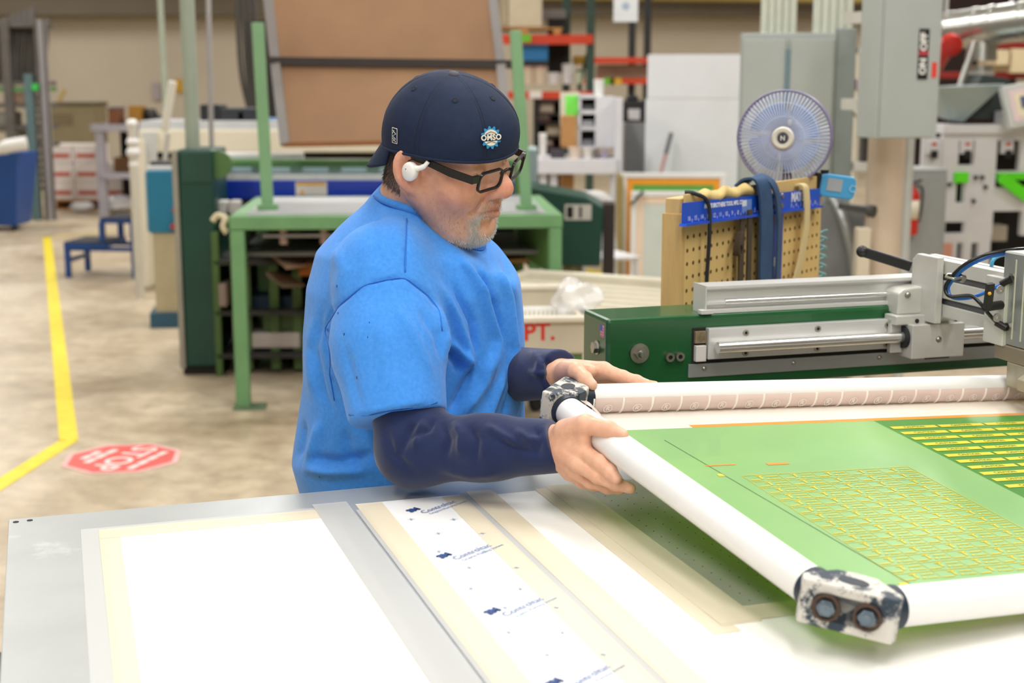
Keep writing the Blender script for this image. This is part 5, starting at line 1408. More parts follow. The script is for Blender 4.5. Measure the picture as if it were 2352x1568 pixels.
mb = MB(); mb.tube([(0, .07, -.03), (.0, .085, -.10), (.0, .085, -fc.z + .02)], .012, n=10); mb.lathe([(.13, 0), (.13, .015), (.02, .03), (0, .03)], Matrix.Translation((0, .085, -fc.z)), n=24); mb.build('stand', M_BLACK, ft, smooth=SHARP)
ft.rotation_euler = (0, 0, math.radians(-16))

# ------------------------------------------------------------------ electrical gear and column
d = 7.0
cx0, cx1 = Xh(1697, 300, d), Xh(1972, 300, d); zt = Zh(75, d)
ec = thing('electrical_cabinet', 'tall two-door grey electrical cabinet behind the fan', 'electrical cabinet', ((cx0 + cx1) / 2, d, 0), -12)
w = (cx1 - cx0); w1 = w * .78
mb = MB(); mb.box(-w / 2, -w / 2 + w1, 0, .40, 0, zt); mb.build('cabinet_body', M_GREYM, ec, bevel=.006)
mb = MB(); mb.box(-w / 2 + w1, w / 2 - .035, .02, .40, 0, zt + .02); mb.build('side_wing', mat('darker_grey_enamel', '8D9895', .45, var=.05), ec, bevel=.006)
for q in (0, 1):
    mb = MB(); mb.box(-w / 2 + .012 + q * w1 * .5, -w / 2 + w1 * .5 - .010 + q * w1 * .5, -.016, 0, .15, zt - .03); dd = mb.build('door', M_GREYM, ec, bevel=.004)
mb = MB(); mb.box(-w / 2 + w1 * .5 - .012, -w / 2 + w1 * .5 + .012, -.020, 0, zt * .62, zt - .08); mb.build('door_gap', mat('blue_grey_gap', '6C8690', .5), ec)
for (pa, pb2, lab) in ((1748, 1832, 'bundle of pale conduits rising from the left of the grey cabinet'), (1868, 1962, 'bundle of pale conduits rising from the right of the grey cabinet')):
    ct = thing('conduit_bundle', lab, 'conduit', (Xh((pa + pb2) / 2, 0, d + .15), d + .15, zt - .02), group='conduits above the cabinet')
    n = 5; ww = (pb2 - pa) * pm(d, 40)
    for i in range(n):
        x = (i + .5) / n * ww - ww / 2
        mb = MB(); mb.cyl((x, 0, 0), (x, 0, 3.2), ww / n * .52, n=12); mb.build('conduit_pipe', mat('galvanised_pale', 'D3D8CB', .45, .1, var=.05), ct, smooth=SHARP)
d = 6.3
bx0, bx1 = Xh(2012, 150, d), Xh(2160, 150, d); z0, z1 = Zh(318, d), Zh(-60, d)
db = thing('disconnect_box', 'grey electrical disconnect box with black switch label on the column', 'electrical box', ((bx0 + bx1) / 2, d, 0), 14)
w = bx1 - bx0
mb = MB(); mb.box(-w / 2, w / 2, 0, .18, z0, z1); mb.build('box_body', M_GREYM, db, bevel=.005)
mb = MB(); mb.box(-w / 2 + .012, w / 2 + .006, -.014, 0, z0 + .004, z1 - .01); mb.build('lid', M_GREYM, db, bevel=.003)
for zq in (z0 + .12, z1 - .2):
    mb = MB(); mb.box(-w / 2, w / 4, .18, .34, zq, zq + .05); mb.build('mounting_bar', M_ALUM, db)
lz0, lz1 = Zh(182, d), Zh(66, d); lx = Xh(2120, 120, d) - (bx0 + bx1) / 2
mb = MB(); mb.box(lx - .024, lx + .024, -.017, -.014, lz0, lz1); sl = mb.build('switch_label', M_BLACK, db)
for zz_, tx_, col_ in ((lz1 - .055, 'OFF', M_WHITE), (lz0 + .055, 'ON', M_WHITE)):
    lettering(tx_, .044, col_, sl, frame_m((lx, -.0178, zz_), (0, 0, 1), (-1, 0, 0)), bold=.002, extrude=.0003)
mb = MB(); mb.box(lx - .024, lx + .024, -.018, -.0165, (lz0 + lz1) / 2 - .006, (lz0 + lz1) / 2 + .014); mb.build('label_stripe', mat('label_red', 'B0404A', .5), sl)
rz_ = Xh(2148, 160, d) - (bx0 + bx1) / 2
mb = MB(); mb.box(rz_ - .012, rz_ + .012, -.016, -.014, Zh(178, d), Zh(143, d)); mb.build('red_sticker', mat('sticker_red', 'E0453C', .5), db)
d = 6.7
M_COL = mat('beige_column_paint', 'CDBCA8', .6, var=.05, vscale=4)
mb = MB(); xw = pm(d) * 42; mb.cyl((0, 0, 0), (0, 0, ZC), xw, n=28)
solo('column', mb, M_COL, 'round beige column carrying the grey disconnect box', 'column', (Xh(2032, 450, d), d, 0), 0, smooth=SHARP)
mb = MB(); mb.cyl((0, 0, 0), (0, 0, 1.55), .026, n=14)
solo('conduit', mb, mat('pale_conduit', 'C7CDCB', .4, .2), 'thin pale conduit running down the right side of the column', 'conduit', (Xh(2078, 480, d), d - .02, 0), 0, smooth=SHARP)
mb = MB(); mb.box(-.03, .03, 0, .08, 0, Zh(525, 6.55)); solo('column_cover', mb, mat('cream_cover', 'D6CBB6', .6), 'cream boxed cover at the foot of the beige column', 'cover', (Xh(1985, 560, 6.55), 6.55, 0), 0, bevel=.004)
mb = MB(); mb.tube(catmull([W(1900, 440, 6.9), W(1925, 478, 6.85), W(1942, 520, 6.8), W(1960, 600, 6.8), W(1968, 690, 6.8)], 6), .026, n=12)
solo('flexible_conduit', mb, mat('flex_metal', 'A9ADAE', .35, .6), 'grey flexible conduit curving down beside the beige column', 'conduit', smooth=True)
mb = MB(); mb.bar(W(1925, 472, 6.72), W(2012, 485, 6.66), .03, .03); mb.cyl(W(1996, 484, 6.60), W(2008, 486, 6.58), .03, n=12)
solo('pipe_bracket', mb, mat('dark_steel', '4A4C4A', .5, .4), 'short dark steel bracket across the column', 'bracket', bevel=.003)
mb = MB(); mb.box(-.13, .13, -.1, -.02, 0, Zh(470, 6.9)); solo('grey_cabinet', mb, mat('mid_grey_enamel', '77797B', .5), 'low grey steel cabinet behind the pegboard', 'cabinet', (Xh(1925, 560, 6.95), 6.95, 0), -8, bevel=.006)

# ------------------------------------------------------------------ label press at the far right
d = 8.3
gb = thing('control_cabinet', 'grey control cabinet with red extinguisher beside it', 'cabinet', (Xh(2128, 500, d), d, 0), 8)
ww = pm(d) * 92
mb = MB(); mb.box(-ww / 2, ww / 2, 0, .35, 0, Zh(388, d)); mb.build('cabinet_body', mat('grey_console', '9A9F9E', .5, var=.04), gb, bevel=.006)
mb = MB(); mb.box(-ww / 2 + .02, ww / 2 - .02, -.01, 0, .2, Zh(404, d)); mb.build('door', MATS['grey_console'], gb, bevel=.004)
ed = 8.22; ex_ = W(2092, 480, ed)
fe = thing('fire_extinguisher', 'red fire extinguisher on the side of the grey control cabinet', 'extinguisher', (ex_.x, ed, Zh(538, ed)), 0)
r = .046
hh = Zh(425, ed) - Zh(538, ed)
mb = MB(); mb.lathe([(r * .9, 0), (r, .02), (r, hh * .80), (r * .7, hh * .90), (r * .3, hh * .95), (r * .3, hh), (0, hh)], n=20); mb.build('cylinder', M_RED, fe, smooth=SHARP)
mb = MB(); mb.lathe([(r + .001, hh * .32), (r + .001, hh * .70)], n=20); mb.build('paper_label', M_CREAM, fe, smooth=True)
mb = MB(); mb.bar((-.02, -.01, hh + .005), (.05, -.02, hh + .03), .016, .012); mb.tube(catmull([(.02, 0, hh), (.06, 0, hh - .02), (.062, 0, hh * .6), (.05, 0, hh * .25)], 6), .007, n=8); mb.build('valve_hose', M_BLACK, fe, smooth=SHARP)
mb = MB(); mb.bar((0, r, hh * .3), (.12, r + .12, hh * .3), .02, .02); mb.build('hanger', M_GREYM, fe)
d = 9.0
M_PRW = mat('press_white', 'D9D9DC', .4, var=.04, vscale=5)
lp = thing('label_press', 'white label printing press with apertures and green guards', 'printing press', (Xh(2280, 500, d), d, 0), 4)
ox = Xh(2280, 500, d)
def lpx(px): return Xh(px, 500, d) - ox
def panel_with_holes(mb, px0, px1, py0, py1, holes, y0, y1):
    "upright plate with rectangular apertures, cut as a grid"
    xs = sorted(set([px0, px1] + [h[0] for h in holes] + [h[1] for h in holes])); ys = sorted(set([py0, py1] + [h[2] for h in holes] + [h[3] for h in holes]))
    for i in range(len(xs) - 1):
        for j in range(len(ys) - 1):
            cxm = (xs[i] + xs[i + 1]) / 2; cym = (ys[j] + ys[j + 1]) / 2
            if any(h[0] < cxm < h[1] and h[2] < cym < h[3] for h in holes): continue
            mb.box(lpx(xs[i]), lpx(xs[i + 1]), y0, y1, Zh(ys[j + 1], d), Zh(ys[j], d))
holes1 = [(2110, 2150, 330, 378), (2186, 2206, 410, 464), (2165, 2212, 508, 534), (2196, 2210, 556, 596), (2230, 2246, 556, 596), (2187, 2224, 322, 378)]
mb = MB(); panel_with_holes(mb, 2150, 2268, 300, 820, holes1[1:], -.03, .02); mb.build('front_plate', M_PRW, lp)
holes2 = [(2276, 2330, 322, 392), (2276, 2345, 484, 540), (2276, 2380, 396, 430), (2274, 2400, 540, 640)]
mb = MB(); panel_with_holes(mb, 2268, 2420, 300, 820, holes2, -.03, .02); mb.build('side_plate', M_PRW, lp)
mb = MB(); mb.box(lpx(2105), lpx(2152), -.02, .02, Zh(430, d), Zh(316, d)); mb.build('left_plate', M_PRW, lp, bevel=.003)
mb = MB(); mb.box(lpx(2150), lpx(2420), .30, .34, 0, Zh(300, d)); mb.build('inner_wall', M_DARK, lp)
mb = MB(); mb.box(lpx(2145), lpx(2420), -.06, .3, Zh(306, d), Zh(286, d)); mb.build('top_beam', M_PRW, lp, bevel=.004)
M_GRN = mat('fluorescent_green', '5FE321', .4, var=.03)
mb = MB(); mb.box(lpx(2178), lpx(2210), -.06, -.031, Zh(418, d), Zh(394, d)); mb.box(lpx(2182), lpx(2200), .06, .10, Zh(470, d), Zh(400, d)); mb.build('green_guard', M_GRN, lp, bevel=.003)
mb = MB(); mb.bar((lpx(2282), -.08, Zh(405, d)), (lpx(2345), -.08, Zh(450, d)), .03, .07); mb.box(lpx(2280), lpx(2352), -.05, .0, Zh(412, d), Zh(396, d)); mb.build('green_guard', M_GRN, lp, bevel=.003)
mb = MB(); mb.box(lpx(2225), lpx(2262), .06, .12, Zh(660, d), Zh(610, d)); mb.build('green_guard', M_GRN, lp)
for i, px in enumerate((2128, 2205, 2300)):
    mb = MB(); mb.box(lpx(px - 16), lpx(px + 12), -.05, .0, Zh(352, d), Zh(322, d)); uu = mb.build('print_unit', M_PRW, lp, bevel=.003)
    mb = MB(); mb.box(lpx(px - 8), lpx(px + 8), -.055, -.05, Zh(362, d), Zh(344, d)); mb.build('unit_port', M_BLACK, uu)
    mb = MB(); mb.box(lpx(px - 6), lpx(px + 4), -.054, -.05, Zh(333, d), Zh(326, d)); mb.build('unit_sticker', M_RED, uu)
for (px, py) in ((2168, 422), (2228, 406), (2243, 406), (2252, 428), (2226, 460)):
    mb = MB(); mb.cyl((lpx(px), -.031, Zh(py, d)), (lpx(px), -.06, Zh(py, d)), .012, n=12); mb.build('roller_knob', M_BLACK, lp, smooth=SHARP)
mb = MB(); mb.box(lpx(2280), lpx(2325), .05, .2, Zh(556, d), Zh(520, d)); mb.build('motor_box', mat('tan_motor', 'A59C8C', .5), lp, bevel=.004)
mb = MB(); mb.box(lpx(2150), lpx(2182), -.055, -.031, Zh(592, d), Zh(556, d)); mb.build('warning_plate', mat('faded_orange_plate', 'D89A84', .5), lp)
Ms_ = Matrix.Translation((lpx(2318), -.14, Zh(238, d))) @ Matrix.Rotation(math.radians(-16), 4, 'X') @ Matrix.Rotation(math.radians(-9), 4, 'Y')
mb = MB(); mb.box(-.13, .17, -.02, .05, -.14, .13, Ms_); mb.build('screen_case', mat('pale_grey_plastic', 'C7CCC8', .4), lp, bevel=.008)
mb = MB(); mb.box(-.10, .10, -.024, -.02, -.105, .095, Ms_); so = mb.build('screen_bezel', mat('pale_pink_bezel', 'E9D3D6', .4), lp)
mb = MB(); mb.box(-.07, .07, -.027, -.023, -.075, .065, Ms_); mb.build('screen_border', mat('cream_screen_border', 'EFE6C4', .4), so)
mb = MB(); mb.box(-.04, .03, -.030, -.026, -.03, .045, Ms_); mb.build('screen_window', mat('slate_screen', '5F6B8A', .3), so)
mb = MB(); mb.box(lpx(2285), lpx(2305), -.05, .1, Zh(300, d), Zh(255, d)); mb.build('screen_arm', M_PRW, lp)
hz = Zh(200, d)
mb = MB(); Mh = Matrix.Translation((lpx(2235), .10, 0)); s1 = .24
mb.add([(-.22, -.16, hz), (.20, -.16, hz + .02), (.20, .2, hz + .02), (-.22, .2, hz), (-.12, -.06, hz - .19), (-.02, -.06, hz - .22), (-.02, .1, hz - .22), (-.12, .1, hz - .19)], [(0, 1, 2, 3), (4, 7, 6, 5), (0, 4, 5, 1), (1, 5, 6, 2), (2, 6, 7, 3), (3, 7, 4, 0)], Matrix.Translation((lpx(2210), .1, 0))); mb.build('hopper', mat('hopper_metal', '9FAEAE', .35, .4), lp, bevel=.004)
mb = MB(); mb.add([(-.16, 0, hz - .20), (.18, 0, hz - .20), (.16, 0, hz + .05), (-.02, 0, hz + .08), (-.16, .3, hz - .20), (.18, .3, hz - .20), (.16, .3, hz + .05), (-.02, .3, hz + .08)], [(0, 1, 2, 3), (4, 7, 6, 5), (0, 4, 5, 1), (1, 5, 6, 2), (2, 6, 7, 3), (3, 7, 4, 0)], Matrix.Translation((lpx(2262), .12, 0))); mb.build('dark_hood', mat('dark_green_grey', '37403D', .5), lp, bevel=.006)
# ducts
dd_ = 9.6
M_DUCT = mat('galvanised_duct', 'BFC1BC', .28, .85, var=.06, vscale=6)
du = thing('air_duct', 'silver galvanised air duct with downward branch above the label press', 'duct')
pA = W(2130, 78, dd_ + .2); pB = W(2420, 40, dd_ - .5)
mb = MB(); mb.cyl(pA, pB, .125, n=28); mb.build('main_pipe', M_DUCT, du, smooth=SHARP)
for t in (.2, .42, .55, .78):
    c_ = pA + (pB - pA) * t; dv = (pB - pA).normalized(); mb = MB(); mb.cyl(c_ - dv * .02, c_ + dv * .02, .131, n=28); mb.build('joint_band', M_DUCT, du, smooth=SHARP)
c_ = pA + (pB - pA) * .46
mb = MB(); mb.cyl(c_, Vector((c_.x, c_.y, Zh(140, dd_))), .085, .10, n=22); mb.cyl(Vector((c_.x, c_.y, Zh(150, dd_))), Vector((c_.x, c_.y, Zh(195, dd_))), .078, n=22); mb.build('branch_pipe', M_DUCT, du, smooth=SHARP)
mb = MB(); mb.ring(Vector((c_.x, c_.y, Zh(172, dd_))), Vector((c_.x, c_.y, Zh(164, dd_))), .09, .07, n=22); mb.build('branch_clamp', M_ALUM, du, smooth=SHARP)
for px in (2172, 2320):
    q = W(px, 60, dd_); mb = MB(); mb.cyl((q.x, q.y, q.z), (q.x, q.y, ZC), .012, n=8); mb.build('hanger_rod', M_ALU, du)
mb = MB(); mb.cyl(W(2205, 200, 9.3), W(2240, 95, 9.3), .022, n=10); solo('vent_pipe', mb, M_DUCT, 'thin slanted grey pipe under the silver duct', 'pipe', smooth=SHARP)
q = W(2182, 100, 9.4); mb = MB(); mb.lathe([(.07, 0), (.07, .05), (.03, .07), (0, .07)], Matrix.Translation(q) @ Matrix.Rotation(math.radians(110), 4, 'X'), n=18); mb.cyl(q, q + Vector((-.05, .2, -.18)), .05, n=14)
solo('alarm_bell', mb, M_RED, 'red round alarm bell beside the disconnect box', 'alarm bell', smooth=SHARP)

# ------------------------------------------------------------------ white partition, leaning screens, cart
d = 11.9
x0, x1 = Xh(1482, 300, d), Xh(1704, 300, d)
wp = thing('white_partition', 'tall white partition board behind the leaning screens', 'partition', ((x0 + x1) / 2, d, 0), -9)
w = x1 - x0
mb = MB(); zt1 = Zh(125, d); zm = Zh(226, d)
mb.box(-w / 2, w / 2, 0, .04, .02, zm - .004); mb.build('lower_panel', mat('white_laminate', 'DDE0E4', .4, var=.03, vscale=3), wp, bevel=.003)
mb = MB(); mb.box(-w / 2 + .012, w / 2, 0, .04, zm, zt1); mb.build('upper_panel', MATS['white_laminate'], wp, bevel=.003)
for s_ in (-1, 1):
    mb = MB(); mb.box(s_ * w * .45 - .02, s_ * w * .45 + .02, .04, .40, 0, .04); mb.bar((s_ * w * .45, .38, .03), (s_ * w * .45, .06, zm), .03, .03); mb.build('stay', M_ALUM, wp)
bh0 = W(1519, 392, d - .12); bh1 = W(1542, 305, d - .06); dv = (bh1 - bh0).normalized(); base = bh0 - dv * (bh0.z - .0) / dv.z
bs = thing('broom', 'broom with faded red handle and black grip leaning on the partition', 'broom')
mb = MB(); mb.cyl(base + dv * .1, bh1 - dv * .18, .014, n=10); mb.build('handle', mat('faded_red', 'C08A88', .5), bs, smooth=SHARP)
mb = MB(); mb.cyl(bh1 - dv * .18, bh1, .017, n=10); mb.build('grip', mat('grey_grip', '5E6066', .6), bs, smooth=SHARP)
mb = MB(); mb.box(base.x - .16, base.x + .16, base.y - .03, base.y + .03, .0, .12); mb.build('brush_head', M_BLACK, bs, bevel=.01)
def leaning_screen(name, label, px0, px1, py0, py1, d, lean, band, mesh_m, inner, group='printing screens leaning by the partition', extra=None):
    x0, x1 = Xh(px0, py1, d), Xh(px1, py1, d); zt_ = Zh(py0, d + .1); w = x1 - x0
    t = thing(name, label, 'printing screen', ((x0 + x1) / 2, d, 0), -4, group); t.rotation_euler = (math.radians(-lean), 0, math.radians(-4)); zt_ /= math.cos(math.radians(lean))
    fw = .045
    for (a, b_, c, e) in ((-w / 2, w / 2, .0, fw), (-w / 2, w / 2, zt_ - fw, zt_), (-w / 2, -w / 2 + fw, fw, zt_ - fw), (w / 2 - fw, w / 2, fw, zt_ - fw)):
        mb = MB(); mb.box(a, b_, 0, .04, c, e); mb.build('frame_rail', M_WHITE, t, bevel=.008)
    mb = MB(); mb.box(-w / 2 + fw, w / 2 - fw, .012, .016, fw, zt_ - fw); mb.build('screen_mesh', mesh_m, t)
    k = fw
    if band:
        mb = MB(); frame_poly(mb, w - 2 * fw, zt_ - 2 * fw, w - 2 * fw - .10, zt_ - 2 * fw - .10, .009, .0118, 0, zt_ / 2); mb.build('tape_border', band, t)
    if inner:
        for (a, b_, c, e, m_) in inner:
            mb = MB(); mb.box(-w / 2 + a * w, -w / 2 + b_ * w, .004, .0085, c * zt_, e * zt_); mb.build('stencil_block', m_, t)
    return t, w, zt_
M_ORT = mat('orange_tape', 'F0A01C', .45, var=.04); M_PGS = mat('bright_green_stencil', '5FA845', .45); M_GHOST = mat('pale_mesh', 'CFD8D2', .4, var=.05, vscale=3); M_PALEO = mat('pale_peach_tape', 'EFD8BE', .5)
leaning_screen('printing_screen', 'white framed screen with orange tape border and green stencil, at the back', 1424, 1662, 396, 655, 11.3, 4, M_ORT, M_PGS, None)
t, w, zt_ = leaning_screen('printing_screen', 'white framed screen with pale mesh and small green block, in front', 1447, 1680, 438, 672, 10.7, 4, M_PALEO, M_GHOST, [(.34, .95, .35, .77, M_GHOST), (.335, .60, .52, .76, mat('deep_green_stencil', '3F9212', .45))])
mb = MB(); mb.box(-w / 2 + .02, -w / 2 + .10, -.03, .05, 0, .05); mb.build('foot_clamp', M_DARK, t)
mb = MB(); mb.bar((-w / 2 + .0, -.012, zt_ - .10), (-w / 2 + .09, -.012, zt_ - .0), .02, .03, (0, 1, 0)); mb.build('corner_clamp', mat('dark_green_clamp', '3A4A44', .5), t)
mb = MB(); mb.box(-.012, .012, 0, .8, 0, Zh(405, 11.0)); solo('screen_rack_upright', mb, mat('brass_brown', '9C8A4E', .5), 'narrow brass-coloured rack upright left of the leaning screens', 'rack', (Xh(1424, 500, 11.15), 11.0, 0), 0, bevel=.003)
# grey cart
d = 4.75
zc1, zc0 = Zh(742, d), Zh(815, d)
ct = thing('parts_cart', 'beige utility cart lettered DEPT. in red behind the man', 'cart', (Xh(1200, 760, d), d, 0), 6)
M_CART = mat('beige_cart_plastic', 'C9C0AC', .55, var=.05); W_ = .42; DD = .62
mb = MB(); mb.box(-W_, W_ * .55, 0, .018, zc0, zc1); mb.build('front_wall', M_CART, ct, bevel=.006)
mb = MB(); mb.box(-W_, W_ * .55, DD, DD + .018, zc0, zc1 + .02); mb.build('rear_wall', M_CART, ct, bevel=.006)
mb = MB(); mb.box(-W_, -W_ + .018, .018, DD, zc0, zc1); mb.build('side_wall', M_CART, ct, bevel=.006)
mb = MB(); mb.box(W_ * .55 - .018, W_ * .55, .018, DD, zc0, zc1); mb.build('side_wall', M_CART, ct, bevel=.006)
mb = MB(); mb.box(-W_ + .018, W_ * .55 - .018, .018, DD, zc0, zc0 + .02); mb.build('tray_floor', M_CART, ct)
mb = MB(); mb.box(-W_ - .012, W_ * .55 + .012, -.014, .024, zc1, zc1 + .022); mb.build('rim', mat('pale_cart_rim', 'DAD3C2', .5), ct, bevel=.006)
mb = MB(); mb.box(-W_ - .012, W_ * .55 + .012, DD - .006, DD + .03, zc1 + .02, zc1 + .042); mb.build('rim', mat('pale_cart_rim', 'DAD3C2', .5), ct, bevel=.006)
for (lx, ly) in ((-W_ + .04, .05), (W_ * .55 - .04, .05), (-W_ + .04, DD - .05), (W_ * .55 - .04, DD - .05)):
    mb = MB(); mb.box(lx - .02, lx + .02, ly - .02, ly + .02, .08, zc0); mb.build('leg', M_LGREEN if lx > 0 and ly < .1 else M_CART, ct)
    mb = MB(); mb.cyl((lx - .012, ly, .04), (lx + .012, ly, .04), .04, n=16); mb.build('caster', M_RUBBER, ct, smooth=SHARP)
mb = MB(); mb.box(-W_ + .02, W_ * .55 - .02, .03, DD - .03, .22, .24); mb.build('lower_shelf', M_CART, ct)
lettering('DEPT.', .082, mat('red_letter_paint', 'D8302A', .5), ct, frame_m((Xh(1283, 770, d) - Xh(1200, 760, d) - .01, -.001, (zc0 + zc1) / 2 + .022), (1, 0, .01), (0, 0, 1)), align='RIGHT', bold=.002, extrude=.0006)
bk = thing('basket', 'white perforated basket standing in the utility cart', 'basket', (Xh(1235, 740, d + .25), d + .14, zc0 + .02), 6)
M_BASK = mat('white_basket_plastic', 'EDEDEA', .45); bw, bdp, bh = .20, .26, .085
for k_, q in enumerate(((-bw, bw, 0, .008), (-bw, bw, bdp - .008, bdp))):
    mb = MB(); mb.box(q[0], q[1], q[2], q[3], 0, .02); mb.box(q[0], q[1], q[2], q[3], bh - .015, bh); 
    for i in range(24):
        xx = q[0] + (i + .2) * 2 * bw / 24; mb.box(xx, xx + .009, q[2], q[3], .02, bh - .015)
    mb.build('slatted_wall', M_BASK, bk)
for s_ in (-1, 1):
    mb = MB(); mb.box(s_ * bw - .005, s_ * bw + .005, 0, bdp, 0, bh); mb.build('end_wall', M_BASK, bk)
mb = MB(); mb.box(-bw, bw, 0, bdp, 0, .006); mb.build('basket_floor', M_BASK, bk)
M_BAG = bpy.data.materials.new('clear_plastic_bag'); M_BAG.use_nodes = True
_b = M_BAG.node_tree.nodes['Principled BSDF']; _b.inputs['Base Color'].default_value = lin('F0F0F2'); _b.inputs['Roughness'].default_value = .15; _b.inputs['Alpha'].default_value = .38
def crumple(name, label, c, r, m, seed, cat='bag'):
    rr = np.random.RandomState(seed); ks = rr.normal(size=(6, 3)) * 3.2; phs = rr.uniform(0, 6, 6)
    def fn(u, v):
        a = 2 * math.pi * u; b_ = math.pi * (v - .5); p = np.array([math.cos(b_) * math.cos(a), math.cos(b_) * math.sin(a), math.sin(b_)])
        s = 1 + .10 * float(np.sum(np.sin(ks @ p * 1.6 + phs))) / 1.5
        return (r[0] * p[0] * s, r[1] * p[1] * s, r[2] * p[2] * s if p[2] > 0 else r[2] * p[2] * .5)
    mb = MB(); mb.sheet(fn, 28, 16, True)
    return solo(name, mb, m, label, cat, c, 0, smooth=SHARP)
bp_ = W(1335, 690, d + .42)
crumple('plastic_bag', 'crumpled clear plastic bag lying in the utility cart', (bp_.x - .02, bp_.y - .05, zc0 + .115), (.085, .09, .10), M_BAG, 4)
# ribbed tray cart further right
d2 = 6.2
rt = thing('ribbed_platform', 'long cream ribbed platform cart behind the utility cart', 'cart', (Xh(1440, 690, d2), d2, 0), -28)
zt2 = Zh(690, d2)
for i in range(7):
    mb = MB(); mb.box(-.75, .62, -.42 + i * .13, -.345 + i * .13, zt2 - .03, zt2); mb.build('rib', mat('cream_rib', 'CFC8B2', .5, var=.05), rt, bevel=.01)
mb = MB(); mb.box(-.78, .65, .48, .54, zt2 - .04, zt2 + .035); mb.box(-.78, -.72, -.44, .5, zt2 - .04, zt2 + .03); mb.build('edge_rail', mat('cream_edge', 'DDD7C4', .5), rt, bevel=.012)
mb = MB(); mb.box(-.72, .6, -.4, .48, zt2 - .07, zt2 - .03); mb.build('base_plate', M_CART, rt)
for (lx, ly) in ((-.66, -.34), (.54, -.34), (-.66, .42), (.54, .42)):
    mb = MB(); mb.cyl((lx - .015, ly, .06), (lx + .015, ly, .06), .06, n=16); mb.box(lx - .02, lx + .02, ly - .02, ly + .02, .06, zt2 - .07); mb.build('caster_leg', M_RUBBER, rt)

# ------------------------------------------------------------------ pallet racking and goods at the back
RD = 16.0
def rpt(px, py, d=RD): return W(px, py, d)
M_UPR = mat('dark_green_upright', '2F4A40', .5, var=.08)
rk = thing('pallet_rack', 'tall pallet rack with dark green uprights and orange-red beams', 'rack')
for px in (1308, 1357):
    q = rpt(px, 100); mb = MB(); mb.box(q.x - .045, q.x + .045, RD + (0 if px > 1330 else .9), RD + .07 + (0 if px > 1330 else .9), 0, 4.2); mb.build('upright', M_UPR, rk, bevel=.004)
for px in (1490, 1530):
    q = rpt(px, 100); mb = MB(); mb.box(q.x - .045, q.x + .045, RD + 2.2, RD + 2.27, 0, 4.2); mb.build('upright', mat('black_upright', '26282A', .5), rk, bevel=.004)
q = rpt(1130, 100); mb = MB(); mb.box(q.x - .045, q.x + .045, RD, RD + .07, 0, 4.2); mb.build('upright', M_UPR, rk, bevel=.004)
xl, xm, xr = rpt(1130, 90).x, rpt(1362, 90).x, rpt(1500, 90).x
for (py0, py1, x0, x1, dy) in ((80, 102, xl, xm, 0), (210, 227, xl, xm, 0), (132, 146, xm, xr + .3, 2.0), (180, 193, xm, xr + .3, 2.0), (470, 485, xl, xm, 0)):
    mb = MB(); mb.box(x0, x1, RD + dy - .05, RD + dy, rpt(1200, py1, RD + dy).z, rpt(1200, py0, RD + dy).z); mb.build('beam', M_RACK, rk, bevel=.006)
    mb = MB(); mb.box(x0, x1, RD + dy, RD + dy + .95, rpt(1200, py0, RD + dy).z - .04, rpt(1200, py0, RD + dy).z - .01); mb.build('shelf_deck', M_WOOD, rk)
for i, (a, b_) in enumerate((((1357, 100), (1330, 200)), ((1357, 290), (1330, 200)))):
    p0, p1 = rpt(a[0], a[1], RD + .1), rpt(b_[0], b_[1], RD + .8); mb = MB(); mb.bar(p0, p1, .04, .04); mb.build('brace', M_UPR, rk)
for (px, py, col_) in ((1205, 88, '6FC22A'), (1398, 187, '6FC22A'), (1415, 187, 'E0B030'), (1230, 217, 'E8E4E0')):
    q = rpt(px, py, RD - .06 + (2.0 if px > 1370 else 0)); mb = MB(); mb.box(q.x - .07, q.x + .07, q.y - .01, q.y + .005, q.z - .04, q.z + .04); mb.build('beam_tag', mat('tag_' + col_, col_, .5), rk)
def goods(name, label, cat, px0, px1, py0, py1, d, dep, m, group=None, bevel=.01, lid=None, floor=False):
    "box-like goods: body plus an optional lid or band"
    x0, x1 = W(px0, py1, d).x, W(px1, py1, d).x; z0, z1 = W(px0, py1, d).z, W(px0, py0, d).z
    if floor: z0 = 0.0
    t = thing(name, label, cat, ((x0 + x1) / 2, d, z0), 0, group); w = x1 - x0; h = z1 - z0
    mb = MB(); mb.box(-w / 2, w / 2, 0, dep, 0, h * (.9 if lid else 1)); mb.build('body', m, t, bevel=bevel)
    if lid:
        mb = MB(); mb.box(-w / 2 - .01, w / 2 + .01, -.01, dep + .01, h * .88, h); mb.build('lid', lid, t, bevel=bevel)
    return t, w, h
def tub(name, label, px0, px1, py0, py1, d, m, lidm, group):
    x0, x1 = W(px0, py1, d).x, W(px1, py1, d).x; z0, z1 = W(px0, py1, d).z, W(px0, py0, d).z; r = (x1 - x0) / 2; h = z1 - z0
    t = thing(name, label, 'tub', ((x0 + x1) / 2, d + r, z0), 0, group)
    mb = MB(); mb.lathe([(r * .88, 0), (r * .97, h * .86), (0, h * .86)], n=20); mb.build('body', m, t, smooth=SHARP)
    mb = MB(); mb.lathe([(r, h * .84), (r, h * .97), (r * .9, h), (0, h)], n=20); mb.build('lid', lidm, t, smooth=SHARP)
    return t
M_OFFW = mat('offwhite_card', 'D8CDB4', .7, var=.05); M_BEIGEB = mat('beige_wrap', 'BFB294', .6, var=.06)
pl_t, _, _ = goods('shrink_wrapped_stack', 'pale shrink-wrapped stack on the upper rack pallet', 'wrapped stack', 1168, 1245, -40, 62, RD + .05, .7, M_OFFW)
goods('carton', 'beige carton at the left end of the upper rack shelf', 'carton', 1132, 1166, -30, 62, RD + .05, .7, M_BEIGEB)
pal = thing('pallet', 'brown wooden pallet under the wrapped stack on the rack', 'pallet', (rpt(1205, 70).x, RD, rpt(1205, 79).z), 0)
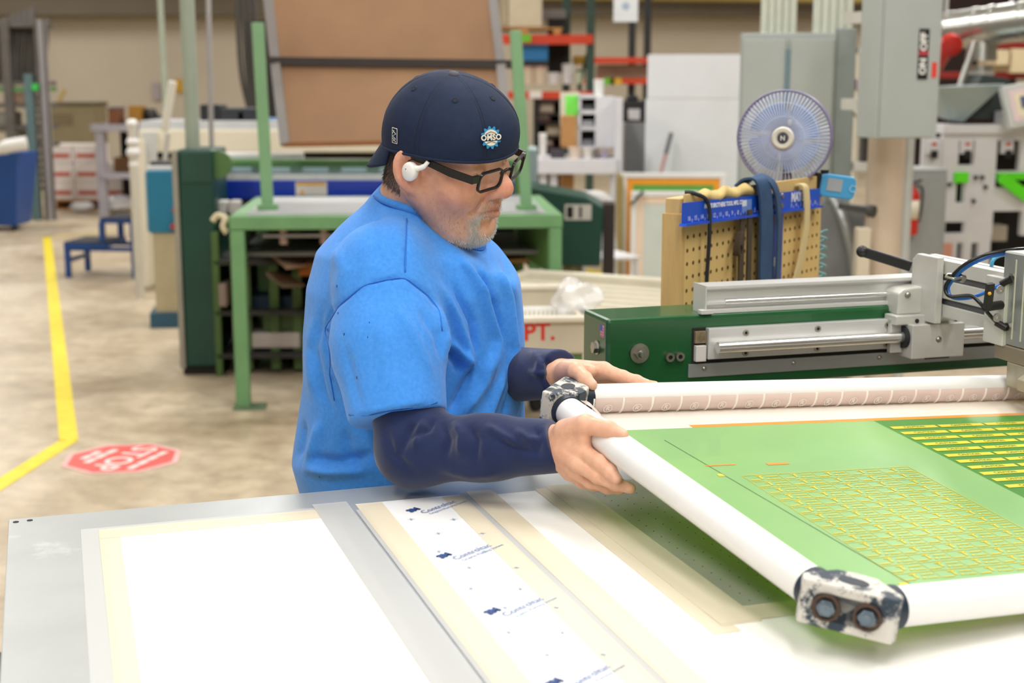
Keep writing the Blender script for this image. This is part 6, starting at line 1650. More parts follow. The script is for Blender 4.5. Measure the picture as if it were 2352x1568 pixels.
for i in range(5):
    mb = MB(); mb.box(-.42, .42, .02 + i * .16, .13 + i * .16, .055, .075); mb.build('deck_board', M_WOOD, pal)
for i in range(3):
    mb = MB(); mb.box(-.40 + i * .36, -.32 + i * .36, 0, .8, 0, .055); mb.build('stringer', M_WOOD, pal)
goods('bin', 'bright blue plastic bin on the lower rack shelf', 'bin', 1199, 1259, 98, 140, RD + .1, .5, mat('bright_blue_bin', '1F86CF', .4), lid=mat('bright_blue_lid', '3A9BE0', .4))
goods('crate', 'dark crate carrying the blue bin on the rack', 'crate', 1198, 1260, 141, 152, RD + .1, .5, mat('dark_crate', '3C3A38', .7))
M_TUBC = mat('cream_tub', 'E3D6C0', .5); M_TUBW = mat('white_tub', 'E4E6EA', .45)
G_ = 'tubs on the lower rack shelf'
tub('tub', 'cream tub with pinkish lid, leftmost on the lower rack shelf', 1200, 1226, 152, 193, RD + .1, M_TUBC, mat('pinkish_lid', 'D8B4A8', .5), G_)
tub('tub', 'cream tub second from the left on the lower rack shelf', 1228, 1254, 152, 193, RD + .1, M_TUBC, mat('pinkish_lid', 'D8B4A8', .5), G_)
tub('tub', 'low white tub in the middle of the lower rack shelf', 1258, 1287, 166, 193, RD + .1, M_TUBW, M_TUBW, G_)
tub('tub', 'tall white tub at the right of the lower rack shelf', 1291, 1318, 146, 193, RD + .1, M_TUBW, M_TUBW, G_)
tub('jug', 'greenish white jug near the rack upright', 1322, 1340, 160, 192, RD + .1, mat('greenish_jug', 'C9D6BE', .5), mat('dark_green_cap', '2E4A2A', .5), G_)
tub('jug', 'pale jug beside the right rack upright', 1343, 1362, 160, 192, RD + .1, mat('pale_jug', 'D2DAC8', .5), M_TUBW, G_)
goods('carton', 'yellow carton behind the rack upright', 'carton', 1318, 1350, 128, 148, RD + .6, .3, mat('yellow_carton', 'BE9A2E', .6))
goods('sheet_goods', 'black sheet goods standing upright inside the rack', 'sheet goods', 1258, 1300, 40, 168, RD + .75, .2, mat('black_sheet', '121214', .6))
goods('grey_machine_box', 'grey boxed unit on top of the rack', 'box', 1243, 1300, 22, 46, RD + .75, .3, mat('grey_box', '8E8C90', .6))
goods('shelf_boxes', 'brown cartons row on the right rack shelf', 'carton', 1375, 1492, 148, 180, RD + 2.1, .6, mat('brown_grey_carton', '9C8470', .7))
bsd = RD - 2.6
bs_ = thing('shelf_unit', 'black open shelving unit holding dark packages under the rack', 'shelf', (Xh(1261, 300, bsd), bsd, 0), 0)
bw_ = pm(bsd, 300) * 60
SZ = [Zh(372, bsd), Zh(340, bsd), Zh(312, bsd), Zh(280, bsd), Zh(260, bsd), Zh(228, bsd)]
for s_ in (-1, 1):
    mb = MB(); mb.box(s_ * bw_ / 2 - .02, s_ * bw_ / 2 + .02, 0, .4, 0, SZ[-1]); mb.build('side_panel', mat('dark_shelf', '1E1A19', .7), bs_)
mb = MB(); mb.box(-bw_ / 2, bw_ / 2, .38, .4, 0, SZ[-1]); mb.build('back_panel', mat('dark_shelf', '1E1A19', .7), bs_)
for z in SZ:
    mb = MB(); mb.box(-bw_ / 2, bw_ / 2, 0, .38, z - .02, z); mb.build('shelf_board', mat('dark_shelf', '1E1A19', .7), bs_)
for i, (px, k_, col_, lb) in enumerate(((1248, 3, '7A4A50', 'dull maroon package on the second shelf from the top of the black unit'), (1272, 2, 'B09A7C', 'tan package on the middle shelf of the black unit'), (1256, 1, '5A3038', 'dark red package on a low shelf of the black unit'), (1256, 4, 'A08A70', 'pale brown package on the top shelf of the black unit'))):
    pk = thing('package', lb, 'package', (Xh(px, 300, bsd), bsd + .06, SZ[k_]), 0, 'packages on the black shelf unit')
    mb = MB(); mb.box(-.07, .07, 0, .18, 0, .10); mb.build('body', mat('pkg_' + col_, col_, .6), pk, bevel=.01)
    mb = MB(); mb.box(-.05, .05, -.003, 0, .03, .07); mb.build('label_patch', mat('pkg_label', 'B8AC9C', .6), pk)
# hanging white notice
hs = thing('hanging_sign', 'white square notice hanging from the ceiling', 'sign', tuple(W(1437, 50, 12.5)), 0)
mb = MB(); s_ = pm(12.5, 20) * 56; mb.box(-s_ / 2, s_ / 2, 0, .01, 0, s_ * 1.05); mb.build('board', mat('notice_white', 'E2E6EA', .5), hs)
mb = MB(); mb.cyl((0, -.002, s_ * .62), (0, 0, s_ * .62), s_ * .16, n=20); mb.build('emblem', mat('notice_blue', 'A9BACB', .5), hs)
for q in (-1, 1):
    mb = MB(); mb.cyl((q * s_ * .4, .005, s_ * 1.05), (q * s_ * .4, .005, ZC - hs.location.z), .004, n=6); mb.build('chain', M_ALU, hs)

# ------------------------------------------------------------------ white workbench with pigeonholes
d = 11.6
wb = thing('workbench', 'white workbench with pigeonhole tower in front of the racks', 'workbench', (Xh(1330, 420, d), d, 0), -3)
ox = wb.location.x
def bx_(px): return Xh(px, 380, d) - ox
M_BW = mat('bench_white', 'D6D7DE', .45, var=.03)
mb = MB(); mb.box(bx_(1226), bx_(1425), -.1, .6, Zh(398, d), Zh(364, d)); mb.build('bench_top', M_BW, wb, bevel=.006)
for px in (1248, 1272, 1410):
    mb = MB(); mb.box(bx_(px) - .03, bx_(px) + .03, -.06, 0, 0, Zh(398, d)); mb.build('leg', M_BW, wb)
mb = MB(); mb.box(bx_(1410), bx_(1428), -.1, .6, 0, Zh(225, d)); mb.build('end_panel', M_BW, wb, bevel=.004)
tx0, tx1 = bx_(1328), bx_(1410); z0, z1 = Zh(340, d), Zh(222, d)
mb = MB(); mb.box(bx_(1366), tx1, .1, .5, z0, z1); mb.build('tower_side', M_BW, wb, bevel=.004)
mb = MB()
for py in (222, 258, 296, 340):
    mb.box(tx0, bx_(1366), .1, .5, Zh(py, d) - .015, Zh(py, d) + .015)
mb.box(tx0, tx0 + .02, .1, .5, z0, z1); mb.build('pigeonholes', M_BW, wb)
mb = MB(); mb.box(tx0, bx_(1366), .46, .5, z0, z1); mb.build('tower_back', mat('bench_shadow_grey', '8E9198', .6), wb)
for i, (py, col_) in enumerate(((250, '4A4C50'), (286, '9A9DA4'), (330, '7A7C84'))):
    mb = MB(); mb.box(tx0 + .03, bx_(1362), .12, .40, Zh(py + 5, d), Zh(py - 8, d)); mb.build('paper_stack', mat('stack_' + col_, col_, .7), wb)
mb = MB(); mb.box(bx_(1284), bx_(1330), .3, .33, Zh(290, d), Zh(212, d)); nb_ = mb.build('notice_panel', mat('cream_notice', 'DAD8C8', .6), wb)
mb = MB(); mb.box(bx_(1297), bx_(1326), .285, .30, Zh(266, d), Zh(220, d)); mb.build('green_notice', mat('neon_green_paper', '7CF05A', .6), wb)
goods('carton', 'brown carton beside the pigeonhole tower on the workbench', 'carton', 1290, 1324, 266, 340, d + .05, .3, M_CARD)
goods('carton', 'brown carton standing under the workbench', 'carton', 1290, 1318, 400, 440, d + .1, .4, M_CARD)
G_ = 'clutter on the workbench'
for i, (px0, px1, py0, py1, col_, lb, nm) in enumerate(((1238, 1256, 306, 358, 'E6E4E6', 'white spray bottle at the left of the workbench', 'bottle'), (1262, 1300, 344, 364, '45414A', 'dark tool case on the workbench', 'case'), (1305, 1336, 338, 364, 'D8C8BA', 'cream paper roll on the workbench', 'roll'), (1340, 1362, 340, 364, 'DCD6D2', 'white tub on the workbench', 'tub'), (1366, 1376, 342, 364, '6A6466', 'dark bottle on the workbench', 'bottle'), (1380, 1398, 344, 364, 'A79CB0', 'lilac-grey box at the right of the workbench', 'box'))):
    tub(nm, lb, px0, px1, py0, py1, d - .02, mat('clut_' + col_, col_, .5), mat('clutl_' + col_, col_, .45), G_)
tub('bottle', 'white cleaner bottle standing on the pigeonhole tower', 1364, 1388, 182, 222, d + .2, mat('white_bottle', 'E9EBE6', .4), mat('white_bottle', 'E9EBE6', .4), G_)
# grey machine with black monitor
goods('grey_cabinet', 'grey machine cabinet beside the white partition', 'cabinet', 1432, 1486, 284, 520, 12.2, .5, mat('taupe_grey', '86878A', .5))
mn = thing('monitor', 'black boxy monitor on the grey machine cabinet', 'monitor', tuple(W(1456, 283, 12.25)), -6)
mb = MB(); mb.box(-.095, .095, 0, .2, .01, .19); mb.build('case', M_BLACK, mn, bevel=.008)
mb = MB(); mb.box(-.05, .05, -.004, 0, .03, .12); mb.build('sticker', mat('pale_sticker', 'CFCBCB', .5), mn)
mb = MB(); mb.ball((-.02, .1, .21), (.06, .06, .03)); mb.build('cable_bundle', M_BLACK, mn, smooth=True)
ch = thing('chair', 'white plastic chair near the end of the workbench', 'chair', (Xh(1378, 450, 9.7), 9.7, 0), 20)
M_CHW = mat('chair_white', 'E4E4E6', .45)
mb = MB(); mb.sheet(lambda u, v: ((u - .5) * .44, .20 + .05 * math.sin(v * 2), .44 + v * .42 - .10 * (2 * u - 1) ** 4 * v), 12, 8); mb.build('backrest', M_CHW, ch, smooth=True, solid=.014)
mb = MB(); mb.box(-.22, .22, -.2, .2, .42, .445); mb.build('seat', M_CHW, ch, bevel=.01)
for a in (-1, 1):
    for b_ in (-1, 1):
        mb = MB(); mb.bar((a * .19, b_ * .17, .42), (a * .22, b_ * .21, 0), .03, .03, (0, 1, 0)); mb.build('leg', M_CHW, ch)
# far right rack behind the press
r2 = thing('pallet_rack', 'pallet rack with red beams and cream cartons behind the label press', 'rack')
for (py0, py1) in ((96, 112), (165, 180)):
    d3 = 13.0; mb = MB(); mb.box(Xh(2140, 100, d3), Xh(2420, 100, d3), d3, d3 + .06, Zh(py1, d3), Zh(py0, d3)); mb.build('beam', mat('deep_red_beam', '8E1F16', .5), r2, bevel=.004)
for px in (2145, 2400):
    mb = MB(); mb.box(Xh(px, 100, 13.) - .04, Xh(px, 100, 13.) + .04, 13.0, 13.08, 0, 4.2); mb.build('upright', mat('black_upright', '26282A', .5), r2)
mb = MB(); mb.box(Xh(2140, 100, 13.), Xh(2420, 100, 13.), 13.9, 13.95, 0, 3.4); mb.build('back_sheet', mat('dark_maroon', '2A1614', .8), r2)
goods('carton', 'cream carton at the left under the red beam by the duct', 'carton', 2286, 2318, 116, 150, 12.9, .5, mat('cream_carton', 'E8D6B0', .6))
goods('carton', 'larger cream carton at the right under the red beam by the duct', 'carton', 2322, 2375, 112, 168, 12.9, .5, mat('cream_carton', 'E8D6B0', .6))
# light strip machine seen between cabinet and disconnect box
ns = thing('instrument_stand', 'white instrument stand seen between the cabinet and the disconnect box', 'stand', (Xh(1985, 300, 8.6), 8.6, 0), 0)
def nx(px): return Xh(px, 300, 8.6) - ns.location.x
mb = MB(); mb.box(nx(1964), nx(1972), 0, .05, 0, Zh(110, 8.6)); mb.box(nx(2004), nx(2012), 0, .05, 0, Zh(110, 8.6)); mb.build('posts', mat('cream_posts', 'DCD6C4', .5), ns)
for (py0, py1, col_) in ((110, 122, 'E6E6E2'), (182, 208, 'D9CAD0'), (258, 268, 'DCD6C4'), (372, 392, 'E2E0DA')):
    mb = MB(); mb.box(nx(1964), nx(2012), -.02, .08, Zh(py1, 8.6), Zh(py0, 8.6)); mb.build('shelf', mat('inst_' + col_, col_, .5), ns)
mb = MB(); mb.box(nx(1974), nx(2004), .02, .1, Zh(250, 8.6), Zh(215, 8.6)); mb.box(nx(1984), nx(2000), .02, .1, Zh(372, 8.6), Zh(300, 8.6)); mb.build('dark_instrument', mat('inst_dark', '3E3C38', .5), ns)
mb = MB(); mb.cyl((nx(1988), 0, Zh(300, 8.6)), (nx(1988), 0, Zh(272, 8.6)), .05, n=14); mb.build('dial', M_ALUM, ns, smooth=SHARP)

# ------------------------------------------------------------------ green flatbed machine behind the man
d = 6.9; GRZ = 4.0
gx = Xh(525, 495, d)
ZG = Zh(497, d)
gm = thing('green_machine_frame', 'light green steel machine frame with tall posts and tilted brown lid', 'machine frame', (gx, d, 0), GRZ)
LX = 1.63; LD = 1.15; TW = .075
def gpx(px, py=700, dd=d):
    return Xh(px, py, dd) - gx
mb = MB(); mb.box(0, LX, 0, .05, ZG - .068, ZG); mb.build('front_rail', M_LGREEN, gm, bevel=.006)
img = Matrix.Rotation(math.radians(-GRZ), 4, 'Z') @ Matrix.Translation((-gx, -d, 0))
mb = MB(); mb.add([img @ W(a_, b_, c_ + e_) for e_ in (0, .012) for (a_, b_, c_) in ((1188, 524, 7.6), (1262, 522, 7.0), (1262, 628, 7.0), (1188, 580, 7.6))], [(0, 1, 2, 3), (7, 6, 5, 4), (0, 4, 5, 1), (1, 5, 6, 2), (2, 6, 7, 3), (3, 7, 4, 0)]); mb.build('side_panel', mat('olive_green_panel', '5E8A4C', .5, var=.08), gm)
mb = MB(); mb.box(0, LX, LD, LD + .08, ZG - .095, ZG); mb.build('rear_rail', M_LGREEN, gm, bevel=.006)
for x in (0, LX - TW):
    mb = MB(); mb.box(x, x + TW, .05, LD, ZG - .068, ZG); mb.build('side_rail', M_LGREEN, gm, bevel=.006)
for (x, y) in ((0, 0), (LX - TW, 0), (0, LD), (LX - TW, LD)):
    mb = MB(); mb.box(x + .003, x + TW - .003, y + .002, y + TW, .012, ZG - .07); lg_ = mb.build('leg', M_LGREEN, gm, bevel=.006)
    mb = MB(); mb.box(x - .01, x + TW + .07, y - .02, y + TW + .02, 0, .014); mb.build('foot_plate', mat('worn_green_foot', '6A8064', .6, var=.15), lg_)
# gussets under both side rails
mb = MB(); mb.prism([(.08, ZG - .095), (.75, ZG - .095), (.08, ZG - .50)], 0, .012, frame_m((.02, 0, 0), (0, 1, 0), (0, 0, 1))); mb.build('gusset', M_LGREEN, gm)
mb = MB(); mb.prism([(.08, ZG - .095), (.80, ZG - .095), (.08, ZG - .48)], 0, .012, frame_m((LX - .05, 0, 0), (0, 1, 0), (0, 0, 1))); mb.build('gusset', M_LGREEN, gm)
# tall posts, leaning a little
for (pa, pb2) in (((588, 52), (616, 488)), ((1180, 70), (1209, 478))):
    dd = d + .35
    a = W(pa[0] + 4, pa[1], dd); b_ = W(pb2[0], pb2[1], dd); im = Matrix.Rotation(math.radians(-GRZ), 4, 'Z') @ Matrix.Translation((-gx, -d, 0))
    mb = MB(); mb.bar(im @ b_, im @ a, .058, .045, (0, 1, 0)); mb.build('post', mat('post_green', '7DA97E', .45, var=.06, vscale=4), gm, bevel=.004)
    mb = MB(); q = im @ b_; mb.box(q.x - .05, q.x + .05, q.y - .05, q.y + .05, ZG, ZG + .03); mb.build('post_foot', M_LGREEN, gm, bevel=.004)
# inner slim legs and cross rails
for px in (585, 648, 700):
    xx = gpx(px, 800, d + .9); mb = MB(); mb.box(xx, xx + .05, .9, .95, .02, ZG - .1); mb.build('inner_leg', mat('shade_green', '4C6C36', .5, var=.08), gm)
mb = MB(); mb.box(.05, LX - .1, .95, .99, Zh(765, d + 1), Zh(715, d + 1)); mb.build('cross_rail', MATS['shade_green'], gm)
mb = MB(); mb.box(.02, LX - .05, .2, 1.1, ZG - .22, ZG - .20); mb.build('underside_tray', mat('grey_tray', '6A6A66', .5), gm)
# bed rails in the frame top
mb = MB(); mb.box(.078, LX - .078, .052, LD - .002, ZG - .05, ZG + .004); mb.build('bed', mat('grey_white_bed', '9C9EA0', .5, var=.06), gm)
for i in range(6):
    xx = .25 + i * .2; mb = MB(); mb.cyl((xx, .12, ZG - .15), (xx, .12, ZG - .06), .02, n=10); mb.build('air_nozzle', mat('pinkish_nozzle', 'B89A8E', .5), gm, smooth=SHARP)
mb = MB(); mb.box(.15, 1.0, .10, .14, ZG - .115, ZG - .10); mb.build('nozzle_bar', mat('nozzle_grey', 'A8A6AC', .5), gm)
# brown lid: two panels and a dark bar, lifted and tilted
lid_d = 8.3
lid = thing('machine_hood', 'large brown hardboard hood lifted above the green machine', 'machine hood')
M_HB = mat('brown_hardboard', '9C7858', .75, var=.06, vscale=2.2, col2='8E6B4E', wear='BE9560', wscale=2.4, wamt=.76)
def quadslab(mb, P, th):
    n = (P[1] - P[0]).cross(P[3] - P[0]).normalized() * th
    mb.add([*P, *[p + n for p in P]], [(0, 1, 2, 3), (7, 6, 5, 4), (0, 4, 5, 1), (1, 5, 6, 2), (2, 6, 7, 3), (3, 7, 4, 0)])
dt, dbm = lid_d + .5, lid_d
P1 = [W(655, 332, dbm), W(1162, 322, dbm), W(1152, 155, dbm + .27), W(636, 150, dbm + .27)]
P2 = [W(636, 138, dbm + .29), W(1150, 142, dbm + .29), W(1126, -40, dt), W(612, -40, dt)]
mb = MB(); quadslab(mb, P1, .02); mb.build('lower_board', M_HB, lid)
mb = MB(); quadslab(mb, P2, .02); mb.build('upper_board', M_HB, lid)
mb = MB(); mb.bar(W(600, 140, dbm + .25), W(1178, 148, dbm + .25), .05, .05); mb.build('cross_bar', mat('dark_brown_bar', '3A3230', .5), lid)
M_LIDE = mat('grey_lid_edge', '8A8684', .5)
for (a, b_, c, e) in (((655, 332), (632, 140), dbm, dbm + .28), ((632, 138), (612, -40), dbm + .28, dt), ((1165, 322), (1150, 142), dbm, dbm + .28), ((1150, 142), (1128, -40), dbm + .28, dt)):
    mb = MB(); mb.bar(W(a[0], a[1], c - .03), W(b_[0], b_[1], e - .03), .055, .03, (0, 1, 0)); mb.build('edge_frame', M_LIDE, lid)
mb = MB(); mb.bar(W(652, 334, dbm - .03), W(1165, 324, dbm - .03), .03, .02); mb.build('bottom_edge', mat('rust_edge', 'A0602E', .6), lid)
mb = MB(); mb.bar(W(900, 60, dt + .1), W(900, -200, dt + .4), .05, .05); mb.build('hanger', M_LIDE, lid)
# dark green end column
d = 7.75
q0, q1 = Xh(410, 600, d), Xh(497, 600, d)
dg = thing('machine_column', 'tall dark green machine column with grey edge strip', 'machine column', ((q0 + q1) / 2, d, 0), 3)
w = q1 - q0; zt = Zh(345, d); zs = Zh(420, d)
mb = MB(); mb.box(-w / 2 + .02, w / 2, 0, .5, .05, zt); mb.build('column_body', M_DGREEN, dg, bevel=.01)
mb = MB(); mb.box(-w / 2 + .035, w / 2 - .005, -.008, 0, zs, zt - .01); mb.build('upper_cover', mat('worn_dark_green', '1F4A3C', .5, var=.08), dg, bevel=.004)
mb = MB(); mb.box(-w / 2 - .012, -w / 2 + .018, -.01, .5, .04, zt); mb.build('edge_strip', mat('grey_beige_strip', '9B978A', .5), dg, bevel=.003)
mb = MB(); mb.box(-w / 2, w / 2, .02, .48, 0, .05); mb.build('plinth', M_DARK, dg)
mb = MB(); mb.lathe([(.0, 0), (.06, 0), (.075, .02), (.075, .06), (.0, .06)], Matrix.Translation((w / 2 + .02, .1, zt - .08)) @ Matrix.Rotation(math.pi / 2, 4, 'X'), n=20); mb.build('end_pulley', mat('moss_green', '567A45', .5), dg, smooth=SHARP)
# printing carriage: green bar, steel roll, blue cover
d = 8.4
pc = thing('print_carriage', 'long print carriage with deep blue cover and yellow warning label', 'print carriage', (0, d, 0), 0)
def cx(px): return Xh(px, 420, d)
mb = MB(); mb.box(cx(500), cx(1190), -.02, .10, Zh(458, d), Zh(414, d)); bc = mb.build('blue_cover', mat('royal_blue', '1238B4', .3, var=.05, coat=.2), pc, bevel=.008)
mb = MB(); mb.box(cx(680), cx(752), -.026, -.02, Zh(448, d), Zh(417, d)); wl = mb.build('warning_label', mat('warning_white', 'E6E0DC', .5), pc)
mb = MB(); mb.box(cx(683), cx(749), -.028, -.025, Zh(425, d), Zh(418, d)); mb.build('label_heading', mat('warning_yellow', 'E8B030', .5), wl)
mb = MB(); mb.prism([(cx(688), Zh(445, d)), (cx(702), Zh(445, d)), (cx(695), Zh(433, d))], -.028, -.025, frame_m((0, 0, 0), (1, 0, 0), (0, 0, 1)) @ Matrix.Scale(-1, 4, (0, 0, 1))); mb.build('label_triangle', MATS['warning_yellow'], wl)
mb = MB(); mb.box(cx(505), cx(1190), -.01, .12, Zh(414, d), Zh(399, d)); mb.build('white_ledge', mat('white_ledge', 'D6DADC', .35), pc, bevel=.004)
mb = MB(); mb.box(cx(508), cx(1190), .0, .2, Zh(397, d), Zh(384, d)); mb.build('pale_blue_guard', mat('pale_blue_guard', 'A5C2CC', .4), pc, bevel=.004)
mb = MB(); mb.cyl((cx(500), .05, Zh(378, d)), (cx(1200), .05, Zh(378, d)), .030, n=16); mb.build('green_bar', mat('leaf_green', '4F7F42', .45), pc, smooth=SHARP)
mb = MB(); mb.cyl((cx(510), .16, Zh(362, d)), (cx(690), .16, Zh(362, d)), .026, n=16); mb.build('white_roll', M_WHITE, pc, smooth=SHARP)
for i in range(7):
    mb = MB(); mb.box(cx(580 + i * 88), cx(608 + i * 88), -.01, .1, Zh(392, d), Zh(382, d)); mb.build('guard_clip', mat('clip_green_grey', '5F7F70', .5), pc)
mb = MB(); mb.box(cx(505), cx(1190), .0, .25, Zh(490, d), Zh(462, d)); mb.build('lower_bed', mat('bed_grey', '8E8B88', .5, var=.08), pc, bevel=.004)
mb = MB(); mb.box(cx(505), cx(1190), -.02, .0, Zh(464, d), Zh(458, d)); mb.build('dark_gap', M_DARK, pc)
mb = MB(); mb.box(cx(498), cx(512), -.03, .3, 0, Zh(372, d)); mb.build('end_frame', MATS['moss_green'], pc, bevel=.004)
mb = MB(); mb.box(cx(1180), cx(1194), -.03, .3, 0, Zh(372, d)); mb.build('end_frame', MATS['moss_green'], pc, bevel=.004)
mb = MB(); mb.prism([(cx(497), Zh(452, d)), (cx(520), Zh(445, d)), (cx(505), Zh(418, d))], 0, .01, frame_m((0, -.05, 0), (1, 0, 0), (0, 0, 1))); mb.build('yellow_flag', mat('flag_yellow', 'F0B81C', .5), pc)
M_REDW = mat('dark_red_cable', '7E2A2E', .5)
for i in range(4):
    mb = MB(); mb.tube(catmull([W(505 + i * 6, 412 + i * 3, 8.2), W(545 + i * 8, 440 + i * 4, 8.1), W(585 + i * 8, 468 + i * 2, 8.0), W(620 + i * 5, 482, 7.9)], 5), .007, n=6); mb.build('cable', M_REDW, pc, smooth=True)
for (px0, px1, lab_) in ((497, 520, 'stack of white cards at the left of the machine bed'), (524, 548, 'second stack of white cards beside the first')):
    goods('card_stack', lab_, 'card stack', px0, px1, 462, 492, 7.9, .12, mat('grey_white_card', 'CFCDCA', .6), group='white cards on the machine bed')
mb = MB(); mb.tube(catmull([W(488, 508, 7.0), W(500, 495, 7.0), W(518, 502, 6.98), W(512, 520, 6.97), W(522, 535, 6.97)], 5), .016, n=8)
solo('rag', mb, mat('cream_rag', 'D3C9AA', .8), 'cream rag hanging at the corner of the green machine', 'rag', smooth=True)
# boards and goods stacked under the frame
def board(name, label, P, th, m, cat='board'):
    mb = MB(); quadslab(mb, [Vector(p) for p in P], th)
    return solo(name, mb, m, label, cat, group='boards stored under the green machine')
dz = 7.6
board('board', 'pinkish brown board jutting out from under the green machine', [W(605, 566, dz - .1), W(664, 563, dz + .3), W(712, 605, dz - .2), W(660, 612, dz - .55)], .015, mat('pinkish_board', 'C4A08A', .7))
board('board', 'pale pine board stored on the rack under the green machine', [W(655, 556, dz + .2), W(900, 556, dz + .5), W(900, 622, dz - .3), W(728, 612, dz - .3)], .04, M_WOOD)
board('board', 'dull grey-brown board on the lower rack under the machine', [W(612, 624, dz), W(650, 622, dz + .3), W(700, 652, dz - .1), W(650, 655, dz - .4)], .015, mat('dull_board', '8A7A6C', .7))
board('board', 'tan board seen right of the man under the green frame', [W(1100, 575, dz), W(1190, 572, dz + .2), W(1236, 592, dz - .1), W(1100, 602, dz - .3)], .02, M_WOOD)
st_ = thing('storage_rack', 'dark storage rack with shelves under the green machine', 'rack', (Xh(820, 700, 8.0), 7.75, 0), 2)
for z in (.10, .34, .62):
    mb = MB(); mb.box(-.75, .95, 0, .9, z, z + .025); mb.build('shelf', mat('dark_steel_shelf', '2E2E2C', .6), st_)
for x in (-.74, .10, .93):
    mb = MB(); mb.box(x - .018, x + .018, 0, .04, 0, .80); mb.build('upright', MATS['shade_green'], st_)
mb = MB(); mb.box(-.75, .95, .86, .9, 0, .80); mb.build('back_panel', M_DARK, st_)
goods('carton', 'dark blue-black carton on the upper shelf under the machine', 'carton', 692, 800, 527, 572, 7.8, .4, mat('black_carton', '1A1A1E', .7))
goods('package', 'orange packet under the pale pine board', 'package', 685, 750, 612, 634, 7.78, .3, mat('orange_packet', 'C97A2E', .6))
goods('package', 'grey and orange packet beside the dark green column', 'package', 502, 522, 652, 705, 7.7, .2, mat('greyish_packet', '9A8880', .6))
goods('package', 'white wrapped bundle on the lowest shelf under the machine', 'package', 560, 690, 764, 800, 7.8, .4, mat('white_bundle', 'B9B2AC', .7))
goods('package', 'dark blue folded cloth on the middle shelf under the machine', 'package', 560, 690, 680, 716, 7.85, .4, mat('dark_blue_cloth', '1C3348', .8))
# right-hand dark green box with label
d = 8.8
rb = thing('machine_end_box', 'dark green machine end box with white instruction plate', 'machine box', (Xh(1302, 520, d), d, 0), -3)
def rx(px): return Xh(px, 520, d) - rb.location.x
poly = [(rx(1205), Zh(610, d)), (rx(1380), Zh(612, d)), (rx(1386), Zh(475, d)), (rx(1345), Zh(452, d)), (rx(1222), Zh(430, d)), (rx(1205), Zh(430, d))]
mb = MB(); mb.prism(poly, -.45, 0, frame_m((0, 0, 0), (1, 0, 0), (0, 0, 1))); mb.build('box_body', M_DGREEN, rb, bevel=.012)
mb = MB(); mb.box(rx(1297), rx(1358), -.006, 0, Zh(505, d), Zh(469, d)); ip = mb.build('instruction_plate', mat('plate_white', 'D2CEC8', .5), rb)
for (a, b_) in ((1302, 1316), (1330, 1336)):
    mb = MB(); mb.box(rx(a), rx(b_), -.009, -.005, Zh(500, d), Zh(474, d)); mb.build('plate_symbol', M_DARK, ip)
mb = MB(); mb.cyl((rx(1315), .1, 0), (rx(1315), .1, Zh(610, d)), .05, n=14); mb.build('support_foot', mat('brown_black_foot', '2A2620', .6), rb, smooth=SHARP)
mb = MB(); mb.lathe([(.0, 0), (.065, 0), (.06, .06), (.03, .09), (0, .09)], Matrix.Translation((rx(1315), .1, Zh(622, d) - .02)), n=16); mb.build('foot_cap', mat('olive_cap', '8A8058', .5), rb, smooth=SHARP)
mb = MB(); mb.box(rx(1385), rx(1412), .05, .3, 0, Zh(470, d)); mb.build('dark_leg', mat('brown_black', '2E2422', .6), rb)
goods('side_table_unit', 'pale blue-grey unit beside the right green post', 'unit', 1196, 1236, 342, 430, 9.4, .4, mat('pale_blue_grey', '9FB4B8', .5))
goods('red_drum', 'dark red drum glimpsed behind the man’s glasses', 'drum', 1150, 1186, 380, 482, 9.2, .3, mat('dark_red_drum', '8A2A18', .5))

# ------------------------------------------------------------------ cream machine, poles and control box further left
d = 11.0
cm = thing('cream_machine', 'long cream printing machine running behind the green frame', 'machine', (0, d, 0), 0)
def mx_(px): return Xh(px, 310, d)
mb = MB(); mb.box(mx_(318), mx_(910), 0, .8, Zh(350, d), Zh(298, d)); mb.build('main_cover', M_CREAM, cm, bevel=.01)
mb = MB(); mb.box(mx_(318), mx_(910), .05, .75, Zh(298, d), Zh(278, d)); mb.build('top_rail', mat('grey_white_rail', 'C9CCD0', .4), cm, bevel=.006)
mb = MB(); mb.box(mx_(340), mx_(910), .1, .7, Zh(365, d), Zh(352, d)); mb.build('dark_slot', M_DARK, cm)
mb = MB(); mb.box(mx_(330), mx_(905), .1, .7, 0, Zh(365, d)); mb.build('lower_body', mat('cream_base', 'CFC6AE', .5), cm, bevel=.01)
mb = MB(); mb.box(mx_(332), mx_(360), -.05, 0, Zh(420, d), Zh(302, d)); mb.build('side_panel', mat('pale_panel', 'CDD0D0', .45), cm, bevel=.004)
mb = MB(); mb.box(mx_(318), mx_(336), -.08, .3, .05, Zh(320, d)); mb.build('end_post', M_CREAM, cm, bevel=.006)
for (px0, px1, py0, py1, col_, lb) in ((505, 600, 248, 280, '2E3238', 'dark machine part on top of the cream machine'), (460, 505, 240, 280, '202228', 'black motor on the cream machine'), (545, 562, 255, 280, 'D8D4C4', 'small white bottle on the cream machine'), (562, 650, 272, 281, '4F7FB0', 'blue tray on the cream machine')):
    goods('machine_part', lb, 'machine part', px0, px1, py0, py1, d + .15, .3, mat('mp_' + col_, col_, .5), group='parts on the cream machine')
for (px, py, r) in ((305, 285, 14), (300, 345, 12), (312, 330, 9)):
    pass
vd = 10.6
vs_ = thing('valve_stack', 'pale valve stack on a post left of the cream machine', 'valve stack', (Xh(306, 340, vd), vd, 0), 0)
mb = MB(); mb.cyl((0, 0, 0), (0, 0, Zh(290, vd)), .035, n=14); mb.build('post', mat('valve_cream', 'CFCBBE', .4), vs_, smooth=SHARP)
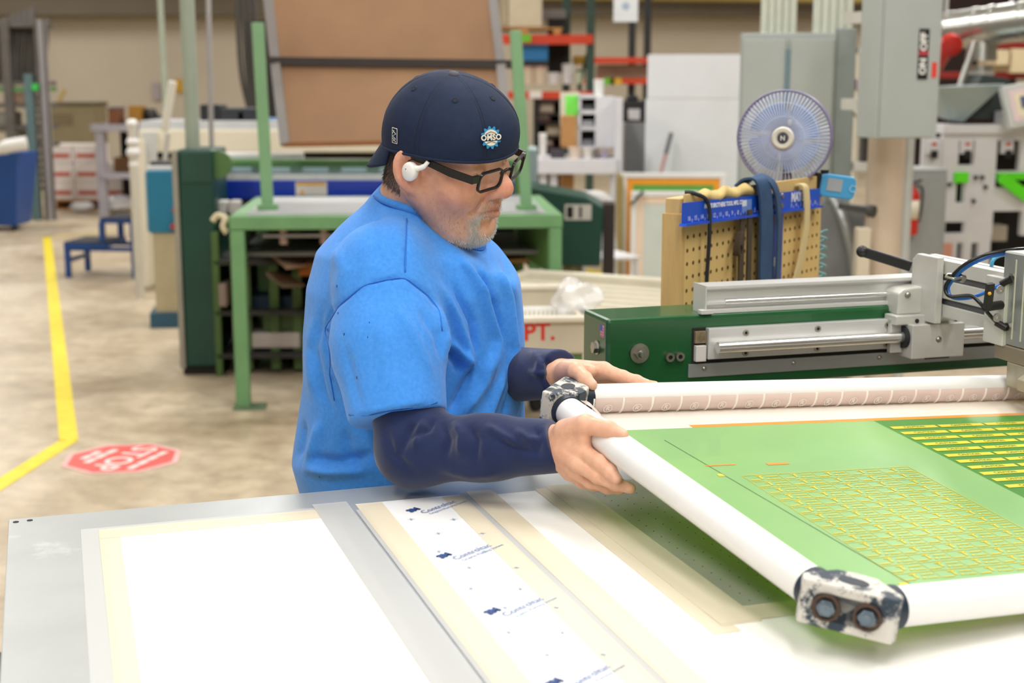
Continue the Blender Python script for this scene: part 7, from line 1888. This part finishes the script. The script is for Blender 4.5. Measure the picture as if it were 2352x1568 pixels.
for py, r in ((284, .045), (326, .05), (350, .055), (378, .04)):
    mb = MB(); mb.ball((0, 0, Zh(py, vd)), (r, r, r * .8)); mb.build('valve_knob', M_WHITE, vs_, smooth=True)
# poles
for (px0, py0, px1, py1, r, dd, m_, lb) in ((427, -60, 443, 342, 17, 8.0, mat('pale_green_grey_pole', 'A2AD9E', .5, var=.05), 'thick pale green-grey pole standing on the dark green column'), (365, -60, 382, 270, 7, 12.5, mat('pole_pale_green', 'A9B3A2', .5), 'thin pale green pole left of the thick one'), (477, -60, 488, 420, 6, 9.5, mat('pole_grey', 'B3B0B2', .4, .3), 'thin grey conduit pole right of the thick pole')):
    a = W(px0, py0, dd); b_ = W(px1, py1, dd); mb = MB(); dv = (a - b_); k_ = (ZC - b_.z) / dv.z
    if py1 > 380 or px0 < 400: b_ = b_ - dv * (b_.z / dv.z)
    rr = r * pm(dd, 150)
    mb.cyl(b_, W(px1, py1, dd) + dv * k_, rr, n=16); solo('pole', mb, m_, lb, 'pole', smooth=SHARP)
# hanging hoses in the dark back corner
mb = MB()
hs_ = thing('hose_bundle', 'dark hanging hoses and reel against the back wall', 'hose', (0, 0, 0))
for i in range(4):
    mb = MB(); mb.tube(catmull([W(545 + i * 12, -40, 17), W(548 + i * 14, 80, 17), W(556 + i * 13, 180, 17), W(575 + i * 8, 262, 17)], 5), .03, n=8); mb.build('hose', mat('dark_hose', '3B3834', .6), hs_, smooth=True)
goods('dark_locker', 'tall black locker at the back behind the left green post', 'locker', 570, 640, 45, 290, 17.3, .4, mat('black_locker', '1C1A18', .6), floor=True)
# blue control box on the machine's left
d = 9.3
bb = thing('control_box', 'teal blue control box on a beige base left of the dark column', 'control box', (Xh(373, 460, d), d, 0), 8)
w = pm(d) * 66
mb = MB(); mb.box(-w / 2, w / 2, 0, .3, Zh(535, d), Zh(392, d)); mb.build('box_body', mat('teal_blue', '1D7FA6', .4, var=.04), bb, bevel=.008)
mb = MB(); mb.box(-w / 2 - .012, -w / 2, .0, .3, Zh(530, d), Zh(395, d)); mb.build('side_cover', mat('pale_teal', '8AB4C6', .4), bb)
mb = MB(); mb.box(-w / 2 + .02, w / 2 - .01, .02, .28, 0.10, Zh(535, d)); mb.build('base', mat('beige_base', 'C9BD9C', .5), bb, bevel=.004)
mb = MB(); mb.box(-w / 2 - .02, w / 2 + .02, 0, .3, 0, .10); mb.build('plinth', mat('blue_plinth', '34627E', .5), bb)
mb = MB(); mb.box(-w / 2, w / 2, .02, .26, Zh(392, d), Zh(382, d)); mb.build('white_top', M_WHITE, bb, bevel=.004)
for (px, py) in ((402, 482), (398, 520)):
    mb = MB(); mb.cyl((Xh(px, py, d) - bb.location.x, -.002, Zh(py, d)), (Xh(px, py, d) - bb.location.x, -.03, Zh(py, d)), .018, n=14); mb.build('red_button', M_RED, bb, smooth=SHARP)
pd_ = 9.42
pdl = thing('paddle_lever', 'white upright paddle lever above the teal control box', 'lever', tuple(W(380, 382, pd_)), 0)
a = Vector((0, 0, 0)); 
def pv(px, py): return W(px, py, pd_) - W(380, 382, pd_)
mb = MB(); mb.bar(pv(377, 300), pv(397, 186), .055, .03, (0, 1, 0)); mb.build('paddle', mat('paddle_white', 'E9E6DA', .4), pdl, bevel=.01)
mb = MB(); mb.bar(pv(378, 375), pv(386, 305), .03, .03, (0, 1, 0)); mb.build('stem', M_ALUM, pdl, bevel=.004)
mb = MB(); mb.box(-.09, .09, -.05, .05, .0, .035); mb.build('mount', mat('dark_mount', '4A4C50', .5), pdl, bevel=.006)

# ------------------------------------------------------------------ step stool
d = 11.9
ss = thing('step_stool', 'two-tread blue step stool with dark grip treads', 'step stool', (Xh(247, 600, d), d, 0), -6)
M_BLUS = mat('stool_blue', '14458C', .45, var=.05); M_TRD = mat('dark_grip_tread', '34363C', .8, var=.2, vscale=40, bump=.4, bscale=120)
u = pm(d)
zl, zh_ = .30, .50
x0, xm, x1 = -.31, .0, .31
for (a, b_, z, y0, y1) in ((x0, xm + .06, zl, -.16, .30), (xm, x1, zh_, -.14, .32)):
    mb = MB(); mb.box(a, b_, y0, y1, z - .045, z - .012); mb.build('tread_frame', M_BLUS, ss, bevel=.004)
    mb = MB(); mb.box(a + .006, b_ - .006, y0 + .006, y1 - .006, z - .012, z); mb.build('grip_tread', M_TRD, ss)
for (x, zt_) in ((x0 + .02, zl), (x1 - .025, zh_), (xm + .02, zh_)):
    for y in (-.13, .28):
        if x == xm + .02: mb = MB(); mb.box(x - .022, x + .022, y - .02, y + .02, zl - .04, zt_ - .04)
        else: mb = MB(); mb.box(x - .022, x + .022, y - .02, y + .02, 0, zt_ - .04)
        mb.build('leg', M_BLUS, ss, bevel=.003)
for y in (-.14, .28):
    mb = MB(); mb.box(x0, x1, y - .012, y + .012, zl - .075, zl - .04); mb.build('side_rail', M_BLUS, ss)
for xq in (x1 - .03, x0 + .03):
    mb = MB(); mb.box(xq - .02, xq + .02, -.12, .28, .13, .16); mb.build('cross_bar', M_BLUS, ss)

# ------------------------------------------------------------------ pallet of boxes, bin, racks at the left
d = 18.2
pt = thing('pallet', 'wooden pallet under the wrapped boxes near the back wall', 'pallet', (Xh(195, 460, d), d, 0), 0)
M_PALW = mat('orange_pallet_wood', 'B0783C', .75, var=.12, vscale=6)
w = pm(d) * 165
for i in range(6):
    mb = MB(); mb.box(-w / 2, w / 2, .02 + i * .17, .13 + i * .17, .105, .125); mb.build('deck_board', M_PALW, pt)
for i in range(3):
    mb = MB(); mb.box(-w / 2 + i * (w - .1) / 2, -w / 2 + .1 + i * (w - .1) / 2, 0, 1.0, .02, .105); mb.build('stringer', M_PALW, pt)
for i in range(2):
    mb = MB(); mb.box(-w / 2, w / 2, .02 + i * .8, .12 + i * .8, 0, .02); mb.build('bottom_board', M_PALW, pt)
M_BXW = mat('white_printed_carton', 'E0D6D2', .5, var=.05); M_PRN = mat('carton_red_print', 'B8503E', .6)
M_WRAP = bpy.data.materials.new('stretch_wrap'); M_WRAP.use_nodes = True
_b = M_WRAP.node_tree.nodes['Principled BSDF']; _b.inputs['Base Color'].default_value = lin('F4F2F0'); _b.inputs['Roughness'].default_value = .08; _b.inputs['Alpha'].default_value = .7
hb = .235
G_ = 'white cartons stacked on the pallet'
k_ = 0
pos = ['bottom row, leftmost', 'bottom row, second from the left', 'bottom row, third', 'middle row, leftmost', 'middle row, second from the left', 'middle row, third', 'top row, leftmost', 'top row, right']
for r_ in range(3):
    for c_ in range(3 if r_ < 2 else 2):
        bt = thing('carton', 'white carton with red print on the pallet, ' + pos[k_], 'carton', (pt.location.x - w / 2 + .16 + c_ * .325, d + .05, .125 + r_ * hb), 0, G_); k_ += 1
        mb = MB(); mb.box(-.158, .158, 0, .5, 0, hb - .004); mb.build('body', M_BXW, bt, bevel=.006)
        mb = MB(); mb.box(-.12, .12, -.002, 0, hb * .28, hb * .5); mb.build('red_print', M_PRN, bt)
        mb = MB(); mb.box(-.158, .158, .22, .28, hb - .004, hb - .002); mb.build('tape', M_CREAM, bt)
crumple('wrap_bundle', 'shiny stretch-wrapped bundle at the right end of the pallet', (pt.location.x + w / 2 + .06, d + .3, .36), (.13, .22, .26), M_WRAP, 9, 'wrapped bundle')
crumple('wrap_heap', 'heap of white plastic film on the floor right of the pallet', (Xh(300, 455, d), d - .55, .10), (.22, .2, .14), mat('white_film', 'E8E8EA', .2), 12, 'plastic film')
crumple('wrap_heap', 'white film lump in front of the pallet boxes', (Xh(205, 468, d), d - .35, .06), (.14, .12, .08), mat('white_film', 'E8E8EA', .2), 15, 'plastic film')
# blue bin with a white bag
d = 15.5
bn = thing('waste_bin', 'blue wheeled bin with white liner at the left edge', 'bin', (Xh(-5, 440, d), d, 0), 0)
zb, ztp = 0.06, Zh(352, d)
mb = MB(); ww = pm(d) * 60
mb.add([(-ww * .75, 0, zb), (ww * .62, 0, zb), (ww * .62, .5, zb), (-ww * .75, .5, zb), (-ww, -.08, ztp), (ww * .95, -.08, ztp), (ww * .95, .6, ztp), (-ww, .6, ztp)], [(0, 3, 2, 1), (4, 5, 6, 7), (0, 1, 5, 4), (1, 2, 6, 5), (2, 3, 7, 6), (3, 0, 4, 7)]); mb.build('bin_body', mat('bin_blue', '12468E', .45, var=.05), bn, bevel=.015)
mb = MB(); mb.box(ww * .45, ww * .75, -.06, -.045, ztp - .22, ztp - .08, Matrix.Rotation(math.radians(-2), 4, 'X')); mb.build('pink_label', mat('pink_label', 'C98A9C', .5), bn)
for s_ in (-.5, .45):
    mb = MB(); mb.cyl((ww * s_ - .02, .1, .06), (ww * s_ + .02, .1, .06), .06, n=14); mb.build('wheel', M_RUBBER, bn, smooth=SHARP)
mb = MB(); mb.tube(catmull([(-ww * .9, 0, ztp + .02), (-ww * .4, -.05, ztp + .06), (0, -.05, ztp + .02), (ww * .6, -.06, ztp + .08), (ww * 1.25, -.02, ztp + .11)], 6), [.05] * 8 + [.06] * 8 + [.075] * 9, n=10); mb.build('liner_bag', M_WHITE, bn, smooth=True)
# steel rack at the left edge
d = 16.8
lr = thing('steel_rack', 'dark steel rack with rods and shelves at the left edge', 'rack', (Xh(50, 300, d), d, 0), 0)
def sx(px): return Xh(px, 250, d) - lr.location.x
M_SR = mat('weathered_steel', '6E6A66', .5, .3, var=.1); zt = Zh(45, d)
for px in (-35, 20, 68, 98):
    mb = MB(); mb.box(sx(px) - .05, sx(px) + .05, 0, .10, 0, zt if px != 68 else Zh(170, d)); mb.build('upright', M_SR if px != 68 else mat('teal_grey_upright', '5F7A7E', .5), lr, bevel=.004)
mb = MB(); mb.box(sx(98), sx(107), -.02, .16, 0, zt); mb.build('pale_upright', mat('pale_steel', 'A4A3A8', .45, .2), lr, bevel=.004)
for i, (py, m_) in enumerate(((52, M_SR), (186, M_SR), (200, mat('green_shelf_edge', '4E8A4E', .5)), (238, M_SR), (288, M_SR), (330, M_SR))):
    mb = MB(); mb.box(sx(-40), sx(96), .02, .6, Zh(py, d) - .05, Zh(py, d)); mb.build('shelf', m_, lr)
for i in range(18):
    xx = sx(-34 + i * 7.4); mb = MB(); mb.cyl((xx, .2, Zh(186, d)), (xx + .06, .3, Zh(10 + (i * 37) % 40, d)), .024, n=8); mb.build('steel_rod', mat('rod_grey', '5E5A54', .5, .3) if i % 2 else M_SR, lr, smooth=SHARP)
for i in range(14):
    zz_ = Zh(225 + i * 16, d); mb = MB(); mb.box(sx(70), sx(98), .03, .08, zz_ - .02, zz_ + .02); mb.build('rung', M_SR, lr)
mb = MB(); mb.box(sx(78), sx(92), -.03, .05, Zh(207, d), Zh(193, d)); mb.build('green_tag', mat('green_tag', '3ECF5A', .5), lr)
for i, (px0, px1, py0, py1, col_, lb) in enumerate(((30, 60, 212, 238, '9A7F6C', 'tan bundle on the steel rack'), (-30, 25, 258, 288, '8A8880', 'grey bundle on the steel rack'), (-30, 38, 300, 322, 'D8D0B8', 'pale flat bundle low on the steel rack'))):
    goods('bundle', lb, 'bundle', px0, px1, py0, py1, d + .05, .4, mat('bd_' + col_, col_, .7), group='bundles on the steel rack')
# tan cabinet, grey table and small boxes by the wall
d = 20.5
tcb = thing('tan_cabinet', 'olive tan cabinet standing against the back wall', 'cabinet', (Xh(162, 290, d), d, 0), 0)
w = pm(d) * 106
mb = MB(); mb.box(-w / 2, w / 2, 0, .7, 0, Zh(242, d)); mb.build('cabinet_body', mat('olive_tan', '8C8062', .6, var=.05), tcb, bevel=.01)
mb = MB(); mb.box(-w / 2 - .02, w / 2 + .02, -.02, .72, Zh(242, d), Zh(235, d)); mb.build('cabinet_top', mat('dark_olive_top', '5A5440', .6), tcb, bevel=.006)
mb = MB(); mb.box(-w / 2 + .05, w / 2 - .3, -.008, 0, Zh(288, d), Zh(262, d)); mb.build('front_shade_patch', mat('olive_shadow', '786C50', .6), tcb)  # darker olive patch painted as shadow on the cabinet front
mb = MB(); mb.bar((-w / 2 + .12, .2, Zh(235, d)), (-w / 2 + .22, .2, Zh(205, d)), .05, .03, (0, 1, 0)); solo('wooden_stick', mb, mat('yellow_stick', 'BFA560', .6), 'short yellow stick leaning on the tan cabinet', 'stick', tuple(tcb.location), 0)
d = 17.2
gt = thing('steel_table', 'grey steel table left of the cream machine', 'table', (Xh(268, 330, d), d, 0), 0)
w = pm(d) * 118
mb = MB(); mb.box(-w / 2, w / 2, 0, .8, Zh(302, d), Zh(286, d)); mb.build('table_top', mat('grey_lilac', 'A6A3AC', .5), gt, bevel=.006)
for x in (-w / 2 + .10, w / 2 - .08):
    mb = MB(); mb.box(x - .05, x + .05, .02, .12, 0, Zh(302, d)); mb.build('leg', MATS['grey_lilac'], gt)
mb = MB(); mb.box(-w / 2 + .1, w / 2, .0, .7, Zh(410, d), Zh(398, d)); mb.build('lower_shelf', MATS['grey_lilac'], gt)
mb = MB(); mb.box(-w / 2 + .15, w / 2, .75, .8, .1, Zh(302, d)); mb.build('back_panel', mat('black_back', '151312', .8), gt)
goods('carton', 'red-brown narrow carton at the left of the steel table', 'carton', 249, 273, 246, 286, d + .1, .3, mat('red_brown_box', '7A4A2C', .6), lid=mat('grey_flap', '6A6464', .6))
goods('carton', 'golden brown carton at the right of the steel table', 'carton', 296, 322, 243, 286, d + .1, .3, mat('golden_box', '9A6E1E', .6))
goods('carton', 'brown carton on the lower shelf of the steel table', 'carton', 262, 305, 362, 398, d + .2, .4, mat('umber_box', '6B4A26', .7))
crumple('black_bag', 'small black bag beside the golden carton on the steel table', (Xh(332, 280, d), d + .3, Zh(286, d) + .05), (.12, .1, .12), mat('black_bag', '1A1A1C', .5), 21)
goods('wall_notice', 'yellow notice on the back wall behind the white paddle lever', 'notice', 404, 420, 182, 212, YF - .06, .05, mat('notice_yellow', 'C79A20', .6), bevel=0)
goods('wall_notice', 'grey-lilac notice on the back wall left of the paddle lever', 'notice', 352, 368, 190, 230, YF - .06, .05, mat('notice_lilac', 'A79CA0', .6), bevel=0)
